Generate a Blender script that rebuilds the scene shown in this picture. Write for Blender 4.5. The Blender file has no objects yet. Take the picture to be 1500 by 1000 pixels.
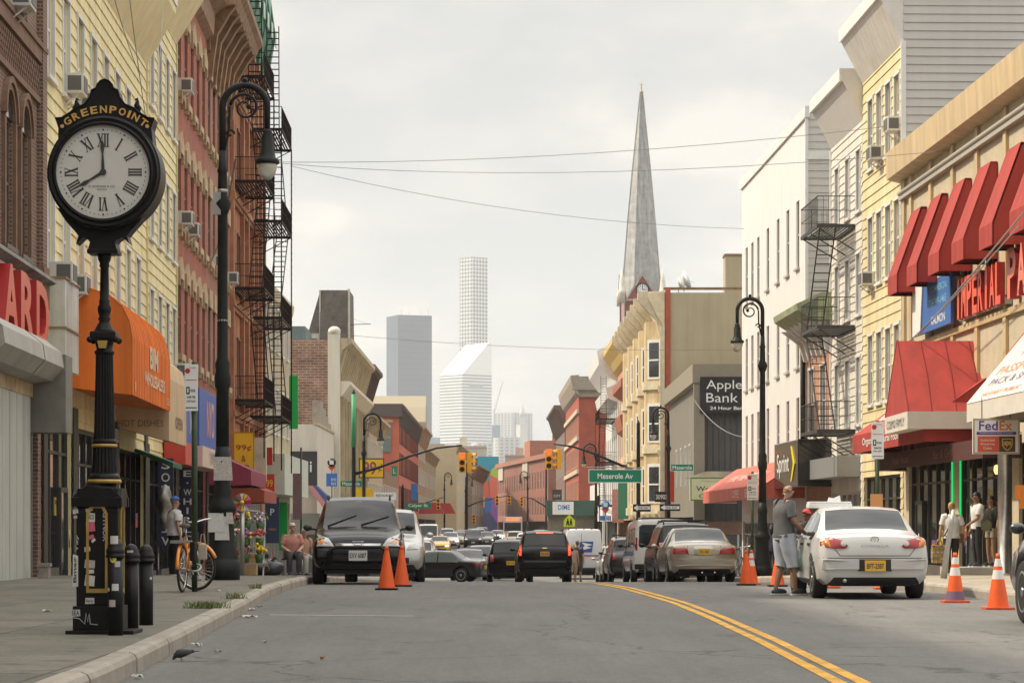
import bpy, bmesh, math, random
from math import sin, cos, pi, sqrt, radians as R
from mathutils import Vector, Matrix
from mathutils.bvhtree import BVHTree
random.seed(11)
SC = bpy.context.scene; COL = SC.collection
# ------------------------------------------------------------------ camera
cam = bpy.data.cameras.new("camera"); camo = bpy.data.objects.new("camera", cam); COL.objects.link(camo)
cam.lens = 90; cam.sensor_width = 36; cam.clip_start = 0.5; cam.clip_end = 20000
camo.location = (0, 0, 1.10); camo.rotation_euler = (R(90), 0, 0); cam.shift_y = 0.18
SC.camera = camo
F = 3750.0
# ------------------------------------------------------------------ light
HAZE = 1.15e-4
SUN_EL, SUN_AZ = 47, 277            # degrees; azimuth clockwise from +Y
w = bpy.data.worlds.new("World"); SC.world = w; w.use_nodes = True
nt = w.node_tree; nt.nodes.clear()
def N(t, **k):
    n = nt.nodes.new(t)
    for a, b in k.items(): setattr(n, a, b)
    return n
def LK(a, b): nt.links.new(a, b)
out = N('ShaderNodeOutputWorld'); mix = N('ShaderNodeMixShader')
sky = N('ShaderNodeTexSky', sky_type='NISHITA', sun_disc=False, sun_elevation=R(SUN_EL), sun_rotation=R(SUN_AZ), dust_density=4.0)
b1 = N('ShaderNodeBackground'); b1.inputs[1].default_value = 0.10; LK(sky.outputs[0], b1.inputs[0])
tc = N('ShaderNodeTexCoord'); mp = N('ShaderNodeMapping'); mp.inputs['Scale'].default_value = (5, 5, 11); LK(tc.outputs['Generated'], mp.inputs[0])
n1 = N('ShaderNodeTexNoise'); n1.inputs['Scale'].default_value = 1.7; n1.inputs['Detail'].default_value = 7; n1.inputs['Roughness'].default_value = .52; LK(mp.outputs[0], n1.inputs['Vector'])
r1 = N('ShaderNodeValToRGB'); e = r1.color_ramp.elements
e[0].position = .41; e[0].color = (.68, .69, .675, 1); e[1].position = .61; e[1].color = (.98, .915, .825, 1)
x = r1.color_ramp.elements.new(.53); x.color = (.80, .775, .73, 1)
LK(n1.outputs[0], r1.inputs[0])
sx = N('ShaderNodeSeparateXYZ'); LK(tc.outputs['Generated'], sx.inputs[0])
mr = N('ShaderNodeMapRange'); mr.inputs[1].default_value = .2; mr.inputs[2].default_value = .95; mr.inputs[3].default_value = 1.0; mr.inputs[4].default_value = 3.4; LK(sx.outputs[2], mr.inputs[0])
my = N('ShaderNodeMapRange'); my.inputs[1].default_value = -.9; my.inputs[2].default_value = .4; my.inputs[3].default_value = .8; LK(sx.outputs[1], my.inputs[0])   # sky dimmed behind the camera, to weaken light on sides facing it
mm_ = N('ShaderNodeMath', operation='MULTIPLY'); LK(mr.outputs[0], mm_.inputs[0]); LK(my.outputs[0], mm_.inputs[1])
b2 = N('ShaderNodeBackground'); LK(r1.outputs[0], b2.inputs[0]); LK(mm_.outputs[0], b2.inputs[1])
mix.inputs[0].default_value = .93
LK(b1.outputs[0], mix.inputs[1]); LK(b2.outputs[0], mix.inputs[2]); LK(mix.outputs[0], out.inputs[0])
sl = bpy.data.lights.new("sun", 'SUN'); sl.energy = 4.6; sl.angle = R(2.0); sl.color = (1, .865, .665)
so = bpy.data.objects.new("sun", sl); COL.objects.link(so)
_sd = Vector((sin(R(SUN_AZ)) * cos(R(SUN_EL)), cos(R(SUN_AZ)) * cos(R(SUN_EL)), sin(R(SUN_EL))))
so.rotation_euler = _sd.to_track_quat('Z', 'Y').to_euler(); so.location = (-60, 20, 80)
vs = SC.view_settings; vs.view_transform = 'Standard'; vs.look = 'None'; vs.exposure = -0.04; vs.gamma = 1; vs.use_curve_mapping = False
SC.cycles.volume_bounces = 1; SC.cycles.max_bounces = 8; SC.cycles.use_denoising = True
# ------------------------------------------------------------------ layout
def lerp(tab, d):
    if d <= tab[0][0]: return tab[0][1]
    for (a, va), (b, vb) in zip(tab, tab[1:]):
        if d <= b: return va + (vb - va) * (d - a) / (b - a)
    return tab[-1][1]
GZT = [(0, 0), (40, 0), (46, -.01), (52, -.06), (60, -.21), (67, -.37), (80, -.66), (94, -.97), (117, -1.47), (135, -1.7), (150, -1.75), (200, -1.5), (250, -1.05), (344, -.75), (420, -.4), (700, 0), (9000, 0)]
def gz(d): return lerp(GZT, d)
LKT = [(4, -2.45), (17.9, -2.76), (22.3, -2.95), (28.25, -3.21), (33.5, -3.43), (40.4, -3.79), (48.5, -3.96), (60, -4.4), (80, -5.05), (110, -6.0), (150, -6.6), (300, -7.4), (420, -9), (600, -14)]
RKT = [(4, 8.0), (36.5, 7.2), (43.4, 7.0), (60, 6.5), (80, 6.0), (110, 5.2), (150, 5.2), (300, 4.4), (420, 2.4), (600, -2)]
CKT = [(4, 2.3), (17.9, 2.38), (24.5, 2.456), (31, 2.46), (36.6, 2.40), (46.5, 2.02), (51.8, 1.74), (67, 1.05), (94, .1), (115, -.65), (300, -1.5), (420, -3.2), (600, -8)]
LFT = [(0, -7.5), (105, -11.0), (300, -11.6), (380, -11.9), (420, -11.2), (600, -16)]
RFT = [(0, 13.6), (108, 10.0), (180, 10.0), (262, 9.6), (300, 7.9), (420, 6.4), (600, 2)]
def LX(d): return lerp(LFT, d)
def RX(d): return lerp(RFT, d)
def PX(x, d): return (x - 750) * d / F
def PZ(y, d): return 1.10 + (770 - y) * d / F
def Dof(px, fx, off=0):
    lo, hi = 5, 700
    s = 1 if px < 690 else -1
    for _ in range(50):
        m = (lo + hi) / 2
        v = 750 + (fx(m) + off) * F / m
        if (v < px) == (s > 0): lo = m
        else: hi = m
    return lo
# ------------------------------------------------------------------ materials
MATS = {}
def mat(name, col, rough=.7, metal=0.0, var=0.0, vs=2.5, bump=0.0, bs=25.0, streak=0.0, coat=0.0, spec=.5, emit=0.0, alpha=None, fine=0.0, trans=0):
    if name in MATS: return MATS[name]
    m = bpy.data.materials.new(name); m.use_nodes = True; t = m.node_tree; p = t.nodes['Principled BSDF']
    c = (col[0], col[1], col[2], 1)
    p.inputs['Base Color'].default_value = c; p.inputs['Roughness'].default_value = rough; p.inputs['Metallic'].default_value = metal
    p.inputs['Specular IOR Level'].default_value = spec; p.inputs['Coat Weight'].default_value = coat; p.inputs['Coat Roughness'].default_value = .06
    if trans: p.inputs['Transmission Weight'].default_value = trans
    if emit:
        p.inputs['Emission Color'].default_value = c; p.inputs['Emission Strength'].default_value = emit
    tcn = t.nodes.new('ShaderNodeTexCoord'); cur = None
    def noise(sc, det=4, mapsc=None):
        n = t.nodes.new('ShaderNodeTexNoise'); n.inputs['Scale'].default_value = sc; n.inputs['Detail'].default_value = det; n.inputs['Roughness'].default_value = .6
        if mapsc:
            q = t.nodes.new('ShaderNodeMapping'); q.inputs['Scale'].default_value = mapsc
            t.links.new(tcn.outputs['Object'], q.inputs[0]); t.links.new(q.outputs[0], n.inputs['Vector'])
        else: t.links.new(tcn.outputs['Object'], n.inputs['Vector'])
        return n
    def varmix(n, amt, src, lo=.3, hi=.7):
        k = t.nodes.new('ShaderNodeMapRange'); k.inputs[1].default_value = lo; k.inputs[2].default_value = hi; k.inputs[3].default_value = 1 - amt; k.inputs[4].default_value = 1 + amt * .6
        t.links.new(n.outputs[0], k.inputs[0])
        v = t.nodes.new('ShaderNodeVectorMath'); v.operation = 'SCALE'
        if src is None: v.inputs[0].default_value = col[:3]
        else: t.links.new(src, v.inputs[0])
        t.links.new(k.outputs[0], v.inputs['Scale']); return v.outputs[0]
    if var: cur = varmix(noise(vs, 6), var, cur)
    if fine: cur = varmix(noise(vs * 14, 2), fine, cur)
    if streak: cur = varmix(noise(1.0, 5, (2.2, 2.2, .16)), streak, cur)
    if cur is not None: t.links.new(cur, p.inputs['Base Color'])
    if bump:
        b = t.nodes.new('ShaderNodeBump'); b.inputs['Strength'].default_value = bump; b.inputs['Distance'].default_value = .02
        t.links.new(noise(bs, 4).outputs[0], b.inputs['Height']); t.links.new(b.outputs[0], p.inputs['Normal'])
    MATS[name] = m; return m
def brickmat(name, c1, c2, mort, bw=.22, bh=.075, ms=.010, var=.25, streak=.2, bump=.5):
    if name in MATS: return MATS[name]
    m = mat(name, c1, .85); t = m.node_tree; p = t.nodes['Principled BSDF']
    tcn = t.nodes.new('ShaderNodeTexCoord'); s = t.nodes.new('ShaderNodeSeparateXYZ'); t.links.new(tcn.outputs['Object'], s.inputs[0])
    a = t.nodes.new('ShaderNodeMath'); t.links.new(s.outputs[0], a.inputs[0]); t.links.new(s.outputs[1], a.inputs[1])
    c = t.nodes.new('ShaderNodeCombineXYZ'); t.links.new(a.outputs[0], c.inputs[0]); t.links.new(s.outputs[2], c.inputs[1])
    b = t.nodes.new('ShaderNodeTexBrick'); t.links.new(c.outputs[0], b.inputs['Vector'])
    b.inputs['Color1'].default_value = (*c1, 1); b.inputs['Color2'].default_value = (*c2, 1); b.inputs['Mortar'].default_value = (*mort, 1)
    b.inputs['Scale'].default_value = 1; b.inputs['Mortar Size'].default_value = ms; b.inputs['Brick Width'].default_value = bw; b.inputs['Row Height'].default_value = bh
    n = t.nodes.new('ShaderNodeTexNoise'); n.inputs['Scale'].default_value = .8; n.inputs['Detail'].default_value = 8; n.inputs['Roughness'].default_value = .65; t.links.new(tcn.outputs['Object'], n.inputs['Vector'])
    k = t.nodes.new('ShaderNodeMapRange'); k.inputs[1].default_value = .3; k.inputs[2].default_value = .7; k.inputs[3].default_value = 1 - var; k.inputs[4].default_value = 1 + var * .7; t.links.new(n.outputs[0], k.inputs[0])
    v = t.nodes.new('ShaderNodeVectorMath'); v.operation = 'SCALE'; t.links.new(b.outputs['Color'], v.inputs[0]); t.links.new(k.outputs[0], v.inputs['Scale'])
    t.links.new(v.outputs[0], p.inputs['Base Color'])
    bp = t.nodes.new('ShaderNodeBump'); bp.inputs['Strength'].default_value = bump; bp.inputs['Distance'].default_value = .01; bp.invert = True
    t.links.new(b.outputs['Fac'], bp.inputs['Height']); t.links.new(bp.outputs[0], p.inputs['Normal'])
    return m
def ribmat(name, col, period=.3, rough=.5, depth=.02, axis=0, metal=0.0, var=.1):
    """sheet with ribs: a wave bump along local x (+y) or z"""
    if name in MATS: return MATS[name]
    m = mat(name, col, rough, metal, var=var, vs=1.2, streak=var * 1.2); t = m.node_tree; p = t.nodes['Principled BSDF']
    tcn = t.nodes.new('ShaderNodeTexCoord'); s = t.nodes.new('ShaderNodeSeparateXYZ'); t.links.new(tcn.outputs['Object'], s.inputs[0])
    a = t.nodes.new('ShaderNodeMath')
    if axis == 0: t.links.new(s.outputs[0], a.inputs[0]); t.links.new(s.outputs[1], a.inputs[1])
    else: t.links.new(s.outputs[2], a.inputs[0]); a.inputs[1].default_value = 0
    c = t.nodes.new('ShaderNodeMath'); c.operation = 'PINGPONG'; c.inputs[1].default_value = period / 2; t.links.new(a.outputs[0], c.inputs[0])
    q = t.nodes.new('ShaderNodeMapRange'); q.inputs[1].default_value = 0; q.inputs[2].default_value = period * .12; t.links.new(c.outputs[0], q.inputs[0])
    bp = t.nodes.new('ShaderNodeBump'); bp.inputs['Strength'].default_value = 1; bp.inputs['Distance'].default_value = depth
    t.links.new(q.outputs[0], bp.inputs['Height']); t.links.new(bp.outputs[0], p.inputs['Normal'])
    return m
def gridmat(name, frame, glass, cw, ch, fx=.25, fz=.3, rough=.4):
    """curtain wall of a far tower: windows cw x ch metres in local x+y / z"""
    if name in MATS: return MATS[name]
    m = mat(name, frame, rough); t = m.node_tree; p = t.nodes['Principled BSDF']
    tcn = t.nodes.new('ShaderNodeTexCoord'); s = t.nodes.new('ShaderNodeSeparateXYZ'); t.links.new(tcn.outputs['Object'], s.inputs[0])
    a = t.nodes.new('ShaderNodeMath'); t.links.new(s.outputs[0], a.inputs[0]); t.links.new(s.outputs[1], a.inputs[1])
    def cell(src, w, f):
        d = t.nodes.new('ShaderNodeMath'); d.operation = 'DIVIDE'; d.inputs[1].default_value = w; t.links.new(src, d.inputs[0])
        g = t.nodes.new('ShaderNodeMath'); g.operation = 'FRACT'; t.links.new(d.outputs[0], g.inputs[0])
        h = t.nodes.new('ShaderNodeMath'); h.operation = 'GREATER_THAN'; h.inputs[1].default_value = f; t.links.new(g.outputs[0], h.inputs[0]); return h.outputs[0]
    mu = t.nodes.new('ShaderNodeMath'); mu.operation = 'MULTIPLY'
    t.links.new(cell(s.outputs[0], cw, fx), mu.inputs[0]); t.links.new(cell(s.outputs[2], ch, fz), mu.inputs[1])
    mx = t.nodes.new('ShaderNodeMix'); mx.data_type = 'RGBA'; mx.inputs[6].default_value = (*frame, 1); mx.inputs[7].default_value = (*glass, 1)
    t.links.new(mu.outputs[0], mx.inputs[0]); t.links.new(mx.outputs[2], p.inputs['Base Color'])
    return m
# ------------------------------------------------------------------ mesh builder
_TXT = {}
def text_geo(s, ex=0.0, bold=0.0, sp=1.0):
    k = (s, ex, bold, sp)
    if k in _TXT: return _TXT[k]
    c = bpy.data.curves.new("t", 'FONT'); c.body = s; c.size = 1; c.extrude = ex; c.offset = bold; c.resolution_u = 3; c.align_x = 'CENTER'; c.space_character = sp
    o = bpy.data.objects.new("t", c); me = bpy.data.meshes.new_from_object(o)
    vv = [v.co.copy() for v in me.vertices]; ff = [tuple(p.vertices) for p in me.polygons]
    bpy.data.objects.remove(o); bpy.data.curves.remove(c); bpy.data.meshes.remove(me)
    if vv:
        x0 = min(v.x for v in vv); x1 = max(v.x for v in vv); y0 = min(v.y for v in vv); y1 = max(v.y for v in vv)
    else: x0 = x1 = y0 = y1 = 0
    _TXT[k] = (vv, ff, x0, x1, y0, y1); return _TXT[k]
def frame_m(o, ex, ey):
    """matrix placing local xy on the plane through o spanned by ex, ey"""
    ex = Vector(ex).normalized(); ey = Vector(ey); ez = ex.cross(ey).normalized(); ey = ez.cross(ex)
    return Matrix(((ex.x, ey.x, ez.x, o[0]), (ex.y, ey.y, ez.y, o[1]), (ex.z, ey.z, ez.z, o[2]), (0, 0, 0, 1)))
def FR(o): return frame_m(o, (1, 0, 0), (0, 0, 1))       # a plane facing -y (a facade's face, or the camera)
class MB:
    def __init__(s): s.v = []; s.f = []; s.m = []; s.sm = []
    def add(s, vs, fs, mi=0, smooth=False, M=None):
        o = len(s.v)
        for q in vs:
            q = Vector(q)
            s.v.append(M @ q if M is not None else q)
        for f in fs:
            s.f.append(tuple(i + o for i in f)); s.m.append(mi); s.sm.append(smooth)
        return s
    def box(s, a, b, mi=0, M=None):
        x0, y0, z0 = a; x1, y1, z1 = b
        return s.add([(x0, y0, z0), (x1, y0, z0), (x1, y1, z0), (x0, y1, z0), (x0, y0, z1), (x1, y0, z1), (x1, y1, z1), (x0, y1, z1)],
                     [(3, 2, 1, 0), (4, 5, 6, 7), (0, 1, 5, 4), (1, 2, 6, 5), (2, 3, 7, 6), (3, 0, 4, 7)], mi, False, M)
    def bbox(s, a, b, r=.01, mi=0, M=None):
        """box with chamfered edges"""
        bm = bmesh.new(); bmesh.ops.create_cube(bm, size=1)
        for v in bm.verts: v.co = Vector(((a[i] + b[i]) / 2 + v.co[i] * (b[i] - a[i]) for i in range(3)))
        bmesh.ops.bevel(bm, geom=bm.edges[:], offset=r, segments=2, affect='EDGES', profile=.7)
        bm.verts.index_update()
        s.add([v.co for v in bm.verts], [tuple(v.index for v in f.verts) for f in bm.faces], mi, False, M); bm.free(); return s
    def quad(s, a, b, c, d, mi=0, M=None): return s.add([a, b, c, d], [(0, 1, 2, 3)], mi, False, M)
    def poly(s, pts, mi=0, M=None): return s.add(pts, [tuple(range(len(pts)))], mi, False, M)
    def prism(s, pts, d0, d1, mi=0, M=None, mi_side=None, axis='y'):
        """2-D outline extruded; axis y: (x,z) outline, axis x: (y,z) outline, axis z: (x,y) outline"""
        n = len(pts)
        f = {'y': lambda p, d: (p[0], d, p[1]), 'x': lambda p, d: (d, p[0], p[1]), 'z': lambda p, d: (p[0], p[1], d)}[axis]
        s.add([f(p, d0) for p in pts] + [f(p, d1) for p in pts], [tuple(range(n)), tuple(range(2 * n - 1, n - 1, -1))], mi, False, M)
        return s.add([f(p, d0) for p in pts] + [f(p, d1) for p in pts], [(i, i + n, (i + 1) % n + n, (i + 1) % n) for i in range(n)], mi if mi_side is None else mi_side, False, M)
    def tube(s, path, r, n=8, mi=0, closed=False, caps=True, M=None, sq=1.0):
        P = [Vector(p) for p in path]; k = len(P); rr = r if isinstance(r, (list, tuple)) else [r] * k
        vs = []; up = None
        for i, p in enumerate(P):
            if closed: t = (P[(i + 1) % k] - P[i - 1])
            else: t = P[min(i + 1, k - 1)] - P[max(i - 1, 0)]
            t = t.normalized() if t.length > 1e-9 else Vector((0, 0, 1))
            if up is None:
                up = Vector((0, 0, 1)) if abs(t.z) < .9 else Vector((0, 1, 0))
            a = t.cross(up)
            if a.length < 1e-6: a = t.cross(Vector((1, 0, 0)))
            a.normalize(); b = a.cross(t).normalized(); up = b
            for j in range(n):
                g = 2 * pi * j / n + (pi / 4 if n == 4 else 0)
                vs.append(p + (a * cos(g) + b * sin(g) * sq) * rr[i])
        fs = []
        for i in range(k if closed else k - 1):
            i2 = (i + 1) % k
            for j in range(n): fs.append((i * n + j, i * n + (j + 1) % n, i2 * n + (j + 1) % n, i2 * n + j))
        if caps and not closed: fs += [tuple(range(n - 1, -1, -1)), tuple(range((k - 1) * n, k * n))]
        return s.add(vs, fs, mi, n > 5, M)
    def bar(s, a, b, r, mi=0, n=4, M=None): return s.tube([a, b], r, n, mi, M=M)
    def lathe(s, prof, n=20, c=(0, 0, 0), mi=0, M=None, flute=0.0, caps=True, sx=1, sy=1):
        vs = []; fs = []; k = len(prof)
        for r, z in prof:
            for j in range(n):
                g = 2 * pi * j / n; q = r * (1 - flute * (j % 2)) if flute else r
                vs.append((c[0] + q * cos(g) * sx, c[1] + q * sin(g) * sy, c[2] + z))
        for i in range(k - 1):
            for j in range(n): fs.append((i * n + j, i * n + (j + 1) % n, (i + 1) * n + (j + 1) % n, (i + 1) * n + j))
        if caps: fs += [tuple(range(n - 1, -1, -1)), tuple(range((k - 1) * n, k * n))]
        return s.add(vs, fs, mi, not flute, M)
    def ell(s, c, r, n=12, k=8, mi=0, M=None):
        rx, ry, rz = r if isinstance(r, (list, tuple)) else (r, r, r)
        prof = [(max(sin(pi * i / k), .02), -cos(pi * i / k)) for i in range(k + 1)]
        vs = []; fs = []
        for a, z in prof:
            for j in range(n): vs.append((c[0] + rx * a * cos(2 * pi * j / n), c[1] + ry * a * sin(2 * pi * j / n), c[2] + rz * z))
        for i in range(k):
            for j in range(n): fs.append((i * n + j, i * n + (j + 1) % n, (i + 1) * n + (j + 1) % n, (i + 1) * n + j))
        fs += [tuple(range(n - 1, -1, -1)), tuple(range(k * n, (k + 1) * n))]
        return s.add(vs, fs, mi, True, M)
    def disc(s, c, r, n=24, mi=0, M=None):           # in local xy
        return s.add([(c[0] + r * cos(2 * pi * j / n), c[1] + r * sin(2 * pi * j / n), c[2]) for j in range(n)], [tuple(range(n))], mi, False, M)
    def ring(s, c, r0, r1, n=32, mi=0, M=None, dz=0):
        vs = [(c[0] + r * cos(2 * pi * j / n), c[1] + r * sin(2 * pi * j / n), c[2] + (dz if r == r1 else 0)) for r in (r0, r1) for j in range(n)]
        return s.add(vs, [(j, (j + 1) % n, n + (j + 1) % n, n + j) for j in range(n)], mi, False, M)
    def text(s, txt, M, h, w=None, mi=0, ex=0.0, bold=0.0, sp=1.0):
        """text centred on M's origin, capital height h, squeezed to width w if given"""
        vv, ff, x0, x1, y0, y1 = text_geo(txt, ex, bold, sp)
        if not vv: return s
        sy = h / max(y1 - y0, .01); sxx = sy if w is None else w / max(x1 - x0, .01)
        cx, cy = (x0 + x1) / 2, (y0 + y1) / 2
        return s.add([((v.x - cx) * sxx, (v.y - cy) * sy, v.z * sy) for v in vv], ff, mi, False, M)
    def build(s, name, mats, parent=None, loc=None, rot=None, sharp=None, zoff=0.0):
        me = bpy.data.meshes.new(name)
        vs = s.v if not zoff else [v + Vector((0, 0, zoff)) for v in s.v]
        me.from_pydata([tuple(v) for v in vs], [], s.f)
        for m in (mats if isinstance(mats, (list, tuple)) else [mats]): me.materials.append(m)
        me.polygons.foreach_set('material_index', s.m); me.polygons.foreach_set('use_smooth', s.sm)
        me.update()
        if sharp is not None: me.set_sharp_from_angle(angle=R(sharp))
        o = bpy.data.objects.new(name, me); COL.objects.link(o)
        if parent is not None: o.parent = parent
        if loc is not None: o.location = loc
        if rot is not None: o.rotation_euler = rot
        return o
def tag(o, label=None, cat=None, group=None, kind=None):
    if label: o['label'] = label
    if cat: o['category'] = cat
    if group: o['group'] = group
    if kind: o['kind'] = kind
    return o
def empty(name, loc, rz=0, label=None, cat=None, group=None):
    o = bpy.data.objects.new(name, None); COL.objects.link(o); o.location = loc; o.rotation_euler = (0, 0, rz); o.empty_display_size = .2
    return tag(o, label, cat, group)
def dup(root, loc, rz=None, label=None, group=None, scale=None):
    r = root.copy(); COL.objects.link(r); r.location = loc
    if rz is not None: r.rotation_euler = (0, 0, rz)
    if scale: r.scale = (scale,) * 3
    if label: r['label'] = label
    if group: r['group'] = group
    for ch in list(root.children):
        c = ch.copy(); COL.objects.link(c); c.parent = r
        for g in ch.children:
            d = g.copy(); COL.objects.link(d); d.parent = c
    return r
# ------------------------------------------------------------------ shared materials
M_WHITE = mat('white_paint', (.74, .74, .72), .5, var=.08, vs=4)
M_TRIM = mat('window_trim_white', (.72, .72, .70), .5, var=.1, vs=3)
M_GLASS = mat('window_glass', (.035, .042, .045), .06, spec=.9, var=.5, vs=1.1, bump=.06, bs=1.3)
M_CURT = mat('window_glass_curtained', (.27, .26, .235), .12, spec=.9, var=.6, vs=.7)
M_BLACK = mat('black_paint', (.012, .012, .012), .5, var=.3, vs=6, spec=.2)
M_IRON = mat('dark_iron', (.013, .014, .013), .55, var=.35, vs=9, bump=.15, bs=60, spec=.2)
M_RUST = mat('fire_escape_iron', (.026, .016, .013), .75, var=.4, vs=8, spec=.2)
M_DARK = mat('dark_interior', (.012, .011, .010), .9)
M_STEEL = mat('galvanised_steel', (.42, .42, .41), .4, .7, var=.15, vs=5)
M_ALU = mat('aluminium', (.55, .55, .53), .35, .6, var=.1)
M_AC = mat('ac_white', (.66, .65, .60), .5, var=.15, vs=5)
M_ACG = mat('ac_grille', (.12, .12, .115), .6)
M_CONC = mat('concrete', (.42, .40, .36), .9, var=.2, vs=1.5, bump=.2)
M_ROOF = mat('roof_felt', (.10, .10, .10), .9, var=.2)
M_GOLD = mat('gold_paint', (.42, .27, .07), .45, .2, var=.2, vs=12)
M_POLEG = mat('pole_green_paint', (.028, .05, .022), .5, var=.4, vs=5)
M_YEL = mat('signal_yellow', (.78, .38, .02), .45, var=.1)
M_SIGNG = mat('street_sign_green', (.0, .19, .10), .4)
M_SIGNW = mat('sign_white', (.78, .78, .76), .45, var=.05)
M_SIGNB = mat('sign_black', (.012, .012, .013), .4)
M_RED = mat('sign_red', (.50, .03, .02), .45, var=.1)
M_BLUE = mat('sign_blue', (.03, .09, .36), .5, var=.1)
# ------------------------------------------------------------------ ground, road, pavements
def asphalt(name, col):
    m = mat(name, col, .92); t = m.node_tree; p = t.nodes['Principled BSDF']; tcn = t.nodes.new('ShaderNodeTexCoord')
    def nz(sc, det, ms=None):
        n = t.nodes.new('ShaderNodeTexNoise'); n.inputs['Scale'].default_value = sc; n.inputs['Detail'].default_value = det; n.inputs['Roughness'].default_value = .65
        q = t.nodes.new('ShaderNodeMapping'); q.inputs['Scale'].default_value = ms or (1, 1, 1); t.links.new(tcn.outputs['Object'], q.inputs[0]); t.links.new(q.outputs[0], n.inputs['Vector']); return n.outputs[0]
    def rng(s, a, b, c, d):
        k = t.nodes.new('ShaderNodeMapRange'); k.inputs[1].default_value = a; k.inputs[2].default_value = b; k.inputs[3].default_value = c; k.inputs[4].default_value = d; t.links.new(s, k.inputs[0]); return k.outputs[0]
    def mul(a, b):
        k = t.nodes.new('ShaderNodeMath'); k.operation = 'MULTIPLY'; t.links.new(a, k.inputs[0]); t.links.new(b, k.inputs[1]); return k.outputs[0]
    a = mul(rng(nz(.35, 5, (1, .35, 1)), .3, .7, .80, 1.16), rng(nz(13, 3, (1, .5, 1)), .3, .7, .86, 1.13)); b = rng(nz(75, 2), .3, .7, .6, 1.4); c = rng(nz(2.2, 6, (2.2, .12, 1)), .3, .72, .9, 1.08)
    st = rng(nz(1.1, 3, (1, .5, 1)), .62, .68, 1, .74)
    vo = t.nodes.new('ShaderNodeTexVoronoi'); vo.feature = 'DISTANCE_TO_EDGE'; vo.inputs['Scale'].default_value = .22
    qm = t.nodes.new('ShaderNodeVectorMath'); qm.operation = 'ADD'; nn = t.nodes.new('ShaderNodeTexNoise'); nn.inputs['Scale'].default_value = 1.1; nn.inputs['Detail'].default_value = 5
    t.links.new(tcn.outputs['Object'], nn.inputs['Vector']); t.links.new(tcn.outputs['Object'], qm.inputs[0]); t.links.new(nn.outputs['Color'], qm.inputs[1]); t.links.new(qm.outputs[0], vo.inputs['Vector'])
    cr = rng(vo.outputs['Distance'], .0, .008, .5, 1)
    f = mul(mul(mul(a, b), mul(c, st)), cr)
    v = t.nodes.new('ShaderNodeVectorMath'); v.operation = 'SCALE'; v.inputs[0].default_value = col; t.links.new(f, v.inputs['Scale']); t.links.new(v.outputs[0], p.inputs['Base Color'])
    bp = t.nodes.new('ShaderNodeBump'); bp.inputs['Strength'].default_value = .5; bp.inputs['Distance'].default_value = .006; t.links.new(nz(90, 3), bp.inputs['Height']); t.links.new(bp.outputs[0], p.inputs['Normal'])
    return m
def flags(name, col, bw, bh):
    m = mat(name, col, .92); t = m.node_tree; p = t.nodes['Principled BSDF']; tcn = t.nodes.new('ShaderNodeTexCoord')
    b = t.nodes.new('ShaderNodeTexBrick'); t.links.new(tcn.outputs['Object'], b.inputs['Vector']); b.offset = 0
    b.inputs['Scale'].default_value = 1; b.inputs['Mortar Size'].default_value = .012; b.inputs['Brick Width'].default_value = bw; b.inputs['Row Height'].default_value = bh
    b.inputs['Color1'].default_value = (*col, 1); b.inputs['Color2'].default_value = tuple(c * .84 for c in col) + (1,); b.inputs['Mortar'].default_value = tuple(c * .4 for c in col) + (1,)
    cur = b.outputs['Color']
    for sc, lo, hi, a, z in ((.9, .3, .72, .75, 1.15), (18, .3, .7, .85, 1.12), (3.4, .58, .68, 1, .66)):
        n = t.nodes.new('ShaderNodeTexNoise'); n.inputs['Scale'].default_value = sc; n.inputs['Detail'].default_value = 5; t.links.new(tcn.outputs['Object'], n.inputs['Vector'])
        k = t.nodes.new('ShaderNodeMapRange'); k.inputs[1].default_value = lo; k.inputs[2].default_value = hi; k.inputs[3].default_value = a; k.inputs[4].default_value = z; t.links.new(n.outputs[0], k.inputs[0])
        v = t.nodes.new('ShaderNodeVectorMath'); v.operation = 'SCALE'; t.links.new(cur, v.inputs[0]); t.links.new(k.outputs[0], v.inputs['Scale']); cur = v.outputs[0]
    vo = t.nodes.new('ShaderNodeTexVoronoi'); vo.inputs['Scale'].default_value = 4.5; t.links.new(tcn.outputs['Object'], vo.inputs['Vector'])
    k = t.nodes.new('ShaderNodeMapRange'); k.inputs[1].default_value = .10; k.inputs[2].default_value = .14; k.inputs[3].default_value = .55; k.inputs[4].default_value = 1; t.links.new(vo.outputs['Distance'], k.inputs[0])
    v = t.nodes.new('ShaderNodeVectorMath'); v.operation = 'SCALE'; t.links.new(cur, v.inputs[0]); t.links.new(k.outputs[0], v.inputs['Scale'])
    t.links.new(v.outputs[0], p.inputs['Base Color'])
    bp = t.nodes.new('ShaderNodeBump'); bp.inputs['Strength'].default_value = .6; bp.inputs['Distance'].default_value = .01; bp.invert = True; t.links.new(b.outputs['Fac'], bp.inputs['Height']); t.links.new(bp.outputs[0], p.inputs['Normal'])
    return m
M_ROAD = asphalt('asphalt', (.138, .134, .126)); M_WALK = flags('pavement_flags', (.175, .163, .13), 1.5, 1.5); M_WALKR = flags('beige_pavement_flags', (.37, .32, .245), 1.5, 1.5); M_KERB = mat('kerb_stone', (.33, .29, .24), .8, var=.25, vs=2.5, fine=.12, bump=.25, bs=30)
M_LINE = mat('road_line_yellow', (.68, .36, .05), .85, var=.38, vs=2.2, fine=.38); M_LINEW = mat('road_line_white', (.62, .61, .58), .8, var=.3, vs=2.5, fine=.2)
DS = [-14, 2, 8, 14, 20, 26, 32, 38, 41, 44, 47, 50, 53, 56, 60, 64, 68, 73, 80, 87, 94, 102, 110, 118, 126, 135, 142, 150, 165, 180, 200, 225, 250, 300, 344, 380, 420, 480, 560, 700]
mb = MB()
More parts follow.
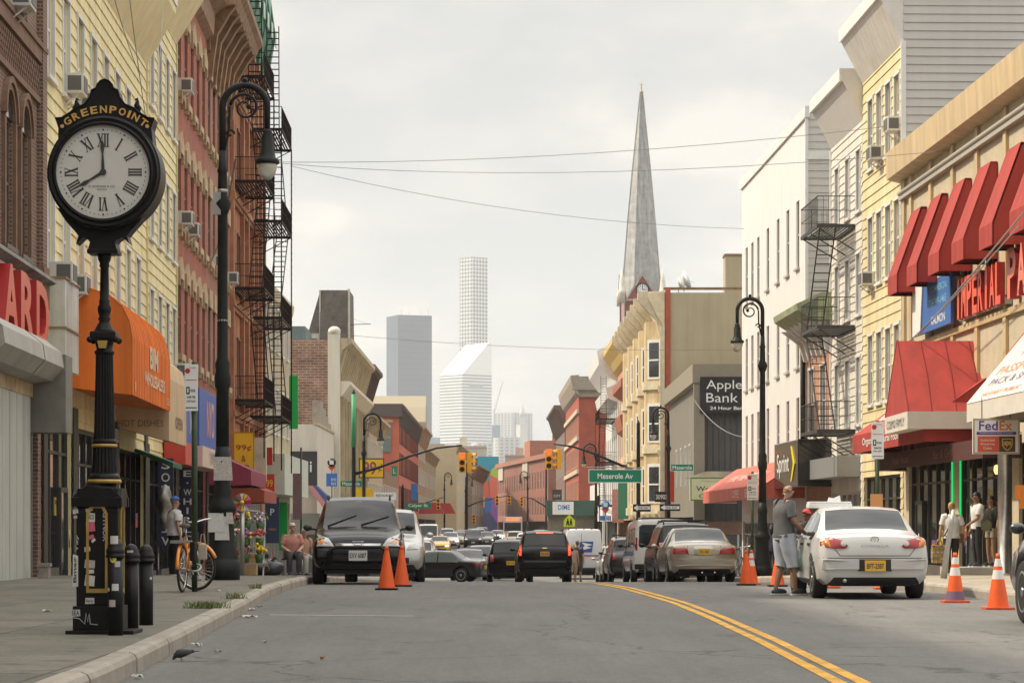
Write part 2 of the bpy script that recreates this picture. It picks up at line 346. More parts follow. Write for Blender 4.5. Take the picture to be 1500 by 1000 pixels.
for a, b in zip(DS, DS[1:]): mb.quad((-60, a, gz(a)), (60, a, gz(a)), (60, b, gz(b)), (-60, b, gz(b)))
tag(mb.build('road', M_ROAD), 'grey worn asphalt road running up the street', 'road', kind='structure')
mb = MB(); mb.quad((-9000, -200, -2.2), (9000, -200, -2.2), (9000, 14000, -2.2), (-9000, 14000, -2.2))
tag(mb.build('ground', mat('city_ground', (.22, .21, .20), .95, var=.3, vs=.02)), 'flat city ground reaching to the horizon', 'ground', kind='structure')
def walk(name, label, kt, ft, d0, d1, sgn):
    ds = [d0] + [d for d in DS if d0 < d < d1] + [d1]; fine = []
    for a, b in zip(ds, ds[1:]):
        k = max(1, int((b - a) / 2)) if a < 120 else 1
        fine += [a + (b - a) * i / k for i in range(k)]
    fine.append(ds[-1]); m = MB()
    for a, b in zip(fine, fine[1:]):
        ka, kb = lerp(kt, a) + sgn * .17, lerp(kt, b) + sgn * .17; fa, fb = ft(a) + sgn * .6, ft(b) + sgn * .6
        m.quad((ka, a, gz(a) + .15), (fa, a, gz(a) + .16), (fb, b, gz(b) + .16), (kb, b, gz(b) + .15))
        m.quad((ka, a, gz(a) + .15), (kb, b, gz(b) + .15), (kb, b, gz(b) - .02), (ka, a, gz(a) - .02))
    for d in (d0, d1): m.quad((lerp(kt, d) + sgn * .17, d, gz(d) + .15), (ft(d) + sgn * .6, d, gz(d) + .16), (ft(d) + sgn * .6, d, gz(d) - .1), (lerp(kt, d) + sgn * .17, d, gz(d) - .1))
    tag(m.build(name, M_WALK if sgn < 0 else M_WALKR), label, 'pavement', kind='structure')
    m = MB(); d = d0; ln = 2.6
    while d < d1 - .3:
        e = min(d + ln - .02, d1); st = 3; pr = [(0, -.02), (0, .105), (-.02, .14), (-.06, .156), (-.172, .156), (-.172, -.02)]
        for i in range(st):
            a, b = d + (e - d) * i / st, d + (e - d) * (i + 1) / st; j = .012 * sin(d * 7)
            vs = [(lerp(kt, q) - sgn * p[0] + j, q, gz(q) + p[1]) for q in (a, b) for p in pr]; n = len(pr)
            m.add(vs, [(k, (k + 1) % n, (k + 1) % n + n, k + n) for k in range(n)] + ([tuple(range(n))] if i == 0 else []) + ([tuple(range(2 * n - 1, n - 1, -1))] if i == st - 1 else []))
        d += ln
        if d > 100: ln = 8
    tag(m.build('kerb', M_KERB), label.replace('pavement', 'kerb of the pavement'), 'kerb', kind='structure')
walk('pavement', 'grey flagstone pavement under the post clock', LKT, LX, -12, 119, -1)
walk('pavement', 'grey flagstone pavement beyond the crossing on the clock side', LKT, LX, 144, 420, -1)
walk('pavement', 'sunlit beige pavement below the red awnings', RKT, RX, -12, 114, 1)
walk('pavement', 'sunlit beige pavement beyond the crossing past the bank', RKT, RX, 137, 420, 1)
def strip(m, tab, off, wd, d0, d1, dz=.004, mi=0):
    ds = [d0]
    while ds[-1] < d1: ds.append(min(d1, ds[-1] + (1.5 if ds[-1] < 70 else 6)))
    for a, b in zip(ds, ds[1:]):
        xa, xb = lerp(tab, a) + off, lerp(tab, b) + off
        m.quad((xa - wd / 2, a, gz(a) + dz), (xa + wd / 2, a, gz(a) + dz), (xb + wd / 2, b, gz(b) + dz), (xb - wd / 2, b, gz(b) + dz), mi)
m = MB(); strip(m, CKT, -.085, .105, -10, 112); strip(m, CKT, .085, .105, -10, 112); strip(m, CKT, -.085, .105, 143, 420); strip(m, CKT, .085, .105, 143, 420)
tag(m.build('yellow_lines', M_LINE), 'double yellow centre line painted on the road', 'road marking', kind='structure')
m = MB(); rr = random.Random(3)
for pts in ([(-2.6, 27), (-1.2, 27.3), (.4, 27.1), (1.8, 27.6)], [(3.0, 24), (4.4, 24.3), (6.0, 24.1), (7.4, 24.6)], [(-1.8, 35), (0, 35.4), (2.2, 35.1)], [(-1.3, 17.5), (-.2, 18.1), (1.4, 17.8)]):
    P = []
    for (a, b), (c, d) in zip(pts, pts[1:]): k = max(3, int(math.hypot(c - a, d - b) / .25)); P += [(a + (c - a) * i / k + rr.gauss(0, .018), b + (d - b) * i / k + rr.gauss(0, .018)) for i in range(k)]
    for (a, b), (c, d) in zip(P, P[1:]):
        n = Vector((b - d, c - a, 0)).normalized() * rr.uniform(.005, .014); m.quad((a - n.x, b - n.y, .0035), (a + n.x, b + n.y, .0035), (c + n.x, d + n.y, .0035), (c - n.x, d - n.y, .0035))
tag(m.build('road_seams', mat('tar_seam', (.05, .049, .047), .7, var=.3)), 'dark tar sealed cracks crossing the asphalt', 'road marking', kind='structure')
m = MB()
for d, w_ in ((114, .45), (117, .25), (136, .25), (140, .25)): m.quad((LX(d) + 5, d, gz(d) + .005), (RX(d) - 4.6, d, gz(d) + .005), (RX(d) - 4.6, d + w_, gz(d + w_) + .005), (LX(d) + 5, d + w_, gz(d + w_) + .005))
m.quad((-3.0, 31.6, .005), (-1.2, 31.2, .005), (-1.2, 31.28, .005), (-3.0, 31.7, .005))
tag(m.build('white_lines', M_LINEW), 'faded white stop and parking lines painted on the road', 'road marking', kind='structure')
# ------------------------------------------------------------------ building kit
def wall_cells(mb, W, z0, z1, ops, course=0.0, tilt=.022, reveal=.16, mi=0, mr=None, M=None):
    """front wall at y=0 with real openings; with course>0 it is lapped boards"""
    mr = mi if mr is None else mr
    zs = {z0, z1}
    for o in ops: zs |= {max(z0, o[1]), min(z1, o[3])}
    if course:
        z = z0
        while z < z1 - 1e-4: zs.add(round(z, 4)); z += course
    zs = sorted(zs); zs = [z for i, z in enumerate(zs) if i == 0 or z - zs[i - 1] > 1e-3]
    def yo(z, top):
        if not course: return 0
        f = ((z - z0) / course) % 1.0
        if top and f < 1e-3: f = 1.0
        if not top and f > .999: f = 0.0
        return -tilt * (1 - f)
    for a, b in zip(zs, zs[1:]):
        zc = (a + b) / 2; cuts = sorted((max(0, o[0]), min(W, o[2])) for o in ops if o[1] < zc < o[3]); x = 0; sp = []
        for c in cuts:
            if c[0] > x + 1e-4: sp.append((x, c[0]))
            x = max(x, c[1])
        if x < W - 1e-4: sp.append((x, W))
        ya, yb = yo(a, False), yo(b, True)
        for p, q in sp:
            mb.quad((p, ya, a), (q, ya, a), (q, yb, b), (p, yb, b), mi, M)
            if course and ya < -tilt * .9: mb.quad((p, 0, a), (q, 0, a), (q, ya, a), (p, ya, a), mi, M)
    for x0, a, x1, b in ops:
        mb.quad((x0, 0, a), (x0, reveal, a), (x0, reveal, b), (x0, 0, b), mr, M); mb.quad((x1, 0, a), (x1, 0, b), (x1, reveal, b), (x1, reveal, a), mr, M)
        mb.quad((x0, 0, b), (x0, reveal, b), (x1, reveal, b), (x1, 0, b), mr, M); mb.quad((x0, 0, a), (x1, 0, a), (x1, reveal, a), (x0, reveal, a), mr, M)
_WM = {}
def win_meshes(w, h, mf, style):
    k = (round(w, 2), round(h, 2), mf.name, style)
    if k in _WM: return _WM[k]
    f = MB(); c = .085; hw = w / 2
    if style != 'flush':
        for a, b in (((-hw - c, -.045, 0), (-hw, .02, h)), ((hw, -.045, 0), (hw + c, .02, h)), ((-hw - c - .02, -.06, h), (hw + c + .02, .02, h + c))): f.box(a, b)
    s = .05
    for a, b in (((-hw, .05, 0), (-hw + s, .11, h)), ((hw - s, .05, 0), (hw, .11, h)), ((-hw + s, .05, 0), (hw - s, .11, s)), ((-hw + s, .05, h - s), (hw - s, .11, h)), ((-hw + s, .045, h * .5 - .03), (hw - s, .10, h * .5 + .03))): f.box(a, b)
    fo = f.build('window', mf); me = fo.data; bpy.data.objects.remove(fo)
    ps = []
    for v in range(4):
        p = MB(); t = h * (.5, .78, .62, .9)[v]
        p.quad((-hw + s, .085, s), (hw - s, .085, s), (hw - s, .085, t), (-hw + s, .085, t), 0)
        p.quad((-hw + s, .09, t), (hw - s, .09, t), (hw - s, .09, h - s), (-hw + s, .09, h - s), 1 if v else 0)
        po = p.build('pane', [M_GLASS, M_CURT]); ps.append(po.data); bpy.data.objects.remove(po)
    q = MB(); q.bbox((-hw - .13, -.10, -.09), (hw + .13, .04, -.002), .008); so_ = q.build('sill', mf); ms = so_.data; bpy.data.objects.remove(so_)
    _WM[k] = (me, ps, ms); return _WM[k]
def ac_mesh():
    if 'ac' in _WM: return _WM['ac']
    m = MB(); m.bbox((-.33, -.42, 0), (.33, .1, .42), .02, 0)
    m.box((-.28, -.432, .05), (.28, -.42, .37), 1)
    for sx_ in (-.336, .33): m.box((sx_, -.38, .06), (sx_ + .006, -.1, .36), 1)
    for s in (-.25, .25): m.bar((s, -.36, .01), (s, .02, -.28), .018, 0)
    o = m.build('air_conditioner', [M_AC, M_ACG]); me = o.data; bpy.data.objects.remove(o); _WM['ac'] = me; return me
class Bld:
    def __init__(s, name, label, cat, side, D0, D1, H, ret=0.0, fx=None):
        s.side = side; fx = fx or (LX if side == 'L' else RX); pa, pb = (fx(D0), D0), (fx(D1), D1)
        if side == 'R': pa, pb = pb, pa
        s.W = math.hypot(pb[0] - pa[0], pb[1] - pa[1]); s.rz = math.atan2(pb[1] - pa[1], pb[0] - pa[0]); s.D0, s.D1 = D0, D1
        s.zb = min(gz(D0), gz(D1)) + .15; s.H = H; s.o = Vector((pa[0], pa[1], s.zb))
        s.root = empty(name, s.o, s.rz, label, cat); s.ops = []; s.nw = 0
    def x(s, D): return (D - s.D0) * s.W / (s.D1 - s.D0) if s.side == 'L' else (s.D1 - D) * s.W / (s.D1 - s.D0)
    def pt(s, x, y, z):
        M = Matrix.Rotation(s.rz, 4, 'Z'); return s.o + (M @ Vector((x, y, z - s.zb)))
    def thing(s, name, label, cat, x=0, z=None, y=0, group=None):
        """a top-level thing in this facade's frame, its origin at local x, y and height z; returns (root, dx, dz)"""
        z = s.zb if z is None else z
        return empty(name, s.pt(x, y, z), s.rz, label, cat, group)
    def part(s, name, mb, mats, parent=None, sharp=None): return mb.build(name, mats, parent or s.root, zoff=-s.zb, sharp=sharp)
    def windows(s, xs, z0, z1, w, mf=M_TRIM, style='', sill=True, child=True, nopane=False):
        me, ps, ms = win_meshes(w, z1 - z0, mf, style)
        for x in xs:
            s.ops.append((x - w / 2, z0, x + w / 2, z1))
            o = bpy.data.objects.new('window', me); COL.objects.link(o); o.parent = s.root; o.location = (x, 0, z0 - s.zb)
            p = bpy.data.objects.new('pane', ps[random.choice((0, 0, 1, 2, 3))]); COL.objects.link(p); p.parent = o
            if sill: q = bpy.data.objects.new('sill', ms); COL.objects.link(q); q.parent = o
    def hole(s, x0, z0, x1, z1): s.ops.append((x0, z0, x1, z1))
    def ac(s, x, z):
        o = bpy.data.objects.new('air_conditioner', ac_mesh()); COL.objects.link(o); o.parent = s.root; o.location = (x, 0, z - s.zb)
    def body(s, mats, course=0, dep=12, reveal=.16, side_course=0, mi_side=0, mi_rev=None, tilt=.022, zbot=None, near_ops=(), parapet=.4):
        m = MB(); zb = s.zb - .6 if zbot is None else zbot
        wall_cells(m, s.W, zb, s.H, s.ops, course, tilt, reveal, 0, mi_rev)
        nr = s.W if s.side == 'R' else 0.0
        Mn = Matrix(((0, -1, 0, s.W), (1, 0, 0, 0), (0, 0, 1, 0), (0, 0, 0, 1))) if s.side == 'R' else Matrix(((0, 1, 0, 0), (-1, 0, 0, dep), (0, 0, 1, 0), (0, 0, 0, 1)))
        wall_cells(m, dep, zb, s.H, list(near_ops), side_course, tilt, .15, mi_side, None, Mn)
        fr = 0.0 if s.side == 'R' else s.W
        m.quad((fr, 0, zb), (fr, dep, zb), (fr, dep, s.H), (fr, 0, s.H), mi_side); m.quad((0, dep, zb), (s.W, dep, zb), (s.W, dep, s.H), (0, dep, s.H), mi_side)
        # dark lining behind the openings
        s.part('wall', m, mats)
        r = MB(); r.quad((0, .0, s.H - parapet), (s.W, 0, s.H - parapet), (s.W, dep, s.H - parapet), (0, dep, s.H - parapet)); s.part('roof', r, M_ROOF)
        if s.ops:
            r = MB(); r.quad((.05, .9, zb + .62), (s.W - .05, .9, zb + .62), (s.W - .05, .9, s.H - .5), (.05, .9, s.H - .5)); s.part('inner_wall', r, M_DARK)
    def piers(s, spans, z1):
        for a, b_ in spans: m = MB(); m.box((a, -.06, s.zb), (b_, -.035, z1)); s.part('shop_pier', m, mat('dark_surround', (.035, .032, .03), .6, var=.3, vs=2))
    def link(s, name, me, x, z, parent=None):
        o = bpy.data.objects.new(name, me); COL.objects.link(o); o.parent = parent or s.root; o.location = (x, 0, z - s.zb); return o
    def mould(s, name, prof, mats, x0=None, x1=None, label=None):
        """(y,z) outline swept along the facade"""
        m = MB(); m.prism(prof, 0 if x0 is None else x0, s.W if x1 is None else x1, axis='x'); o = s.part(name, m, mats)
        return o
    def shop(s, x0, x1, z1, door=None, style='glass', frame=M_ALU, base=.5, goods=0):
        """a shop front in an opening: mullions, glass, stall riser, door"""
        z0 = s.zb; s.hole(x0, z0 + .02, x1, z1); m = MB(); g = MB(); n = max(2, int((x1 - x0) / 1.1)); d = (x1 - x0) / n
        for i in range(n + 1): m.box((x0 + i * d - .035, .08, z0), (x0 + i * d + .035, .2, z1))
        m.box((x0, .08, z1 - .08), (x1, .2, z1)); m.box((x0, .09, z1 * .78 + z0 * .22 - .03), (x1, .19, z1 * .78 + z0 * .22 + .03))
        m.box((x0, .06, z0), (x1, .24, z0 + base), 1)
        s.part('shop_frame', m, [frame, mat('stall_riser', (.10, .09, .08), .7, var=.3)])
        g.quad((x0, .14, z0 + base), (x1, .14, z0 + base), (x1, .14, z1 - .05), (x0, .14, z1 - .05)); s.part('shop_window', g, M_SHOPG)
        rr = random.Random(int(x0 * 37 + z1 * 11))
        for k in range(int((x1 - x0) / 1.3)):
            w_, h_ = rr.uniform(.2, .55), rr.uniform(.25, .6); xx = rr.uniform(x0 + .1, x1 - .7); zz = z0 + base + rr.uniform(.15, 1.1); q = MB(); q.box((xx, .125, zz), (xx + w_, .138, zz + h_)); q.box((xx + .04, .121, zz + h_ * .62), (xx + w_ - .04, .126, zz + h_ * .85), 1); s.part('poster', q, [POST[rr.randrange(5)], POST[rr.randrange(5)]])
        if goods:
            q = MB(); rr = random.Random(goods)
            for lv in range(3):
                zz = z0 + base + .1 + lv * .62; q.box((x0 + .05, .3, zz - .03), (x1 - .05, .62, zz), 0); xx = x0 + .15
                while xx < x1 - .3:
                    ww = rr.uniform(.08, .25); q.box((xx, .33, zz), (xx + ww, .55, zz + rr.uniform(.12, .5)), 1 + rr.randrange(4)); xx += ww + rr.uniform(.03, .15)
            s.part('shop_display', q, [M_ALU, mat('goods_red', (.35, .06, .05), .6), mat('goods_blue', (.08, .16, .30), .6), mat('goods_cream', (.5, .45, .35), .6), mat('goods_dark', (.06, .06, .07), .5)])
        if door is not None:
            q = MB(); q.box((door, .02, z0), (door + .06, .08, z0 + 2.15)); q.box((door + .94, .02, z0), (door + 1, .08, z0 + 2.15)); q.box((door + .06, .02, z0 + 2.05), (door + .94, .08, z0 + 2.15)); q.box((door + .06, .03, z0), (door + .94, .07, z0 + .3))
            dr = s.part('door', q, frame); q = MB(); q.bar((door + .82, -.03, z0 + .9), (door + .82, -.03, z0 + 1.25), .015, n=6); s.part('handle', q, M_STEEL, dr)
            q = MB(); q.quad((door + .06, .05, z0 + .3), (door + .94, .05, z0 + .3), (door + .94, .05, z0 + 2.05), (door + .06, .05, z0 + 2.05)); s.part('pane', q, M_GLASS, dr)
    def shutter(s, x0, x1, z1):
        s.hole(x0, s.zb + .02, x1, z1); m = MB(); m.quad((x0, .1, s.zb), (x1, .1, s.zb), (x1, .1, z1), (x0, .1, z1)); m.bbox((x0 - .05, -.12, z1 - .02), (x1 + .05, .14, z1 + .32), .04)
        s.part('rolling_shutter', m, ribmat('rolling_shutter_steel', (.36, .35, .32), .09, .5, .02, axis=1))
POST = [mat('poster_' + n, c, .6, var=.2, vs=8) for n, c in (('white', (.5, .49, .45)), ('red', (.42, .06, .05)), ('blue', (.06, .12, .32)), ('yellow', (.55, .4, .06)), ('dark', (.07, .07, .08)))]
M_SHOPG = mat('shop_glass', (.05, .055, .055), .04, spec=.8, trans=.55)
def awning(b, x0, x1, zt, zb, proj, val, mcan, name, label, texts=(), mtext=M_SIGNW, mval=None, y0=0.0, cat='awning', ends=True):
    """shop awning: slope (> lettering), valance, rods; texts: (string, where 'v'|'s', fx, fy, w, h)"""
    r = b.thing(name, label, cat, (x0 + x1) / 2, zb); ox, oz = (x0 + x1) / 2, zb; W = x1 - x0; hw = W / 2; h = zt - zb; t = .03
    m = MB(); m.prism([(y0, h), (-proj, val), (-proj + t, val - t), (y0, h - 1.4 * t)], -hw, hw, axis='x')
    if ends:
        for sx_ in (-hw, hw - .012): m.prism([(y0, h - .02), (-proj + .01, val - .01), (y0, val - .01)], sx_, sx_ + .012, axis='x')
    can = m.build('canopy', mcan, r)
    m = MB(); m.box((-hw, -proj, 0), (hw, -proj + .03, val)); 
    for sx_ in (-hw, hw - .02): m.box((sx_, -proj + .03, 0), (sx_ + .02, y0, val))
    v = m.build('valance', mval or mcan, r)
    m = MB()
    for sx_ in (-hw + .05, hw - .05): m.bar((sx_, y0, .02), (sx_, -proj + .03, .02), .02, n=6); m.bar((sx_, y0, .6), (sx_, -proj + .06, .06), .014, n=6)
    m.build('frame_rod', M_STEEL, r)
    if texts:
        mv, ms = MB(), MB(); sl = Vector((0, proj + y0, h - val)); sln = sl.length
        for (s_, wh, fx, fy, tw, th) in texts:
            if wh == 'v': mv.text(s_, FR((-hw + fx * W, -proj - .012, fy * val)), th, tw, bold=.01)
            else: ms.text(s_, frame_m(Vector((-hw + fx * W, -proj, val)) + sl * fy + Vector((0, -.008, .012)), (1, 0, 0), sl), th, tw, bold=.01)
        if mv.v: mv.build('lettering', mtext, v)
        if ms.v: ms.build('lettering', mtext, can)
    return r
def board(b, x0, x1, z0, z1, y0, y1, mats, name, label, texts=(), cat='sign', mtext=M_SIGNW, border=None, rim=.03):
    """flat sign along a facade, front at y0 (negative = street side), back at y1"""
    r = b.thing(name, label, cat, (x0 + x1) / 2, z0); hw = (x1 - x0) / 2; h = z1 - z0
    m = MB(); m.bbox((-hw, y0, 0), (hw, y1, h), .012); p = m.build('panel', mats, r)
    if border:
        m = MB()
        for a, c in (((-hw, 0), (hw, rim)), ((-hw, h - rim), (hw, h)), ((-hw, rim), (-hw + rim, h - rim)), ((hw - rim, rim), (hw, h - rim))): m.box((a[0], y0 - .012, a[1]), (c[0], y0 + .002, c[1]))
        m.build('border', border, r)
    if texts:
        by = {}
        for t in texts:
            s_, fx, fz, tw, th = t[:5]; mm = t[5] if len(t) > 5 else mtext
            by.setdefault(mm.name, (mm, MB()))[1].text(s_, FR((-hw + fx * hw * 2, y0 - .008, fz * h)), th, tw, bold=.012)
        for mm, q in by.values(): q.build('lettering', mm, p)
    return r
def bladesign(o, w, h, mats, name, label, texts=(), pole=None, cat='sign', thick=.06, rz=0.0, group=None, border=None):
    """a sign facing the camera (-y), centred on o (its bottom middle)"""
    r = empty(name, o, rz, label, cat, group); m = MB(); m.bbox((-w / 2, -thick / 2, 0), (w / 2, thick / 2, h), min(.015, thick * .3)); p = m.build('panel', mats, r)
    if border:
        q = MB(); k = min(w, h) * .05
        for a, c in (((-w / 2, 0), (w / 2, k)), ((-w / 2, h - k), (w / 2, h)), ((-w / 2, k), (-w / 2 + k, h - k)), ((w / 2 - k, k), (w / 2, h - k))): q.box((a[0], -thick / 2 - .006, a[1]), (c[0], -thick / 2 + .002, c[1]))
        q.build('border', border, r)
    by = {}
    for t in texts:
        s_, fx, fz, tw, th, mm = t; by.setdefault(mm.name, (mm, MB()))[1].text(s_, FR(((fx - .5) * w, -thick / 2 - .006, fz * h)), th, tw, bold=.012)
    for mm, q in by.values(): q.build('lettering', mm, p)
    return r
def fire_escape(b, x0, x1, levels, proj, label, last=0, mat_=None, name='fire_escape', ladder_top=None):
    mm = mat_ or M_RUST; z0 = levels[0]; r = b.thing(name, label, 'fire escape', (x0 + x1) / 2, z0); hw = (x1 - x0) / 2
    for i, z in enumerate(levels):
        zz = z - z0; m = MB()
        for y in (-.02, -proj): m.box((-hw, y - .025, zz - .05), (hw, y + .025, zz + .05))
        for x in (-hw, hw): m.box((x - .025, -proj, zz - .05), (x + .025, 0, zz + .05))
        n = int(proj / .11)
        for k in range(1, n): m.box((-hw, -k * .11 - .03, zz - .012), (hw, -k * .11 + .03, zz + .012))
        for x in (-hw + .15, 0, hw - .15): m.bar((x, -proj + .05, zz - .05), (x, 0, zz - .75), .025)
        m.build('platform', mm, r)
        m = MB()
        for zr in (.06, .5, .95):
            m.tube([(-hw, 0, zz + zr), (-hw, -proj, zz + zr), (hw, -proj, zz + zr), (hw, 0, zz + zr)], .02 if zr > .9 else .013, 4)
        k = int(hw * 2 / .17)
        for j in range(k + 1):
            x = -hw + j * 2 * hw / k; m.bar((x, -proj, zz), (x, -proj, zz + .95), .009)
        for x in (-hw, hw):
            for j in range(1, int(proj / .17)): m.bar((x, -j * .17, zz), (x, -j * .17, zz + .95), .009)
        m.build('railing', mm, r)
        top = levels[i + 1] - z0 if i + 1 < len(levels) else (ladder_top - z0 if ladder_top else None)
        if top is not None:
            m = MB(); xa, xb = (-hw + .35, hw - .35) if i % 2 else (hw - .35, -hw + .35)
            if i + 1 >= len(levels): xb = xa - .2
            for y in (-proj + .12, -proj + .62): m.bar((xa, y, zz), (xb, y, top), .028)
            n = int((top - zz) / .25)
            for j in range(1, n):
                f = j / n; x = xa + (xb - xa) * f; m.box((x - .07, -proj + .12, zz + (top - zz) * f - .012), (x + .07, -proj + .62, zz + (top - zz) * f + .012))
            m.build('ladder', mm, r)
    if mat_ is None:
        m = MB()
        lt = levels[-1]
        for x in (-hw, hw): m.bar((x, -proj, -2.2), (x, -proj, lt - z0), .035)
        for k in range(int((lt - z0 + 2.2) / .3)): m.bar((hw - .5, -proj - .04, -2.2 + k * .3), (hw, -proj - .04, -2.2 + k * .3), .014)
        m.bar((hw - .5, -proj - .04, -2.2), (hw - .5, -proj - .04, lt - z0), .03); m.build('drop_ladder', mm, r)
    return r
def letters3d(r, txt, o, h, w, depth, mface, mside, n='letter'):
    """raised letters, each a part; o: centre of the word on the wall, facing -y"""
    vv, ff, x0, x1, y0, y1 = text_geo(txt, 0, .012)
    m = len(txt); lw = w / m
    for i, c in enumerate(txt):
        if c == ' ': continue
        vv, ff, a0, a1, b0, b1 = text_geo(c, .5, .03); sx_ = lw * .86 / max(a1 - a0, .2) if c != 'I' else lw * .35 / max(a1 - a0, .05); sz = h / (b1 - b0); q = MB(); cx, cz = (a0 + a1) / 2, (b0 + b1) / 2
        zmax = max(v.z for v in vv); fm = [0 if all(vv[k].z > zmax - 1e-4 for k in f) else 1 for f in ff]
        for k in (0, 1):
            fs = [f for f, g in zip(ff, fm) if g == k]
            q.add([((v.x - cx) * sx_, -(v.z + .5) * depth, (v.y - cz) * sz) for v in vv], fs, k)
        q.build(n, [mface, mside], r, loc=(o[0] - w / 2 + lw * (i + .5), o[1], o[2]))
# ================================================================== left side of the street, from near to far
M_BRICKD = brickmat('dark_brown_brick', (.20, .105, .07), (.14, .072, .052), (.30, .25, .20))
M_YELS = mat('yellow_siding', (.80, .70, .37), .55, var=.10, vs=.6, streak=.24, fine=.05)
M_YELSH = mat('yellow_soffit', (.64, .57, .34), .55, var=.08, vs=.8, streak=.1)
M_REDB = brickmat('painted_red_brick', (.38, .115, .07), (.31, .09, .055), (.36, .16, .12))
M_REDB2 = brickmat('red_brick', (.36, .125, .075), (.26, .085, .055), (.36, .26, .2))
M_TAN = mat('tan_stone_trim', (.48, .36, .22), .8, var=.3, vs=3, streak=.25)
M_BROWN = mat('brown_cornice_paint', (.27, .16, .085), .7, var=.35, vs=3, streak=.3)
M_TERRA = mat('terracotta_stucco', (.50, .22, .12), .85, var=.25, vs=1.2, streak=.3)
M_CREAM = mat('cream_stucco', (.52, .435, .295), .85, var=.22, vs=1, streak=.28)
M_SHDW = mat('grey_storefront_panel', (.46, .47, .43), .6, var=.12, vs=.8, streak=.15)
# ---- dark brick house over the shop with red letters
b = Bld('brick_house', 'dark brown brick house with arched windows and a lattice frieze over the red letters', 'building', 'L', 40.5, 49.8, 14.4)
xs = [b.x(Dof(px, LX)) for px in (-45, -18, 11, 34)]
b.windows(xs, 6.1, 8.4, .95, mat('bronze_frame', (.10, .08, .06), .5), 'flush'); b.windows([x for x in xs], 10.4, 12.6, .95, mat('bronze_frame', (.1, .08, .06), .5), 'flush')
b.shop(.4, 3.0, 3.3, door=None, frame=M_SHDW); b.hole(7.4, b.zb, 8.9, 3.2)
b.body([M_BRICKD], dep=14)
m = MB()
for x in xs:                                                        # round arches over the windows, proud of the wall
    for rr, yy in ((.50, -.03), (.62, -.07)):
        n = 12
        for k in range(n):
            a0, a1 = pi * k / n, pi * (k + 1) / n
            p = [(x + q * cos(a), 8.4 + q * sin(a) * 1.0) for q, a in ((rr, a0), (rr + .11, a0), (rr + .11, a1), (rr, a1))]; m.prism(p, yy - .04, 0)
    m.prism([(x + .48 * cos(pi * k / 12), 8.4 + .48 * sin(pi * k / 12)) for k in range(13)], -.015, 0, 1)
    for s_ in (-.6, .6): m.box((x + s_ - .07, -.07, 6.0), (x + s_ + .07, 0, 8.4))
b.part('window_arch', m, [mat('brown_stone', (.20, .115, .075), .8, var=.25, vs=4), M_GLASS])
m = MB()
for i in range(44):
    for j in range(5):
        x = .1 + i * .205 + (.1 if j % 2 else 0); m.box((x, -.06, 9.35 + j * .12), (x + .1, 0, 9.45 + j * .12))
m.box((0, -.10, 9.98), (b.W, 0, 10.25)); m.box((0, -.14, 10.25), (b.W, 0, 10.36)); m.box((0, -.08, 9.2), (b.W, 0, 9.32)); b.part('frieze', m, mat('brown_stone', (.2, .115, .075), .8))
m = MB(); m.box((b.W - .55, -.12, 5.6), (b.W, 0, 14.4)); m.box((b.W - .66, -.16, 5.3), (b.W + .05, 0, 6.1), 1); b.part('pilaster', m, [M_BRICKD, mat('brown_stone', (.2, .115, .075), .8)])
b.ac(xs[2] + .3, 10.4)
m = MB(); m.prism([(0, 5.95), (-.25, 5.9), (-.3, 5.8), (-.06, 5.72), (0, 5.5)], 0, b.W, axis='x'); b.part('flashing', m, mat('grey_flashing', (.20, .19, .17), .7, var=.4, vs=2, streak=.4))
m = MB(); m.box((0, -.10, 4.3), (b.W - .15, 0, 5.72)); b.part('sign_wall', m, mat('peeling_white_wall', (.62, .60, .58), .7, var=.2, vs=1.6))
m = MB()
for i, x in enumerate((3.2, 4.0, 4.8, 5.6, 6.4)): m.box((x + .02, -.12, b.zb), (x + .78, -.01, 3.5))
m.box((2.9, -.14, 3.5), (7.4, -.005, 3.75), 1); b.part('panel_front', m, [M_SHDW, M_TAN])
m = MB(); m.box((7.5, .1, b.zb), (7.6, .2, 3.2)); m.box((8.1, .1, b.zb), (8.18, .2, 3.2)); m.box((8.8, .1, b.zb), (8.88, .2, 3.2)); b.part('door_frame', m, M_ALU)
r = b.thing('raised_letters', 'big red channel letters ARD with faded pink tops over the grey rolled canopy', 'sign', b.x(45.9), 4.3, -.15)
M_LETF = mat('letter_face_orange_red', (.62, .085, .035), .4, var=.12, vs=2); M_LETS = mat('letter_side_red', (.40, .02, .018), .4, var=.1)
letters3d(r, 'ARD', (0, 0, .70), 1.22, 5.4, .2, M_LETF, M_LETS)
r = b.thing('rolled_canopy', 'grey eight sided metal shop canopy under the red letters', 'canopy', b.x(44.5), 3.75); hw = 3.35
m = MB(); m.prism([(0, .82), (-.38, .82), (-.68, .58), (-.72, .30), (-.5, .05), (-.1, 0), (0, 0)], -hw, hw, axis='x'); m.build('canopy_cover', mat('canopy_grey_metal', (.40, .385, .35), .5, .2, var=.15, vs=1.2, streak=.15), r)
m = MB(); m.prism([(-.385, .825), (-.685, .585), (-.725, .30), (-.505, .045), (-.45, .07), (-.70, .31), (-.66, .57), (-.37, .80)], .95, .98, axis='x'); m.build('seam', M_BLACK, r)
m = MB(); m.box((hw, -.75, -.9), (hw + .9, .02, .55)); m.build('end_box', mat('bracket_grey', (.20, .19, .165), .7, var=.2), r)
# ---- plain brick row added out of view beside the camera, to shade the road and pavement
n_ = Bld('brick_house', 'unseen brown brick shop row added beside the camera to shade the clock side', 'building', 'L', -26, 40.4, 13.6); n_.windows([4 + 5 * i for i in range(12)], 6.2, 8.2, 1.1); n_.shop(2, 60, 3.2, door=20, frame=M_DARK); n_.body([M_BRICKD], dep=13)
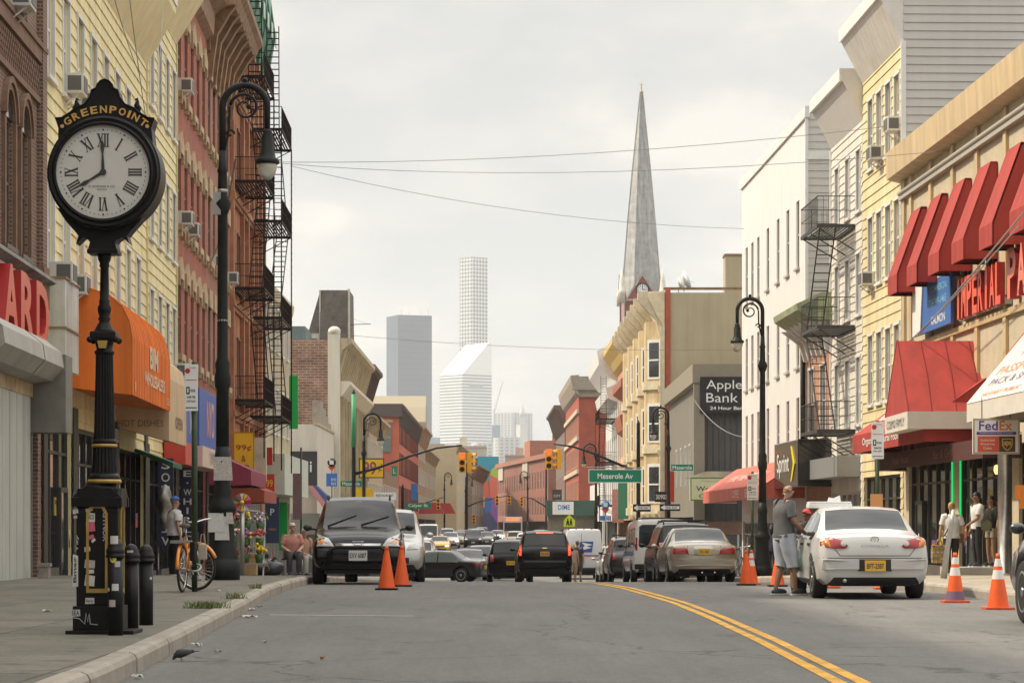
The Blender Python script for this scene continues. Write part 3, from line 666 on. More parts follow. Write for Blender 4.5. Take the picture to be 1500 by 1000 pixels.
# ---- yellow clapboard house with the orange awning
b = Bld('yellow_house', 'long pale yellow clapboard house with a flared soffit behind the post clock', 'building', 'L', 49.8, 68.4, 13.6)
xs = [b.x(d) for d in (50.9, 53.1, 55.3, 57.5, 59.7, 61.9, 64.1, 66.3)]
b.windows(xs, 10.0, 12.0, .92); b.windows(xs, 6.0, 8.0, .92)
b.shop(.5, 4.2, 3.4, door=2.9, frame=mat('dark_shop_frame', (.05, .045, .04), .5), goods=3); b.shutter(9.6, 11.6, 3.1); b.shop(4.9, 9.3, 3.2, door=6.4, frame=mat('dark_shop_frame', (.05, .045, .04), .5), goods=5); b.shop(12.2, 18.0, 3.0, frame=M_DARK, base=.3)
b.body([M_YELS], course=.30, dep=13, tilt=.028)
for d, z in ((53.1, 10.0), (55.3, 10.0), (51.5, 5.95), (53.6, 5.9)): b.ac(b.x(d), z + .02)
b.mould('soffit', [(-.02, 13.4), (-.80, 14.75), (-.80, 15.0), (0, 15.0)], ribmat('soffit_boards', (.74, .65, .37), .42, .55, .012))
m = MB(); m.box((0, -.84, 14.95), (b.W, -.78, 15.2)); b.part('gutter', m, M_WHITE)
m = MB(); m.box((b.W - .10, -.05, 3.5), (b.W + .02, 0, 13.4)); b.part('corner_board', m, M_YELSH)
b.piers([(0, .5), (4.2, 4.9), (9.3, 9.6), (11.6, 12.2), (18.0, b.W)], 3.6)
M_ORA = mat('orange_canvas', (.74, .18, .026), .8, var=.14, vs=.9, streak=.26, bump=.5, bs=2.2)
r = b.thing('barrel_awning', 'big orange barrel awning with faded white lettering behind the post clock', 'awning', (b.x(53.6) + b.x(61.4)) / 2, 3.85); x0, x1 = b.x(53.6), b.x(61.4); hw = (x1 - x0) / 2; m = MB()
pr = [(0, 2.25), (-.45, 2.22), (-.85, 2.08), (-1.12, 1.85), (-1.27, 1.55), (-1.33, 1.2), (-1.33, 0), (-1.27, 0), (0, .15)]
m.prism(pr, -hw, hw, axis='x'); can = m.build('canopy', M_ORA, r)
m = MB()
for i in range(25):
    x = -hw + hw * 2 * i / 24; m.tube([(x, p[0], p[1] + .004) for p in pr[:7]], .014, 5)
m.build('rib', M_ORA, r)
M_FADED = mat('faded_white_letters', (.74, .58, .42), .8, var=.3, vs=6)
m = MB(); m.text('BIM', FR((.3, -1.345, 1.0)), .5, 1.7, bold=.04); m.text('WHOLESALERS', FR((.5, -1.345, .5)), .28, 4.3, bold=.03); m.text('1', FR((-3.4, -1.345, .2)), .2, .12); m.text('DELI', FR((3.4, -1.345, .2)), .16, .7); m.build('lettering', M_FADED, can)
# grey side panel boxes between the shops
r = b.thing('panel_box', 'tall white panelled sign box standing between the red letters and the orange awning', 'sign', b.x(51.6), 4.0)
m = MB(); m.box((-1.0, -.35, .2), (1.0, .0, 2.0)); m.box((-1.03, -.38, 1.0), (1.03, .0, 1.04), 1); m.box((-1.03, -.38, 1.98), (1.03, 0, 2.03), 1); m.build('panel', [mat('dirty_white_panel', (.52, .52, .49), .6, var=.2, vs=1.5, streak=.3), M_BROWN], r)
# ---- second yellow house
b2 = Bld('yellow_house', 'taller and narrower pale yellow clapboard house next to the red brick house', 'building', 'L', 68.4, 76.6, 15.6)
xs = [b2.x(d) for d in (69.6, 71.7, 73.8, 75.7)]
for z in (5.5, 8.9, 12.5): b2.windows(xs, z, z + 2.0, .92)
b2.shop(.4, 7.6, 3.0, door=3.2, frame=M_DARK, base=.3); b2.body([M_YELS], course=.30, dep=13, tilt=.028); b2.piers([(0, .4), (7.6, b2.W)], 3.3)
b2.mould('soffit', [(-.02, 15.5), (-.82, 16.8), (-.82, 17.05), (0, 17.05)], ribmat('soffit_boards', (.76, .66, .40), .42))
m = MB(); m.box((0, -.86, 17.0), (b2.W, -.8, 17.25)); b2.part('gutter', m, M_WHITE)
for x in (-.04, b2.W - .1): m = MB(); m.box((x, -.06, 3.4), (x + .11, 0, 15.5)); b2.part('corner_board', m, M_YELSH)
b2.ac(b2.x(76.2), 5.5)
M_BEIGE = mat('beige_sign', (.60, .44, .27), .7, var=.12, vs=1, streak=.15)
x0, x1 = b.x(61.55), b.x(66.0); hw = (x1 - x0) / 2; r = b.thing('boxed_awning', 'beige boxed awning reading HOT DISHES beside the orange barrel awning', 'awning', (x0 + x1) / 2, 3.15)
m = MB(); m.prism([(0, 2.2), (-.9, 2.15), (-1.2, 1.9), (-1.3, 1.5), (-1.3, 0), (-1.24, 0), (0, .35)], -hw, hw, axis='x'); can = m.build('canopy', M_BEIGE, r)
m = MB(); m.text('HOT DISHES', frame_m((-hw - .012, -.62, .42), (0, -1, 0), (0, 0, 1)), .16, 1.1); m.text('OPEN', FR((.2, -1.312, .5)), .3, 1.8, bold=.02); m.build('lettering', mat('dull_brown_letters', (.25, .16, .10), .8), can)
r = b.thing('scalloped_valance', 'small dark green scalloped shop valance under the beige boxed awning', 'awning', b.x(66.8), 2.6); m = MB(); m.prism([(0, .5), (-1.0, .12), (-1.0, 0), (-.96, 0), (0, .4)], -1.2, 1.2, axis='x'); m.build('canopy', mat('dark_green_canvas', (.03, .12, .07), .8, var=.2), r)
# ---- red brick houses
def redhouse(D0, D1, label, mb_, pointed):
    b = Bld('brick_house', label, 'building', 'L', D0, D1, 19.0); n = int(b.W / 2.0); xs = [1.1 + i * (b.W - 2.2) / (n - 1) for i in range(n)]
    for z0, z1 in ((6.3, 8.6), (10.2, 12.4), (14.2, 16.5)): b.windows(xs, z0, z1, .98, mat('window_trim_brown', (.17, .10, .07), .6), 'flush', sill=False)
    b.shop(.4, b.W / 2 - .3, 3.1, door=2.5, frame=mat('dark_shop_frame', (.05, .045, .04), .5), goods=9); b.shop(b.W / 2 + .3, b.W - .4, 3.1, frame=M_DARK)
    b.body([mb_], dep=13, reveal=.2); b.piers([(0, .4), (b.W / 2 - .3, b.W / 2 + .3), (b.W - .4, b.W)], 3.2); m = MB(); q = MB()
    if pointed: m.prism([(-.66, -.25), (-.5, -.25), (-.5, -.02), (.5, -.02), (.5, -.25), (.66, -.25), (.66, .3), (0, .66), (-.66, .3)], -.09, 0)
    else: m.box((-.68, -.08, 0), (.68, 0, .62))
    q.prism([(-.68, 0), (-.68, -.2), (-.6, -.2), (-.6, -.38), (-.42, -.38), (-.42, -.2), (.42, -.2), (.42, -.38), (.6, -.38), (.6, -.2), (.68, -.2), (.68, 0)], -.14, .02)
    lo, so_ = m.build('lintel', M_TAN), q.build('sill', M_TAN)
    for z0, z1 in ((6.3, 8.6), (10.2, 12.4), (14.2, 16.5)):
        for x in xs: b.link('lintel', lo.data, x, z1); b.link('sill', so_.data, x, z0)
    bpy.data.objects.remove(lo); bpy.data.objects.remove(so_); return b, xs
b, xs = redhouse(76.6, 87.2, 'painted red brick house with pointed tan lintels beside the yellow house', M_REDB, True)
b.ac(xs[0] - .1, 14.2); b.ac(xs[0], 10.2); b.ac(xs[1], 10.1); m = MB(); m.prism([(0, 17.6), (-.25, 17.8), (-.3, 18.5), (-.7, 18.8), (-.7, 19.0), (0, 19.0)], 0, b.W, axis='x'); b.part('cornice', m, M_BROWN)
M_NYBLUE = mat('blue_shop_sign', (.035, .10, .42), .5, var=.08)
M_PINKL = mat('pink_letters', (.80, .40, .33), .6)
board(b2, b2.x(72.6), b2.x(76.5), 3.5, 4.75, -.60, -.05, M_NYBLUE, 'shop_sign', 'small blue sign between the beige boxed awning and the large blue sign', [('10', .62, .5, 1.0, .7, M_WHITE)])
board(b2, b2.x(72.6), b2.x(76.5), 2.85, 3.48, -.66, -.05, mat('red_shop_sign', (.55, .06, .04), .5), 'shop_sign', 'red strip sign under the small blue sign', [('SHOES', .7, .5, 1.6, .3, M_WHITE)])
board(b, b.x(77.5), b.x(84.6), 3.55, 5.3, -.62, -.05, M_NYBLUE, 'shop_sign', 'large bright blue sign with pink letters left of the tall lamp post', [('NYO', .55, .52, 2.7, 1.15, M_PINKL)])
board(b, b.x(77.5), b.x(84.6), 2.9, 3.53, -.72, -.05, mat('pale_pink_sign', (.66, .50, .42), .6, var=.1), 'shop_sign', 'pale pink strip sign under the large blue sign', [('TOWN', .5, .5, 2.2, .4, mat('grey_letters', (.4, .36, .33), .7))])
M_NAVY = mat('navy_panel', (.018, .022, .06), .5, var=.2)
def vert(px, D, z0, z1, txt, label):
    h = z1 - z0; bladesign((PX(px, D), D, z0), .44, h, M_NAVY, 'vertical_sign', label, [(c, .5, 1 - (i + .5) / len(txt), .06 if c in '·I' else .24, .05 if c == '·' else h / len(txt) * .68, mat('pale_letters', (.62, .58, .50), .6, var=.2)) for i, c in enumerate(txt)], thick=.12)
vert(243, 72, .5, 3.0, 'SONY·JV', 'navy vertical sign reading SONY behind the man in the blue cap'); vert(275, 77.3, .3, 3.1, 'GE·WHIRLCO', 'navy vertical sign reading GE WHIRL beside the parking sign pole')
r = b2.thing('display_bag', 'grey plastic covered stock hanging by a door behind the man in the blue cap', 'stock', b2.x(70.0), 1.0, -.35); m = MB(); m.ell((0, 0, .62), (.5, .16, .62), 18, 14); m.v = [Vector((v.x * (1 + .25 * sin(v.z * 9)), v.y * (1 + .35 * sin(v.z * 13 + v.x * 7)), v.z)) for v in m.v]; m.build('plastic_cover', mat('grey_plastic_sheet', (.22, .21, .19), .4, var=.45, vs=4, bump=.8, bs=6), r)
b, xs = redhouse(87.2, 97.4, 'red brick house with a heavy brown bracketed cornice behind the tall lamp post', M_REDB2, False)
for i, z in ((1, 10.2), (4, 10.2)): b.ac(xs[min(i, len(xs) - 1)], z)
m = MB()
for i in range(7):
    x = .5 + i * (b.W - 1) / 6; m.prism([(0, 16.8), (-.22, 17.0), (-.35, 17.9), (-.75, 18.6), (-1.0, 18.9), (0, 18.9)], x - .2, x + .2, axis='x'); m.prism([(0, 16.3), (-.16, 16.5), (-.22, 17.0), (0, 17.2)], x - .16, x + .16, axis='x')
m.prism([(0, 18.7), (-.95, 18.85), (-1.1, 19.2), (-1.25, 19.35), (-1.25, 19.6), (0, 19.6)], -.1, b.W + .1, axis='x'); m.box((0, -.12, 17.3), (b.W, 0, 18.7)); b.part('cornice', m, M_BROWN)
M_MAR = mat('maroon_canvas', (.26, .035, .07), .75, var=.1, vs=2)
awning(b, .2, 8.4, 3.7, 2.5, 1.5, .5, M_MAR, 'shop_awning', 'maroon canvas awning behind the base of the tall lamp post')
M_YSIGN = mat('yellow_sign', (.76, .47, .01), .45, var=.06); M_SCRIPT = mat('dark_red_script', (.22, .03, .03), .6)
bladesign((PX(357, 96), 96, PZ(695, 96)), .78, 1.6, M_YSIGN, 'hanging_sign', 'yellow hanging sign reading 99c and UP behind the tall lamp post', [('99¢', .5, .62, .58, .26, M_SCRIPT), ('&', .5, .38, .16, .24, M_SCRIPT), ('UP', .5, .15, .42, .26, M_SCRIPT)], border=mat('dark_yellow_frame', (.35, .2, .01), .5))
# ---- terracotta house with the fire escapes
b = Bld('terracotta_house', 'terracotta house carrying black fire escapes and a green metal cornice', 'building', 'L', 97.4, 113.2, 21.6)
xs = [1.4, 3.6, 5.8, 8.2, 10.4, 12.6, 14.6]
for z in (6.2, 10.3, 14.4, 18.4): b.windows(xs, z, z + 2.2, 1.0, mat('window_trim_brown', (.17, .1, .07), .6))
b.shop(.4, 7, 2.6, door=3, frame=M_ALU); b.shop(7.5, 15.3, 2.6, frame=M_ALU); b.body([M_TERRA], dep=13)
m = MB()
for x in (.25, 4.7, 7.0, 9.3, 11.5, 13.6, 15.5): m.box((x - .22, -.16, 3.2), (x + .22, 0, 21.6)); m.box((x - .3, -.22, 20.4), (x + .3, 0, 20.8))
for z in (5.3, 9.5, 13.6, 17.6): m.box((0, -.20, z), (b.W, 0, z + .22)); m.box((0, -.13, z - .15), (b.W, 0, z - .002))
b.part('pilaster', m, mat('terracotta_trim', (.43, .20, .11), .8, var=.25, vs=2, streak=.3))
m = MB(); g = mat('green_copper', (.04, .17, .10), .6, var=.3, vs=2, streak=.3)
m.prism([(0, 20.9), (-.2, 21.0), (-.3, 21.6), (-.45, 22.0), (-.45, 22.4), (0, 24.6)], 0, b.W, axis='x')
for i in range(8):
    x = .3 + i * 2.15; m.prism([(-.05, 20.6), (-.25, 20.7), (-.5, 22.1), (-.6, 22.7), (-.3, 24.9), (-.05, 24.9)], x - .28, x + .28, axis='x'); m.box((x - .34, -.42, 22.3), (x - .29, -.1, 24.9), 1); m.box((x - .30, -.64, 22.15), (x + .30, -.60, 22.8), 1)
b.part('cornice', m, [g, mat('pale_green_edge', (.60, .70, .64), .5)])
fire_escape(b, .8, 5.8, [5.9, 10.2, 14.3, 18.3], 1.25, 'rusty black fire escape nearer to the tall lamp post, on the terracotta house', ladder_top=21.5); fire_escape(b, 8.6, 14.6, [5.6, 9.7, 13.7, 17.5], 1.35, 'rusty black fire escape at the far end of the terracotta house, against the sky', ladder_top=21.8)
M_REDC = mat('red_brown_canvas', (.34, .07, .04), .75, var=.15, vs=2)
awning(b, .3, 6.5, 3.0, 2.0, 1.3, .45, M_REDC, 'shop_awning', 'small red brown awning beyond the maroon awning, above the flower stand')
def hang(px, D, y0, y1, w, mats, label, tx=(), n='hanging_sign', **k): return bladesign((PX(px, D), D, PZ(y1, D)), w, (y1 - y0) * D / F, mats, n, label, tx, **k)
hang(381, 101, 641, 704, .5, mat('pale_stained_sign', (.55, .52, .42), .6, var=.3, vs=1.5), 'pale stained sign beside the yellow 99c sign', thick=.3)
hang(395, 108, 655, 681, .24, M_RED, 'small dark red hanging sign past the pale stained sign'); hang(395, 106, 694, 721, .40, mat('bright_red_sign', (.50, .04, .02), .5), 'bright red curved hanging sign left of the whitish shop sign', [('99', .5, .5, .26, .3, M_YSIGN)])
# ---- cream low house, end of the block
b = Bld('cream_house', 'low cream rendered house at the corner behind the far fire escape', 'building', 'L', 113.2, 127.5, 11.8, fx=lambda d: -10.98 - (d - 113.2) * .004)
for z in (5.4, 9.2): b.windows([1.6, 4.2, 6.8, 9.4, 12.2], z, z + 2.0, 1.0)
b.shop(.4, 13.8, 2.2, door=6); b.body([M_CREAM], dep=13); m = MB(); m.prism([(0, 11.4), (-.12, 11.5), (-.2, 11.9), (-.2, 12.0), (0, 12.0)], 0, b.W, axis='x'); b.part('cornice', m, mat('cornice_cream', (.6, .5, .36), .8, streak=.3))
M_GRN = mat('bright_green_sign', (.0, .36, .06), .45)
board(b, .2, 14.0, 2.5, 4.3, -.9, -.05, mat('white_green_sign', (.56, .60, .53), .5, var=.1), 'shop_sign', 'long whitish shop sign with a pale green edge, end of the block', border=mat('pale_green_edge', (.6, .7, .64), .5))
hang(430, 121, 550, 628, .42, M_GRN, 'tall bright green blade sign at the block end under the fire escape', n='vertical_sign'); hang(404, 115, 668, 722, .24, M_GRN, 'narrow bright green panel beside the whitish shop sign')
hang(415, 119, 735, 806, .38, M_GRN, 'bright green shop door panel under the whitish sign', n='door_panel'); 
hang(399, 108, 728, 795, .58, mat('parking_navy', (.03, .05, .11), .5), 'dark blue parking board with a white P beside the green door panel', [('P', .5, .68, .17, .28, M_SIGNW), ('Park', .5, .93, .3, .08, mat('light_blue_letters', (.2, .5, .7), .5)), ('OPEN', .5, .3, .3, .1, mat('orange_letters', (.6, .25, .05), .5))], n='parking_sign')
# ---- beyond the crossing
def simple(name, label, side, D0, D1, H, mats, rows, n, w=1.0, h=1.9, mf=M_TRIM, dep=12, cornice=None, shopz=None, fx=None, mi_side=0, cz=.9, cp=.7, near_ops=()):
    b = Bld(name, label, 'building', side, D0, D1, H, fx=fx)
    xs = [(i + .5) * b.W / n for i in range(n)]
    for z in rows: b.windows(xs, z, z + h, w, mf, '', sill=D0 < 320)
    if shopz: b.hole(.3, b.zb, b.W - .3, shopz)
    b.body(mats, dep=dep, mi_side=mi_side, near_ops=near_ops, reveal=.3)
    if cornice:
        m = MB(); m.prism([(0, H - cz), (-cp * .3, H - cz * .8), (-cp * .45, H - cz * .35), (-cp, H - cz * .1), (-cp, H + .1), (0, H + .1)], -.1, b.W + .1, axis='x')
        k = max(3, int(b.W / 1.6))
        for i in range(k): x = .3 + i * (b.W - .6) / (k - 1); m.prism([(0, H - cz * 1.5), (-cp * .3, H - cz * 1.2), (-cp * .8, H - cz * .2), (0, H - cz * .1)], x - .16, x + .16, axis='x')
        b.part('cornice', m, cornice)
    if shopz:
        m = MB(); k = max(3, int(b.W / 1.5)); d = (b.W - .6) / k
        for i in range(k + 1): m.box((.3 + i * d - .05, .05, b.zb), (.3 + i * d + .05, .2, shopz))
        b.part('shop_frame', m, mat('dark_shop_frame', (.05, .045, .04), .5)); g = MB(); g.quad((.3, .12, b.zb), (b.W - .3, .12, b.zb), (b.W - .3, .12, shopz), (.3, .12, shopz)); b.part('shop_window', g, M_GLASS)
    return b
b = simple('corner_shop', 'low white rendered corner shop with a charcoal sign across the side street', 'L', 146, 160.5, 6.9, [mat('white_render', (.66, .61, .53), .85, var=.08, vs=.8, streak=.12)], [], 4, shopz=1.1)
m = MB(); m.box((0, 11.5, 5.6), (b.W, 12, 7.6)); m.box((-.05, -.06, 6.85), (b.W, .2, 7.0)); b.part('parapet', m, M_CREAM)
m = MB()
for i in range(5): m.box((3 + i * 2.3, .02, 6.9), (5.3 + i * 2.3, .5, 8.4 - i * .35))
b.part('stepped_parapet', m, mat('stepped_brick', (.36, .31, .26), .85, var=.25))
M_CHAR = mat('charcoal_sign', (.035, .035, .04), .5)
r = bladesign((PX(444, 145.4), 145.4, PZ(711, 145.4)), 1.6, 1.95, M_CHAR, 'corner_sign', 'charcoal sign with a white letter e on the low white corner shop', [('e', .22, .45, .55, .9, M_SIGNW), ('i', .78, .55, .1, .6, M_SIGNW)], thick=.3)
r = empty('shop_awning', (PX(473, 145), 145, PZ(745, 145)), 0, 'blue and pink striped awning at the low white corner shop', 'awning'); m = MB(); m.prism([(-.8, 1.3), (.1, 0), (.5, 0), (-.5, 1.3)], -.9, .9, 0); m.prism([(-.5, 1.3), (.5, 0), (1.1, 0), (-.3, 1.3)], -.9, .9, 1); m.build('canopy', [mat('awning_pink', (.50, .22, .24), .7), mat('awning_blue', (.06, .10, .24), .7)], r)
r = empty('side_shutter', (PX(440, 145.6), 145.6, gz(145) + .15), 0, 'dark grey shop front on the side of the low white corner shop', 'shop front'); m = MB(); m.box((-1.4, -.1, 0), (1.0, .1, 2.2)); m.box((-1.4, -.16, 2.2), (1.1, .1, 3.4), 1); m.build('panel', [mat('dark_grey_panel', (.07, .07, .08), .6), mat('olive_grey_panel', (.22, .22, .19), .7)], r)
M_BRK = brickmat('side_brick', (.36, .175, .105), (.24, .12, .08), (.40, .32, .26), .5, .17, .03, var=.5)
b = simple('cornice_house', 'cream house with a huge bracketed cornice and a bare brick side wall', 'L', 161, 190, 12.8, [M_CREAM, M_BRK], [3.2, 7.2], 9, 1.1, 2.4, cornice=M_CREAM, shopz=1.3, mi_side=1, cz=1.9, cp=1.1)
m = MB(); m.box((-.25, -.35, .4), (.35, .4, 13.3)); m.ell((.05, 0, 13.35), (.4, .4, .3)); m.prism([(0, 9.0), (-.5, 9.3), (-1.0, 10.0), (-1.0, 10.2), (0, 10.2)], 0, b.W, axis='x'); b.part('corner_pier', m, mat('pale_cream_trim', (.70, .65, .54), .8, streak=.15))
m = MB()
for i in range(10):
    x = 1 + i * 3; m.box((x - .2, -.55, 3), (x + .2, 0, 9.2))
b.part('pilaster', m, M_CREAM)
# slate mansard tower on its roof, seen side on
r = empty('mansard_tower', (PX(483, 176), 176, 12.3), 0, 'grey slate mansard tower rising above the cream cornice house', 'roof tower'); m = MB()
vb = [(-.53, -2, 0), (1.45, -2, 0), (1.45, 4, 0), (-.53, 4, 0)]; vt = [(-.53, -1.6, 4.85), (1.45, -1.6, 4.85), (1.45, 3, 4.85), (-.53, 3, 4.85)]
m.add(vb + vt, [(0, 1, 5, 4), (1, 2, 6, 5), (2, 3, 7, 6), (3, 0, 4, 7), (4, 5, 6, 7)]); m.build('slate_roof', mat('slates', (.14, .125, .11), .85, var=.35, vs=2, bump=.5, bs=6), r)
m = MB(); m.prism([(-1.9, 0), (-.53, 0), (-.53, 4.8)], -1.7, 3, 1); m.prism([(-1.9, 0), (-.57, 0), (-.57, 1.9), (-1.1, 1.9)], -1.76, -1.70); m.prism([(-1.65, .35), (-.75, .35), (-.75, 1.55), (-1.15, 1.55)], -1.80, -1.76, 1); m.box((1.38, -2.06, 0), (1.5, -1.5, 4.9)); m.box((-.6, -1.72, 0), (-.5, -1.6, 4.85)); m.build('dormer', [mat('grey_white_trim', (.5, .47, .42), .7, var=.2), mat('slates', (.14, .125, .11), .85)], r)
m = MB(); m.bar((1.5, -1.6, 2.5), (2.9, -1.6, 2.55), .03); m.bar((1.5, -1.6, 3.0), (2.7, -1.6, 2.56), .008); m.build('antenna', M_IRON, r)
r = empty('metal_roof', (PX(440, 168), 168, 12.6), 0, 'blue grey standing seam roof behind the far fire escape', 'roof'); m = MB(); m.prism([(-1.3, 0), (.5, 0), (.3, 1.6), (-1.3, 1.6)], 0, 5); m.build('roof_sheet', ribmat('seam_roof', (.17, .22, .22), .6, .5, .03), r)
b = simple('brown_house', 'narrow dark brown house with a bracketed cornice just past the cream cornice house', 'L', 190, 202, 13.0, [mat('brown_paint', (.16, .11, .09), .8, var=.2)], [2.6, 6, 9.3], 4, cornice=mat('brown_dark', (.13, .09, .075), .8), shopz=1.5, cz=1.8, cp=1.1)
b = simple('tan_house', 'tan house between the brown house and the red cornice house', 'L', 202, 225, 9.8, [M_CREAM], [2.6, 6], 8, cornice=M_CREAM, shopz=1.5)
b = simple('tan_house', 'low tan shops with white fascia below the red cornice house', 'L', 225, 258, 6.0, [mat('brown_brick_shop', (.27, .15, .10), .85, var=.2)], [2.8], 10, shopz=1.5)
b = simple('red_house', 'orange red brick house with a dark bracketed cornice and one big side window', 'L', 260, 318, 13.2, [mat('orange_red_brick', (.46, .12, .07), .85, var=.15, vs=.6), mat('bright_orange_red', (.52, .15, .09), .85, var=.12, vs=.6)], [3, 6.4, 9.6], 16, 1.0, 2.1, mf=M_BLACK, cornice=mat('dark_cornice', (.11, .09, .08), .7), shopz=2, cz=1.3, cp=.6, mi_side=1)
m = MB(); m.box((1.2, -.15, 8.6), (2.8, .1, 11.6)); m.box((1.0, -.2, 11.6), (3.0, .1, 11.9), 1); m.box((1.2, -.16, 10.05), (2.8, -.15, 10.15), 1); p = m.build('side_window', [mat('grey_green_glass', (.17, .21, .19), .15), M_TAN], b.root, loc=(0, 12, 0), rot=(0, 0, -pi / 2), zoff=-b.zb); p.location = (0, 3.6, 0)
m = MB(); m.box((-.3, -.4, 13.25), (b.W, 12.3, 13.5)); m.box((-.35, -.3, 12.2), (-.01, 12, 13.25)); b.part('roof_edge', m, mat('dark_cornice', (.11, .09, .08), .7))
b = simple('tan_house', 'tan house with a pointed gable right before the glass tower', 'L', 318, 348, 13.4, [mat('tan_brick', (.36, .26, .15), .85, var=.15)], [3, 6.4, 9.6], 8, cornice=M_TAN, shopz=2, cz=1.5, cp=1)
m = MB(); m.prism([(20, 13.4), (24, 13.4), (24, 15), (25.5, 17), (27, 18.6), (28.5, 17), (30, 15), (30, 13.4)], -.2, 8); b.part('gable', m, mat('gable_tan', (.40, .35, .25), .85))
b = simple('fire_escape_house', 'olive tan house at the end of the red brick row', 'L', 348, 392, 11.3, [mat('olive_tan', (.36, .29, .18), .85, var=.15)], [3, 6.4], 8, shopz=2, cornice=M_TAN)
b = simple('bank_hall', 'broad plain tan stone building under the far traffic signal', 'L', 396, 440, 13.6, [mat('pale_tan_stone', (.56, .46, .30), .85, var=.08, vs=.5)], [3.5, 8], 5, 1.4, 3, cornice=M_TAN, dep=30, shopz=None, fx=lambda d: -8.6 + (d - 396) * .02)
b = simple('tan_house', 'weathered tan house with a heavy cornice beside the mural', 'L', 442, 490, 11.5, [mat('weathered_tan', (.35, .29, .21), .85, var=.25)], [3, 6.5], 7, cornice=M_BROWN, fx=lambda d: -6.9 + (d - 442) * .03, cz=1.6, cp=1.4)
for D0, xp, w_, lab in ((300, 632, 3.0, 'red shop awning nearer under the far green street sign'), (318, 650, 3.0, 'red shop awning farther along under the far green street sign')):
    r = empty('shop_awning', (PX(xp, D0), D0, PZ(752, D0)), 0, lab, 'awning'); m = MB(); m.prism([(-w_ / 2, 0), (w_ / 2, 0), (w_ / 2 - .7, 1.3), (-w_ / 2 + .2, 1.3)], -.6, .8); m.build('canopy', mat('awning_red_far', (.46, .06, .05), .7, var=.15), r)
# ================================================================== right side of the street, from near to far
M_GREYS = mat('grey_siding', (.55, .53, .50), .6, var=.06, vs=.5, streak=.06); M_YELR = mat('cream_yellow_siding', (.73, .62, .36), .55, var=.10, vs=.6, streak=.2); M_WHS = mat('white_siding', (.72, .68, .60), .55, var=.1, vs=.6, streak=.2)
M_STUC = mat('pebble_panel', (.56, .49, .36), .9, var=.14, vs=2, fine=.25, bump=.6, bs=45); M_TANM = mat('tan_metal', (.58, .44, .25), .5, var=.12, vs=1, streak=.22)
M_AWR = mat('red_canvas', (.37, .042, .032), .8, var=.12, vs=1.2, streak=.2, bump=.45, bs=2.5); M_AWR2 = mat('salmon_canvas', (.56, .13, .09), .8, var=.14, vs=1.2, streak=.25, bump=.5, bs=2)
# ---- the two storey shops with the window awnings
b = Bld('shop_building', 'two storey tan panelled shop building with a row of red window awnings', 'building', 'R', 47.5, 73.0, 11.7); W = b.W
ds = [70.2, 67.4, 64.5, 61.6, 58.5, 55.4, 52.3]
for d in ds: b.windows([b.x(d)], 7.3, 9.3, 1.15, mat('bronze_frame', (.1, .08, .06), .5), 'flush', sill=False)
for d0, d1 in ((72.2, 66.4), (65.4, 60.6), (58.8, 53.2), (52.4, 48.2)): b.shop(b.x(d0 if d0 > d1 else d1), b.x(min(d0, d1)), 3.0, door=b.x(d0) + .8, frame=mat('dark_shop_frame', (.05, .045, .04), .5), base=.4)
b.body([M_STUC], dep=16)
m = MB(); m.prism([(.0, 10.9), (-.42, 11.0), (-.45, 11.75), (.3, 11.75), (.3, 10.9)], -.4, W, axis='x'); b.part('fascia', m, M_TANM)
m = MB(); m.tube([(0, -.12, 10.55), (W, -.12, 10.55)], .07, 8); m.box((0, -.16, 10.35), (W, 0, 10.45)); b.part('conduit', m, mat('grey_conduit', (.40, .37, .32), .6))
m = MB()
for d in [72.7] + [q + 1.45 for q in ds] + [d_ - 1.45 for d_ in ds[-1:]]: m.box((b.x(d) - .16, -.08, 3.2), (b.x(d) + .16, 0, 10.9)); m.box((b.x(d) - .24, -.05, 3.2), (b.x(d) - .17, 0, 10.9), 1)
m.box((0, -.1, 6.0), (W, 0, 6.16)); b.part('pilaster', m, [M_TANM, mat('bronze_frame', (.1, .08, .06), .5)])
proto = None; lab = ['farthest red window awning, beside the cream yellow house', 'second red window awning from the cream yellow house', 'third red window awning from the cream yellow house, above the blue banner', 'fourth red window awning from the cream yellow house, above the blue banner edge', 'fifth red window awning, above the big red letters', 'sixth red window awning, partly cut by the picture edge', 'seventh red window awning, beyond the picture edge']
for i, d in enumerate(ds[:6]):
    p = b.pt(b.x(d), 0, 7.45)
    if proto is None:
        proto = empty('window_awning', p, b.rz, lab[0], 'awning', 'red window awnings in a row'); m = MB(); hw = .68
        m.prism([(-.02, 2.32), (-.18, 2.32), (-.84, .5), (-.84, 0), (-.8, 0), (-.8, .48), (-.15, 2.26), (-.02, 2.26)], -hw, hw, axis='x')
        for s_ in (-hw, hw - .015): m.prism([(-.02, 2.30), (-.17, 2.30), (-.82, .5), (-.82, 0), (-.02, 0)], s_, s_ + .015, axis='x')
        m.build('canopy', M_AWR, proto); m = MB()
        for s_ in (-hw + .04, hw - .04): m.bar((s_, 0, .02), (s_, -.8, .02), .02)
        m.build('frame_rod', M_BLACK, proto)
    else: dup(proto, p, label=lab[i])
r = b.thing('raised_letters', 'big red three dimensional letters IMPERIAL on the shop building', 'sign', b.x(62.0), 6.25, -.05); letters3d(r, 'IMPERIAL', (0, 0, .52), 1.0, 5.1, .22, mat('letter_orange', (.75, .10, .04), .4, var=.08), mat('letter_side_red', (.4, .02, .018), .4))
m = MB(); m.box((-2.6, -.12, .0), (2.6, .03, .16)); m.build('rail', M_STEEL, r)
r = b.thing('raised_letters', 'big red three dimensional letters PA at the picture edge', 'sign', b.x(57.9), 6.25, -.05); letters3d(r, 'PA', (0, 0, .62), 1.15, 1.9, .22, mat('letter_pink', (.78, .22, .16), .4, var=.15), mat('letter_side_red', (.4, .02, .018), .4))
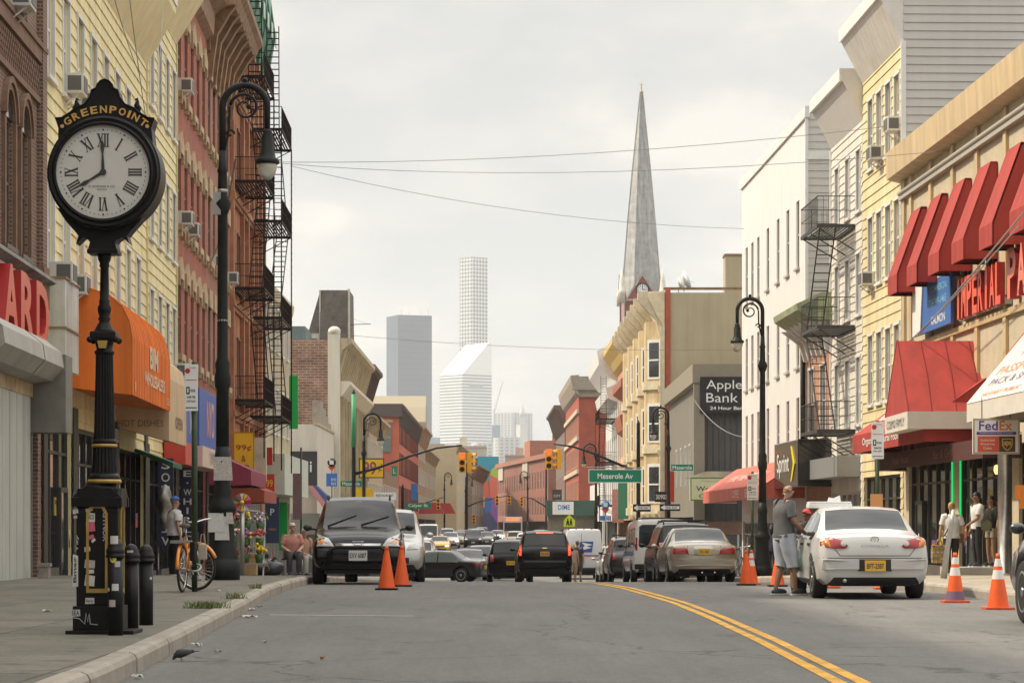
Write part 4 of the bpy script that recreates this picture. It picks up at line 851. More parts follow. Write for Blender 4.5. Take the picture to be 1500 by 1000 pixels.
M_LB = mat('light_blue_letters', (.2, .5, .7), .5)
board(b, b.x(69.9), b.x(65.0), 6.25, 7.95, -.30, -.22, mat('banner_blue', (.045, .14, .42), .6, var=.06), 'banner', 'blue lease banner with white letters left of the big red letters', [('FOR LEASE', .68, .84, 2.6, .26), ('COMMERCIAL', .70, .62, 2.2, .18, M_LB), ('718-349-1465', .66, .42, 2.3, .2, M_LB), ('KALMON', .68, .14, 1.8, .22)], cat='banner')
r = b.thing('banner', 'white half of the lease banner, nearer to the cream yellow house', 'banner', b.x(69.2), 6.25, -.31); m = MB(); m.prism([(-.7, 0), (.35, 0), (.75, 1.7), (-.7, 1.7)], -.03, 0); m.build('panel', M_SIGNW, r)
# gabled entrance canopy with a white fascia
r = empty('entrance_canopy', (10.55, 63.7, 3.45), 0, 'big plain red gabled entrance canopy with a white fascia', 'canopy'); m = MB(); xa, xb = -.97, 1.35
A, B_, C_, E = (xa, -1.75, .42), (xb, -1.75, .42), (xb, 0, 2.25), (xa, 0, 2.25); A2, B2 = (xa, 2.0, .42), (xb, 2.0, .42)
m.add([A, B_, C_, E, A2, B2], [(0, 1, 2, 3), (3, 2, 5, 4), (0, 3, 4)]); m.add([(v[0], v[1], v[2] - .03) for v in (A, B_, A2, B2)], [(0, 1, 3, 2)]); m.build('canopy', M_AWR, r)
m = MB()
for x in (-.4, .2, .8): m.tube([(x, -1.755, .43), (x + .03, -.9, 1.33), (x, -.01, 2.255)], .011, 5)
m.tube([(xa, -1.75, .43), (xa, 0, 2.26), (xa, 2.0, .43)], .018, 5); m.build('seam', mat('red_canvas_seam', (.28, .03, .025), .8), r)
m = MB(); m.box((xa - .01, -1.77, 0), (xb, -1.72, .42)); m.box((xa - .015, -1.72, 0), (xa + .03, 2.0, .42)); m.box((xa + .03, -1.72, 0), (xb, 2.0, .05)); f = m.build('fascia', mat('fascia_white', (.62, .58, .52), .6, var=.08), r)
m = MB(); m.text('COSMO FAMILY', frame_m((xa - .03, .1, .2), (0, -1, 0), (0, 0, 1)), .2, 2.9); m.build('lettering', mat('dark_letters', (.05, .05, .06), .6), f)
# sloping awning with the printed white face
x0, x1 = b.x(57.4), b.x(51.2)
r = awning(b, x0, x1, 5.7, 3.42, 1.5, .4, M_AWR, 'shop_awning', 'sloping red awning with a printed white panel above the courier sign', [('PHOTO COPY', 's', .48, .62, 4.6, .34), ], mat('pale_red_print', (.62, .25, .18), .7), mval=mat('fascia_white', (.62, .58, .52), .6))
m = MB(); sl = Vector((0, 1.5, 1.88)); hw = (x1 - x0) / 2; Mx = frame_m((0, -1.5 - .012, .4 + .012), (1, 0, 0), sl); L_ = sl.length
m.quad((-hw + .02, .0, 0), (hw, .0, 0), (hw, L_ * .98, 0), (-hw + .4, L_ * .98, 0), 0, Mx); p = m.build('printed_panel', mat('printed_white', (.68, .62, .54), .7, var=.06, vs=3), r)
for tx, yy, hh, ww, mm in (('PASSPORT', .36, .26, 4.2, mat('pale_red_print', (.62, .25, .18), .7)), ('PACK & SHIP', .22, .2, 4.0, mat('pale_navy_print', (.16, .15, .25), .7)), ('FAX', .55, .2, 2.0, mat('pale_violet_print', (.35, .22, .40), .7)), ('COLOR', .8, .3, 3.2, mat('pale_orange_print', (.72, .42, .20), .7)), ('NOTARY PUBLIC', .07, .12, 3.6, mat('pale_red_print', (.62, .25, .18), .7))):
    m = MB(); m.text(tx, Mx @ Matrix.Translation((-.1, L_ * yy, .008)), hh, ww, bold=.012); m.build('lettering', mm, p)
r = bladesign((PX(1459, 54.5), 54.5, PZ(665, 54.5)), 1.0, .76, M_SIGNW, 'courier_sign', 'white courier sign with FedEx and ups hanging under the awning', [('Fed', .33, .80, .40, .20, mat('courier_purple', (.10, .03, .26), .5)), ('Ex', .70, .80, .27, .20, mat('courier_orange', (.75, .20, .02), .5))], thick=.08, border=mat('border_tan', (.45, .36, .25), .6))
m = MB(); m.box((-.42, -.050, .415), (.42, -.042, .475)); m.build('band', mat('courier_purple', (.1, .03, .26), .5), r); m = MB(); m.text('Authorized Ship Center', FR((0, -.054, .447)), .035, .72); m.build('lettering', M_SIGNW, r)
m = MB(); m.box((-.40, -.050, .05), (.06, -.042, .38)); m.build('red_panel', mat('courier_red', (.62, .10, .04), .5), r); m = MB(); m.box((.06, -.050, .05), (.40, -.042, .38)); m.build('brown_panel', mat('courier_brown', (.07, .035, .015), .5), r)
m = MB(); m.prism([(.12, .33), (.34, .33), (.34, .19), (.29, .11), (.23, .075), (.17, .11), (.12, .19)], -.056, -.050); m.build('shield', mat('shield_gold', (.72, .45, .10), .5), r)
m = MB(); m.prism([(.135, .315), (.325, .315), (.325, .20), (.28, .125), (.23, .095), (.18, .125), (.135, .20)], -.059, -.056); m.build('shield', mat('courier_brown', (.07, .035, .015), .5), r); m = MB(); m.text('ups', FR((.23, -.063, .215)), .12, .16, bold=.02); m.build('lettering', mat('shield_gold', (.72, .45, .1), .5), r)
for i, t_ in enumerate(('Authorized', 'Shipping', 'Outlet')): m = MB(); m.text(t_, FR((-.19, -.054, .30 - i * .085)), .05, .3 if i < 2 else .18); m.build('lettering', M_SIGNW, r)
m = MB()
for s_ in (-.3, .3): m.bar((s_, 0, .76), (s_, 0, 1.2), .012)
m.build('hanger', M_BLACK, r)
awning(b, b.x(72.8), b.x(62.2), 4.7, 3.15, 1.5, .5, M_AWR, 'shop_awning', 'red shop awning with white script between the cream yellow house and the gabled canopy', [('Organic & Natural Food', 'v', .42, .5, 5.5, .26), ('Natural', 's', .2, .5, 2.8, .6)])
awning(b, b.x(72.6), b.x(58.5), 3.2, 2.65, .9, .45, mat('brown_canvas', (.075, .022, .02), .8, var=.15), 'shop_awning', 'dark brown awning with faint script under the big red canopy', [('Steak House', 'v', .28, .5, 2.4, .22), ('Bar & Grill', 'v', .68, .5, 2.4, .22)], mat('faint_script', (.22, .10, .07), .8))
def lamp_wall(x, z, lbl):
    r = empty('wall_lamp', (x[0], x[1], z), 0, lbl, 'lamp'); m = MB(); m.tube([(.22, 0, -.1), (.1, 0, -.2), (0, 0, -.1)], .014, 6); m.lathe([(.03, -.12), (.05, -.1), (.03, -.07)], 10); m.build('bracket', M_IRON, r); m = MB(); m.lathe([(.05, -.07), (.085, .02), (.075, .12), (.03, .16)], 12); m.build('lamp_shade', mat('lamp_glow', (1, .62, .22), .3, emit=1.6), r); m = MB(); m.lathe([(.085, .15), (.04, .2), (.01, .26)], 10); m.build('finial', M_IRON, r)
lamp_wall((PX(1461, 58.5), 58.5), PZ(690, 58.5), 'lit brass wall lamp on the dark shop front behind the pedestrians')
r = empty('metal_column', (PX(1472, 57), 57, gz(57) + .15), 0, 'polished steel column in front of the dark shop', 'column'); m = MB(); m.lathe([(.19, 0), (.19, .06), (.16, .08), (.16, 2.9), (.19, 2.95), (.19, 3.0)], 20); m.build('shaft', mat('polished_steel', (.55, .53, .50), .25, .9, var=.3, vs=2), r)
r = empty('door_step', (PX(1432, 60), 60, gz(60) + .15), 0, 'grey stone step that two pedestrians stand on', 'step'); m = MB(); m.bbox((-.75, -.5, 0), (.85, .8, .2), .02); m.build('tread', M_CONC, r)
for px_, d, c, l in ((1376, 66, (.0, .55, .12), 'green neon strip glowing inside the dark bar front, nearer the yellow house'), (1387, 65, (.0, .55, .12), 'green neon strip glowing inside the dark bar front, nearer the wall lamp')):
    r = empty('neon_strip', (RX(d) - .05, d, 1.2), 0, l, 'neon light'); m = MB(); m.tube([(0, 0, 0), (0, 0, 1.55)], .022, 6); m.build('tube', mat('neon_green', c, .4, emit=1.3), r)
r = empty('orange_notice', (PX(1497, 52), 52, 1.55), 0, 'orange paper notices by the right picture edge', 'notice'); m = MB(); m.box((-.13, -.02, .1), (.25, 0, .38)); m.box((-.05, -.04, -.1), (.25, -.02, .25)); m.build('paper', mat('orange_paper', (.72, .22, .03), .7), r)
# ---- cream yellow house
b = Bld('yellow_house', 'four storey cream yellow clapboard house with a grey side wall and white flared top', 'building', 'R', 73.0, 79.8, 16.2)
xs = [b.x(d) for d in (78.3, 76.8, 75.3, 73.9)]
for z0, z1 in ((4.8, 6.9), (8.4, 10.5), (12.0, 14.1)): b.windows(xs, z0, z1, .8)
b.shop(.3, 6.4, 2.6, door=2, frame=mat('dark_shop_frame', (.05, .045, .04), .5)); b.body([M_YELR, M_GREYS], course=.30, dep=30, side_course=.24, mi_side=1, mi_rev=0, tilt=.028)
for x, z in ((1, 12.0), (3, 12.4), (0, 8.4)): b.ac(xs[x] + .35, z)
b.mould('flared_top', [(-.02, 14.85), (-.68, 16.15), (-.68, 16.5), (.3, 16.5), (.3, 14.85)], ribmat('white_flare', (.72, .69, .64), .5, .5, .012))
m = MB(); m.box((-.05, -.75, 16.15), (b.W + .1, -.66, 16.55)); m.box((b.W - .02, -.08, 2.8), (b.W + .06, .06, 14.9)); m.box((b.W + .0, -.2, 16.25), (b.W + .08, 30, 16.5)); b.part('trim', m, M_WHITE)
# ---- white clapboard house with the fire escape
b = Bld('white_house', 'white clapboard house with a plain white flared top next to the cream yellow house', 'building', 'R', 79.8, 86.0, 15.0)
xs = [b.x(d) for d in (84.7, 82.6, 80.5)]
for z0, z1 in ((4.3, 6.4), (7.75, 9.65), (11.0, 12.9)): b.windows(xs, z0, z1, .72)
b.shop(.3, 5.9, 2.2, door=2.3); b.body([M_WHS], course=.27, dep=20, side_course=.27, tilt=.026)
b.mould('flared_top', [(-.02, 13.75), (-.66, 15.0), (-.66, 15.35), (.3, 15.35), (.3, 13.75)], mat('white_flare_plain', (.70, .68, .64), .5, var=.04)); m = MB(); m.box((-.05, -.74, 14.95), (b.W, -.64, 15.35)); m.box((-.03, -.06, 2.5), (.09, 0, 13.7)); b.part('trim', m, M_WHITE)
fire_escape(b, 1.2, 4.8, [4.1, 7.4, 10.6], 1.2, 'black iron fire escape on the white clapboard house', mat_=mat('fire_escape_grey', (.05, .05, .048), .6), name='fire_escape')
r = board(b, -.2, 5.8, 2.65, 3.3, -.75, 0, mat('grey_metal_fascia', (.30, .31, .31), .5, .3), 'shop_canopy', 'grey metal shop canopy on the white clapboard house', cat='canopy')
# ---- small brick house with the green cornice
b = Bld('brick_house', 'small salmon brick house with a pale green bracketed cornice and a black shop sign', 'building', 'R', 86.0, 91.6, 8.3)
b.windows([1.3, 3.9], 4.2, 6.6, 1.2); b.shop(.2, 5.4, 1.4, door=1.5); b.body([brickmat('salmon_brick', (.50, .22, .13), (.45, .19, .11), (.5, .38, .28))], dep=14)
m = MB(); m.prism([(0, 8.0), (-.7, 8.05), (-1.15, 8.35), (-1.2, 8.55), (-.3, 8.95), (0, 8.95)], -.1, b.W + .1, axis='x', mi=0)
for i in range(6): x = .3 + i * (b.W - .6) / 5; m.prism([(0, 6.9), (-.15, 6.95), (-.3, 7.5), (-.95, 8.0), (0, 8.0)], x - .1, x + .1, 1, axis='x')
b.part('cornice', m, [mat('pale_green_paint', (.36, .42, .25), .7, var=.3, vs=3), M_WHITE])
r = b.thing('shop_sign', 'glossy black box shop sign with white letters and a yellow chevron', 'sign', b.W / 2, 2.42); m = MB(); hw = b.W / 2 + .1; m.bbox((-hw, -1.15, 0), (hw, 0, 1.6), .03); p = m.build('panel', mat('gloss_black', (.012, .012, .013), .12, coat=.5), r)
m = MB(); m.text('Sprint', FR((-.6, -1.17, .78)), .85, 3.0, bold=.01); m.build('lettering', M_SIGNW, p); m = MB(); m.prism([(1.35, 1.4), (1.6, 1.4), (2.3, .8), (1.6, .2), (1.35, .2), (1.9, .8)], -1.18, -1.16); m.build('chevron', mat('chevron_yellow', (.75, .60, .02), .5), p)
r = b.thing('plywood_hoarding', 'bare plywood boarding below the black shop sign', 'hoarding', 2.3, b.zb, -.3); m = MB(); m.box((-1.6, -.06, 0), (1.6, 0, 2.0)); m.build('board', mat('plywood', (.48, .28, .10), .8, var=.25, vs=2, streak=.3), r)
r = b.thing('drain_pipe', 'dark drain pipe climbing beside the small salmon brick house', 'pipe', .05, 2.6, -.15); m = MB(); m.tube([(0, 0, 0), (-.02, 0, 5.2)], .09, 8); m.build('pipe', M_IRON, r)
# ---- long white ribbed building
b = Bld('white_building', 'long white ribbed metal building with narrow dark windows', 'building', 'R', 91.6, 111.3, 15.9)
xs = [b.x(d) for d in (109.6, 107.6, 105.6, 102.5, 99.4, 96.6, 93.9)]
for z0, z1 in ((3.5, 5.8), (6.9, 9.1), (10.55, 13.0)): b.windows(xs, z0, z1, .78, mat('window_trim_beige', (.5, .46, .40), .5), 'flush', nopane=False)
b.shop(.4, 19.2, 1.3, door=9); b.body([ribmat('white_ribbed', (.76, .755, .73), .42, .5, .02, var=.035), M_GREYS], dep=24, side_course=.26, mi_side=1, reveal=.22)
m = MB(); m.box((-.1, -.08, 15.7), (b.W + .1, .1, 16.1)); m.box((b.W - .03, -.06, 2), (b.W + .05, .05, 15.9)); m.box((b.W, -.02, 14.2), (b.W + .06, 6, 14.5)); b.part('trim', m, M_WHITE)
awning(b, -2.0, b.W - .1, 3.6, 2.1, 1.5, .5, M_AWR2, 'shop_awning', 'long faded salmon red deli awning in front of the white building', [('FINE MEATS DELI', 's', .5, .45, 12.0, .5), ('COFFEE', 'v', .58, .5, 2.2, .3), ('BEER', 'v', .76, .5, 1.6, .32)], mat('faded_awning_letters', (.78, .52, .45), .7))
# ---- across the side street: the bank
b = Bld('bank_building', 'olive grey ribbed bank building with a black sign wall facing the crossing', 'building', 'R', 137.2, 163, 9.7)
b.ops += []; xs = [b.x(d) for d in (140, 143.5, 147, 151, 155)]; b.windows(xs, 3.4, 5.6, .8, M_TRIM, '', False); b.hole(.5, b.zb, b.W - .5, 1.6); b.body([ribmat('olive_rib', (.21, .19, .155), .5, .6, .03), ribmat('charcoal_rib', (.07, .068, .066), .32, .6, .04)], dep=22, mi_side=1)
m = MB(); m.box((-.1, -.35, 8.75), (b.W + .35, 22, 9.75)); m.box((b.W - .1, -.28, b.zb), (b.W + .28, .3, 8.75)); b.part('fascia', m, mat('olive_fascia', (.25, .22, .165), .7, var=.08))
r = empty('bank_sign', (PX(1062, 136.8), 136.8, PZ(605, 136.8)), 0, 'black Apple Bank sign on the dark ribbed wall', 'sign'); m = MB(); w_ = 2.55; m.bbox((-1.32, 0, 0), (1.7, .2, 1.95), .01); p = m.build('panel', M_SIGNB, r)
m = MB(); m.text('Apple', FR((-.05, -.01, 1.46)), .62, 1.9, bold=.0); m.text('Bank', FR((-.15, -.01, .83)), .5, 1.7, bold=.0); m.text('24 Hour Banking', FR((.35, -.01, .25)), .24, 2.3, bold=.02); m.build('lettering', M_SIGNW, p)
r = empty('shop_canopy', (PX(1062, 135.5), 135.5, PZ(700, 135.5)), 0, 'pale stained flat canopy under the dark ribbed bank wall', 'canopy'); m = MB(); m.prism([(-2.1, 0), (2.2, 0), (2.2, .35), (-1.0, .35)], -.6, .8); m.build('canopy', mat('pale_stained_metal', (.36, .31, .26), .7, var=.2), r)
r = bladesign((PX(1035, 134.8), 134.8, PZ(733, 134.8)), 1.75, 1.22, mat('pale_green_lightbox', (.60, .60, .36), .5, var=.06), 'shop_sign', 'pale green lightbox sign reading Wedel by the crossing', [('Wedel', .52, .52, 1.2, .26, mat('dark_letters', (.05, .05, .06), .6)), ('CAFE', .52, .2, .9, .22, mat('dark_letters', (.05, .05, .06), .6)), ('Greenpoint', .6, .84, .9, .12, mat('grey_letters', (.4, .36, .33), .7))], thick=.5, border=mat('frame_green', (.05, .16, .05), .5))
r = empty('glass_shop', (PX(1062, 136), 136, gz(137) + .15), 0, 'dark glass shop front below the Wedel sign', 'shop front'); m = MB(); m.box((-1.9, 0, 0), (2.1, .1, 2.2)); m.build('glass', M_GLASS, r); m = MB()
for x in (-1.9, -.6, .7, 2.0): m.box((x - .05, -.06, 0), (x + .05, -.002, 2.2))
m.box((-1.9, -.1, 2.2), (2.1, .1, 2.9), 1); m.build('shop_frame', [M_ALU, mat('rust_brown_board', (.16, .09, .06), .7, var=.3)], r)
# ---- ornate cream house and its neighbours
M_ORN = mat('ornate_cream', (.60, .46, .26), .75, var=.2, vs=1.2, streak=.25); M_ORNL = mat('ornate_cream_light', (.66, .57, .40), .7, var=.18, streak=.15)
b = Bld('ornate_house', 'ornate cream yellow house with a deep bracketed cornice and a plain tan side wall', 'building', 'R', 168, 208, 16.4)
xs = [2 + i * 4.0 for i in range(10)]
for z in (2.4, 6.4, 10.6): b.windows(xs, z, z + 2.6, 1.25, M_WHITE, '', False)
b.hole(.5, b.zb, b.W - .5, 1.4); b.body([M_ORN, mat('tan_render', (.44, .375, .25), .9, var=.09, vs=.35, streak=.1)], dep=26, mi_side=1)
m = MB()
for z in (1.6, 5.6, 9.8, 14.2): m.prism([(0, z), (-.3, z + .1), (-.45, z + .4), (-.45, z + .5), (0, z + .55)], -.1, b.W + .1, axis='x')
for z in (5.0, 9.1, 13.6):
    for x in xs: m.box((x - .8, -.12, z), (x + .8, 0, z + .42)); m.box((x - .95, -.2, z + .42), (x + .95, 0, z + .55))
for i in range(11): x = .05 + i * 4; m.box((x - .25, -.3, 1.6), (x + .25, 0, 14.2))
b.part('stone_trim', m, M_ORNL)
m = MB(); m.prism([(0, 14.6), (-.4, 15.2), (-.9, 16.2), (-1.05, 16.5), (-1.05, 16.8), (0, 16.9)], -.2, b.W + .2, axis='x')
for i in range(9): x = .3 + i * (b.W - .6) / 8; m.prism([(0, 13.8), (-.3, 14.0), (-.6, 15.2), (-1.5, 16.1), (-1.75, 16.45), (-1.75, 16.95), (0, 17.0)], x - .3, x + .3, axis='x')
m.v = [v - Vector((0, 0, .5)) for v in m.v]; b.part('cornice', m, M_ORNL); m = MB(); m.box((b.W - .05, -.1, 1.6), (b.W + .02, .3, 16.4)); m.box((b.W + .021, .05, b.zb), (b.W + .10, .40, 16.7)); b.part('red_edge', m, mat('red_edge_paint', (.42, .10, .05), .8, var=.2))
m = MB(); m.box((b.W - 1.6, 4.0, 16.4), (b.W, 5.7 + .1, 18.8)); m.box((b.W - 1.65, 3.95, 18.8), (b.W + .04, 5.86, 18.95), 1); m.box((b.W - .3, -.05, 16.6), (b.W + .02, 26, 16.75), 1); b.part('chimney', m, [mat('tan_render', (.44, .375, .25), .9), M_BROWN])
for k in range(5):                                                  # three sided bays with windows turned to the street below
    x = b.W - 2.6 - k * 7.6; m = MB(); p = [(x - 1.9, 0), (x - .9, -1.15), (x + .9, -1.15), (x + 1.9, 0)]; m.prism(p, 2.2, 14.6, axis='z'); by = b.part('bay', m, M_ORN)
    for z in (2.6, 6.6, 10.8):
        m = MB(); Mb = Matrix.Translation((x + 1.4, -.575, z)) @ Matrix.Rotation(math.atan2(1.15, 1), 4, 'Z'); m.box((-.55, -.06, 0), (.55, .0, 2.6), 0, Mb); m.box((-.4, -.08, .15), (.4, -.061, 2.4), 1, Mb); m.box((-.4, -.10, 1.2), (.4, -.081, 1.3), 0, Mb); b.part('window', m, [M_WHITE, M_GLASS], by)
        m = MB(); m.prism([(q[0] * 1.0 + (q[0] - x) * .08, q[1] - .12 if q[1] else 0) for q in p], z - .7, z - .15, axis='z'); b.part('bay_band', m, M_ORNL, by)
for x, z in ((9, 2.4), (7, 10.6)): b.ac(xs[x], z)
def dish(px, D, y, s, lbl):
    r = empty('satellite_dish', (PX(px, D), D, PZ(y, D) - .7), R(68), lbl, 'satellite dish'); m = MB(); m.lathe([(.03, -.16), (.25, -.1), (.42, .0), (.5, .08)], 20, M=Matrix.Translation((0, 0, .75)) @ Matrix.Rotation(R(70), 4, 'X') @ Matrix.Scale(s, 4)); m.build('dish', mat('dish_grey', (.62, .62, .60), .5), r); m = MB(); m.tube([(0, .1, 0), (0, .1, .75)], .03, 6); m.bar((0, -.05, .75), (.2, -.55, .62), .014); m.build('mast', M_STEEL, r)
dish(1004, 170, 412, 1.3, 'grey satellite dish on the roof of the ornate cream house, nearer its chimney'); dish(996, 172, 417, .9, 'smaller grey satellite dish on the roof of the ornate cream house')
b = Bld('salmon_house', 'salmon pink house with a yellow cornice between the ornate house and the white bay', 'building', 'R', 208, 236, 16.0); xs = [2 + i * 4 for i in range(7)]
for z in (3, 7.2, 11.2): b.windows(xs, z, z + 2.4, 1.2, M_TRIM, '', False)
b.hole(.4, b.zb, b.W - .4, 1.6); b.body([mat('salmon_render', (.56, .29, .19), .85, var=.12)], dep=20); m = MB(); m.prism([(0, 14.8), (-.4, 15.2), (-.7, 15.8), (-1.3, 16.6), (-1.3, 17.1), (0, 17.3)], 0, b.W, axis='x'); b.part('cornice', m, mat('ochre_cornice', (.60, .42, .14), .7, var=.15))
m = MB(); m.prism([(0, 12.0), (-.9, 12.6), (-.9, 13.2), (0, 13.6)], 10, 26, axis='x'); m.prism([(0, 8.5), (-.8, 9.0), (-1.0, 10.2), (0, 10.6)], 16, 26, axis='x'); b.part('bay_hood', m, mat('rust_hood', (.34, .11, .06), .7, var=.2))
b = Bld('white_bay_house', 'white house with a rounded bay top and a ladder beside the salmon house', 'building', 'R', 236, 262, 16.3); xs = [2.4 + i * 4.2 for i in range(6)]
for z in (3, 7, 11): b.windows(xs, z, z + 2.6, 1.4, M_DARK, 'flush', False)
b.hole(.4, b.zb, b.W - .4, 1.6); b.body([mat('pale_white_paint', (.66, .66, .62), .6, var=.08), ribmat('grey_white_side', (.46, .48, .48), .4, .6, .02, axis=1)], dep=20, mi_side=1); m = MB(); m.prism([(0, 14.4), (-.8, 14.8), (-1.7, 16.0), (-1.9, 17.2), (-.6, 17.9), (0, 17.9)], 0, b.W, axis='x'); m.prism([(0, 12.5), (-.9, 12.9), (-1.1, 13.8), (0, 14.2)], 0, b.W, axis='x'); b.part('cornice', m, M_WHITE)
fire_escape(b, 14, 25, [3.0, 7.0, 11.0], 1.6, 'dark fire escape ladder on the white bay house', name='fire_escape', ladder_top=15)
b = Bld('white_shop', 'low white rendered shop with a sloped top before the red corner house', 'building', 'R', 264, 290, 5.6, fx=lambda d: 9.35 - (d - 264) * .02); b.hole(.6, b.zb, b.W - .6, 1.6); b.body([M_WHITE], dep=14)
M_RB = mat('bright_red_brick', (.40, .10, .06), .85, var=.22, vs=.5); M_PALE = mat('pale_stone_band', (.60, .50, .38), .8, var=.12)
b = Bld('red_house', 'bright red brick corner house with pale stone bands above the green bank front', 'building', 'R', 302, 348, 18.2); xs = [3 + i * 4.4 for i in range(10)]
for z in (4.2, 8.2, 12.0): b.windows(xs, z, z + 2.3, 1.2, M_PALE, '', True)
b.body([M_RB], dep=11); m = MB()
for z in (3.4, 7.3, 11.2, 14.4): m.box((0, -.25, z), (b.W, 0, z + .5)); 
b.part('stone_band', m, M_PALE); m = MB(); m.prism([(0, 16.4), (-.4, 16.8), (-.9, 18.1), (-1.0, 18.8), (0, 18.9)], -.2, b.W + .6, axis='x'); m.box((b.W, -.8, 17.1), (b.W + .7, 11, 18.7)); m.box((b.W, -.4, 16.3), (b.W + .3, 11, 17.1)); b.part('cornice', m, mat('grey_tan_cornice', (.36, .31, .25), .8, var=.2)); m = MB(); Mn = Matrix(((0, -1, 0, b.W), (1, 0, 0, 0), (0, 0, 1, 0), (0, 0, 0, 1)))
for z0, z1 in ((10.8, 13.6), (4.4, 8.6)): m.box((4.2, -.06, z0), (6.4, .05, z1), 1, Mn); m.box((3.9, -.12, z1), (6.7, 0, z1 + .7), 0, Mn); m.box((3.9, -.2, z0 - .25), (6.7, 0, z0), 0, Mn); m.box((4.2, -.09, (z0 + z1) / 2 - .05), (6.4, -.06, (z0 + z1) / 2 + .05), 0, Mn)
b.part('side_window', m, [M_PALE, mat('grey_green_glass', (.17, .21, .19), .15)])
b = simple('brown_house', 'dark brown brick house with a cornice peeking past the bright red corner house', 'R', 352, 392, 17.6, [mat('brown_brick_far', (.20, .125, .095), .85, var=.15)], [4, 8, 12], 8, cornice=mat('dark_brown_cornice', (.17, .12, .095), .8), shopz=2.4, cz=2.4, cp=1.5)
r = empty('green_bank', (PX(838, 280), 280, gz(280) + .15), 0, 'dark green bank front with a white DIME sign', 'shop front'); m = MB(); m.box((-2.6, 0, 0), (3.6, 3, 3.0), 1); m.box((-2.8, -.6, 3.0), (3.8, 3, 4.7), 0); m.build('front', [mat('dark_green_fascia', (.03, .085, .07), .5), mat('grey_tan_pillar', (.20, .18, .15), .8, var=.2)], r); m = MB(); m.box((-2.15, -.7, 3.15), (.15, -.6, 4.55)); p = m.build('sign_panel', M_SIGNW, r); m = MB(); m.text('DIME', FR((-.9, -.71, 3.95)), .55, 1.3, bold=.02); m.build('lettering', mat('dime_blue', (.03, .22, .52), .5), p)
r = bladesign((PX(816, 270), 270, PZ(732, 270)), 1.0, 1.1, mat('brown_black_sign', (.05, .035, .03), .6), 'hanging_sign', 'small dark CITY sign left of the green bank front', [('CITY', .5, .4, .7, .26, mat('pale_letters', (.62, .58, .5), .6))])
# small signs and awnings in the distance on the right
for px_, py, D, w_, h_, mats, lbl, tx in ((905, 765, 200, .9, 2.6, mat('pink_sign', (.60, .30, .28), .6, var=.2), 'pink and white hanging sign by the right kerb in the distance', ()), (913, 760, 196, .8, 3.0, mat('teal_sign', (.05, .25, .18), .6), 'teal hanging sign behind the pink and white one', ()), (947, 690, 205, .75, 2.0, mat('uncle_brown', (.05, .04, .02), .6), 'dark UNCLE sign with yellow letters on the ornate house', [('UNCLE', .5, .78, .6, .3, mat('uncle_yellow', (.5, .4, .05), .6))]), (970, 735, 160, .95, .65, M_SIGNB, 'black shop sign with white marks past the crossing', [('3090X', .5, .5, .8, .3, M_SIGNW)]), (985, 735, 158, .7, 1.9, mat('bright_red_sign', (.5, .04, .02), .5), 'red sign with a diagonal white stripe past the crossing', ()), (947, 660, 166, .01, .01, M_RED, '', ())):
    if lbl: bladesign((PX(px_, D), D, PZ(py, D)), w_, h_, mats, 'hanging_sign', lbl, tx)
# ================================================================== the end of the street, the church and the far towers
b = Bld('red_house', 'long red brown brick building closing the street under the white towers', 'building', 'R', 425, 505, 12.9, fx=lambda d: PX(803, 425) + (d - 425) * (PX(729, 505) - PX(803, 425)) / 80)
n = 20; xs = [(i + .5) * b.W / n for i in range(n)]
for z in (3.0, 7.4): b.windows(xs, z, z + 3.0, 1.5, mat('pale_frame_far', (.5, .46, .42), .6), 'flush', False)
b.hole(.5, b.zb, b.W - .5, 1.9); b.body([mat('red_brown_far', (.30, .13, .10), .85, var=.18, vs=.3)], dep=14, reveal=.5); m = MB(); m.box((-.2, -.5, 12.4), (b.W, .2, 13.2)); m.box((4, -.3, 9.9), (12, .1, 13.0), 1); m.box((45, -.3, 9.9), (53, .1, 13.0), 1); b.part('parapet', m, [mat('red_brown_trim', (.36, .16, .11), .85), mat('tan_panel_far', (.50, .45, .38), .8)])
m = MB(); m.box((20, 3, 12.5), (29, 9, 17.0)); b.part('roof_bulkhead', m, mat('brick_far', (.42, .17, .11), .85, var=.15)); m = MB(); m.box((50, 3, 12.5), (62, 9, 14.5)); b.part('roof_bulkhead', m, mat('brick_far', (.42, .17, .11), .85, var=.15))
r = empty('mural_house', (PX(717, 512), 512, 0), 0, 'house end painted with a bright blue, orange and purple abstract mural', 'building'); m = MB(); m.box((-2.4, 0, 0), (1.8, 10, 15.0)); m.build('wall', mat('mural_side', (.30, .13, .10), .85), r); m = MB(); q = -.03
for pts, mi in (([(-2.4, 11), (-2.4, 15), (1.7, 15), (1.7, 13.5), (.4, 12.4), (-.4, 10)], 0), ([(1.7, 13.5), (1.7, 10.5), (-.1, 11.5), (.4, 12.4)], 1), ([(-2.4, 11), (-.4, 10), (.2, 6.5), (-2.4, 7.5)], 2), ([(-.1, 11.5), (1.7, 10.5), (1.7, 6.0), (.2, 6.5)], 3), ([(-2.4, 7.5), (.2, 6.5), (-.4, 4.5), (-2.4, 5.5)], 4), ([(.2, 6.5), (1.7, 6), (1.7, 1.5), (-.4, 4.5)], 5), ([(-2.4, 5.5), (-.4, 4.5), (1.7, 1.5), (1.7, 0), (-2.4, 0)], 6)): m.prism(pts, q, -.001, mi)
m.build('mural', [mat('mural_blue', (.03, .30, .42), .6), mat('mural_lime', (.42, .58, .06), .6), mat('mural_red', (.62, .12, .06), .6), mat('mural_coral', (.70, .16, .10), .6), mat('mural_orange', (.72, .36, .04), .6), mat('mural_purple', (.28, .10, .36), .6), mat('mural_navy', (.06, .07, .16), .6)], r)
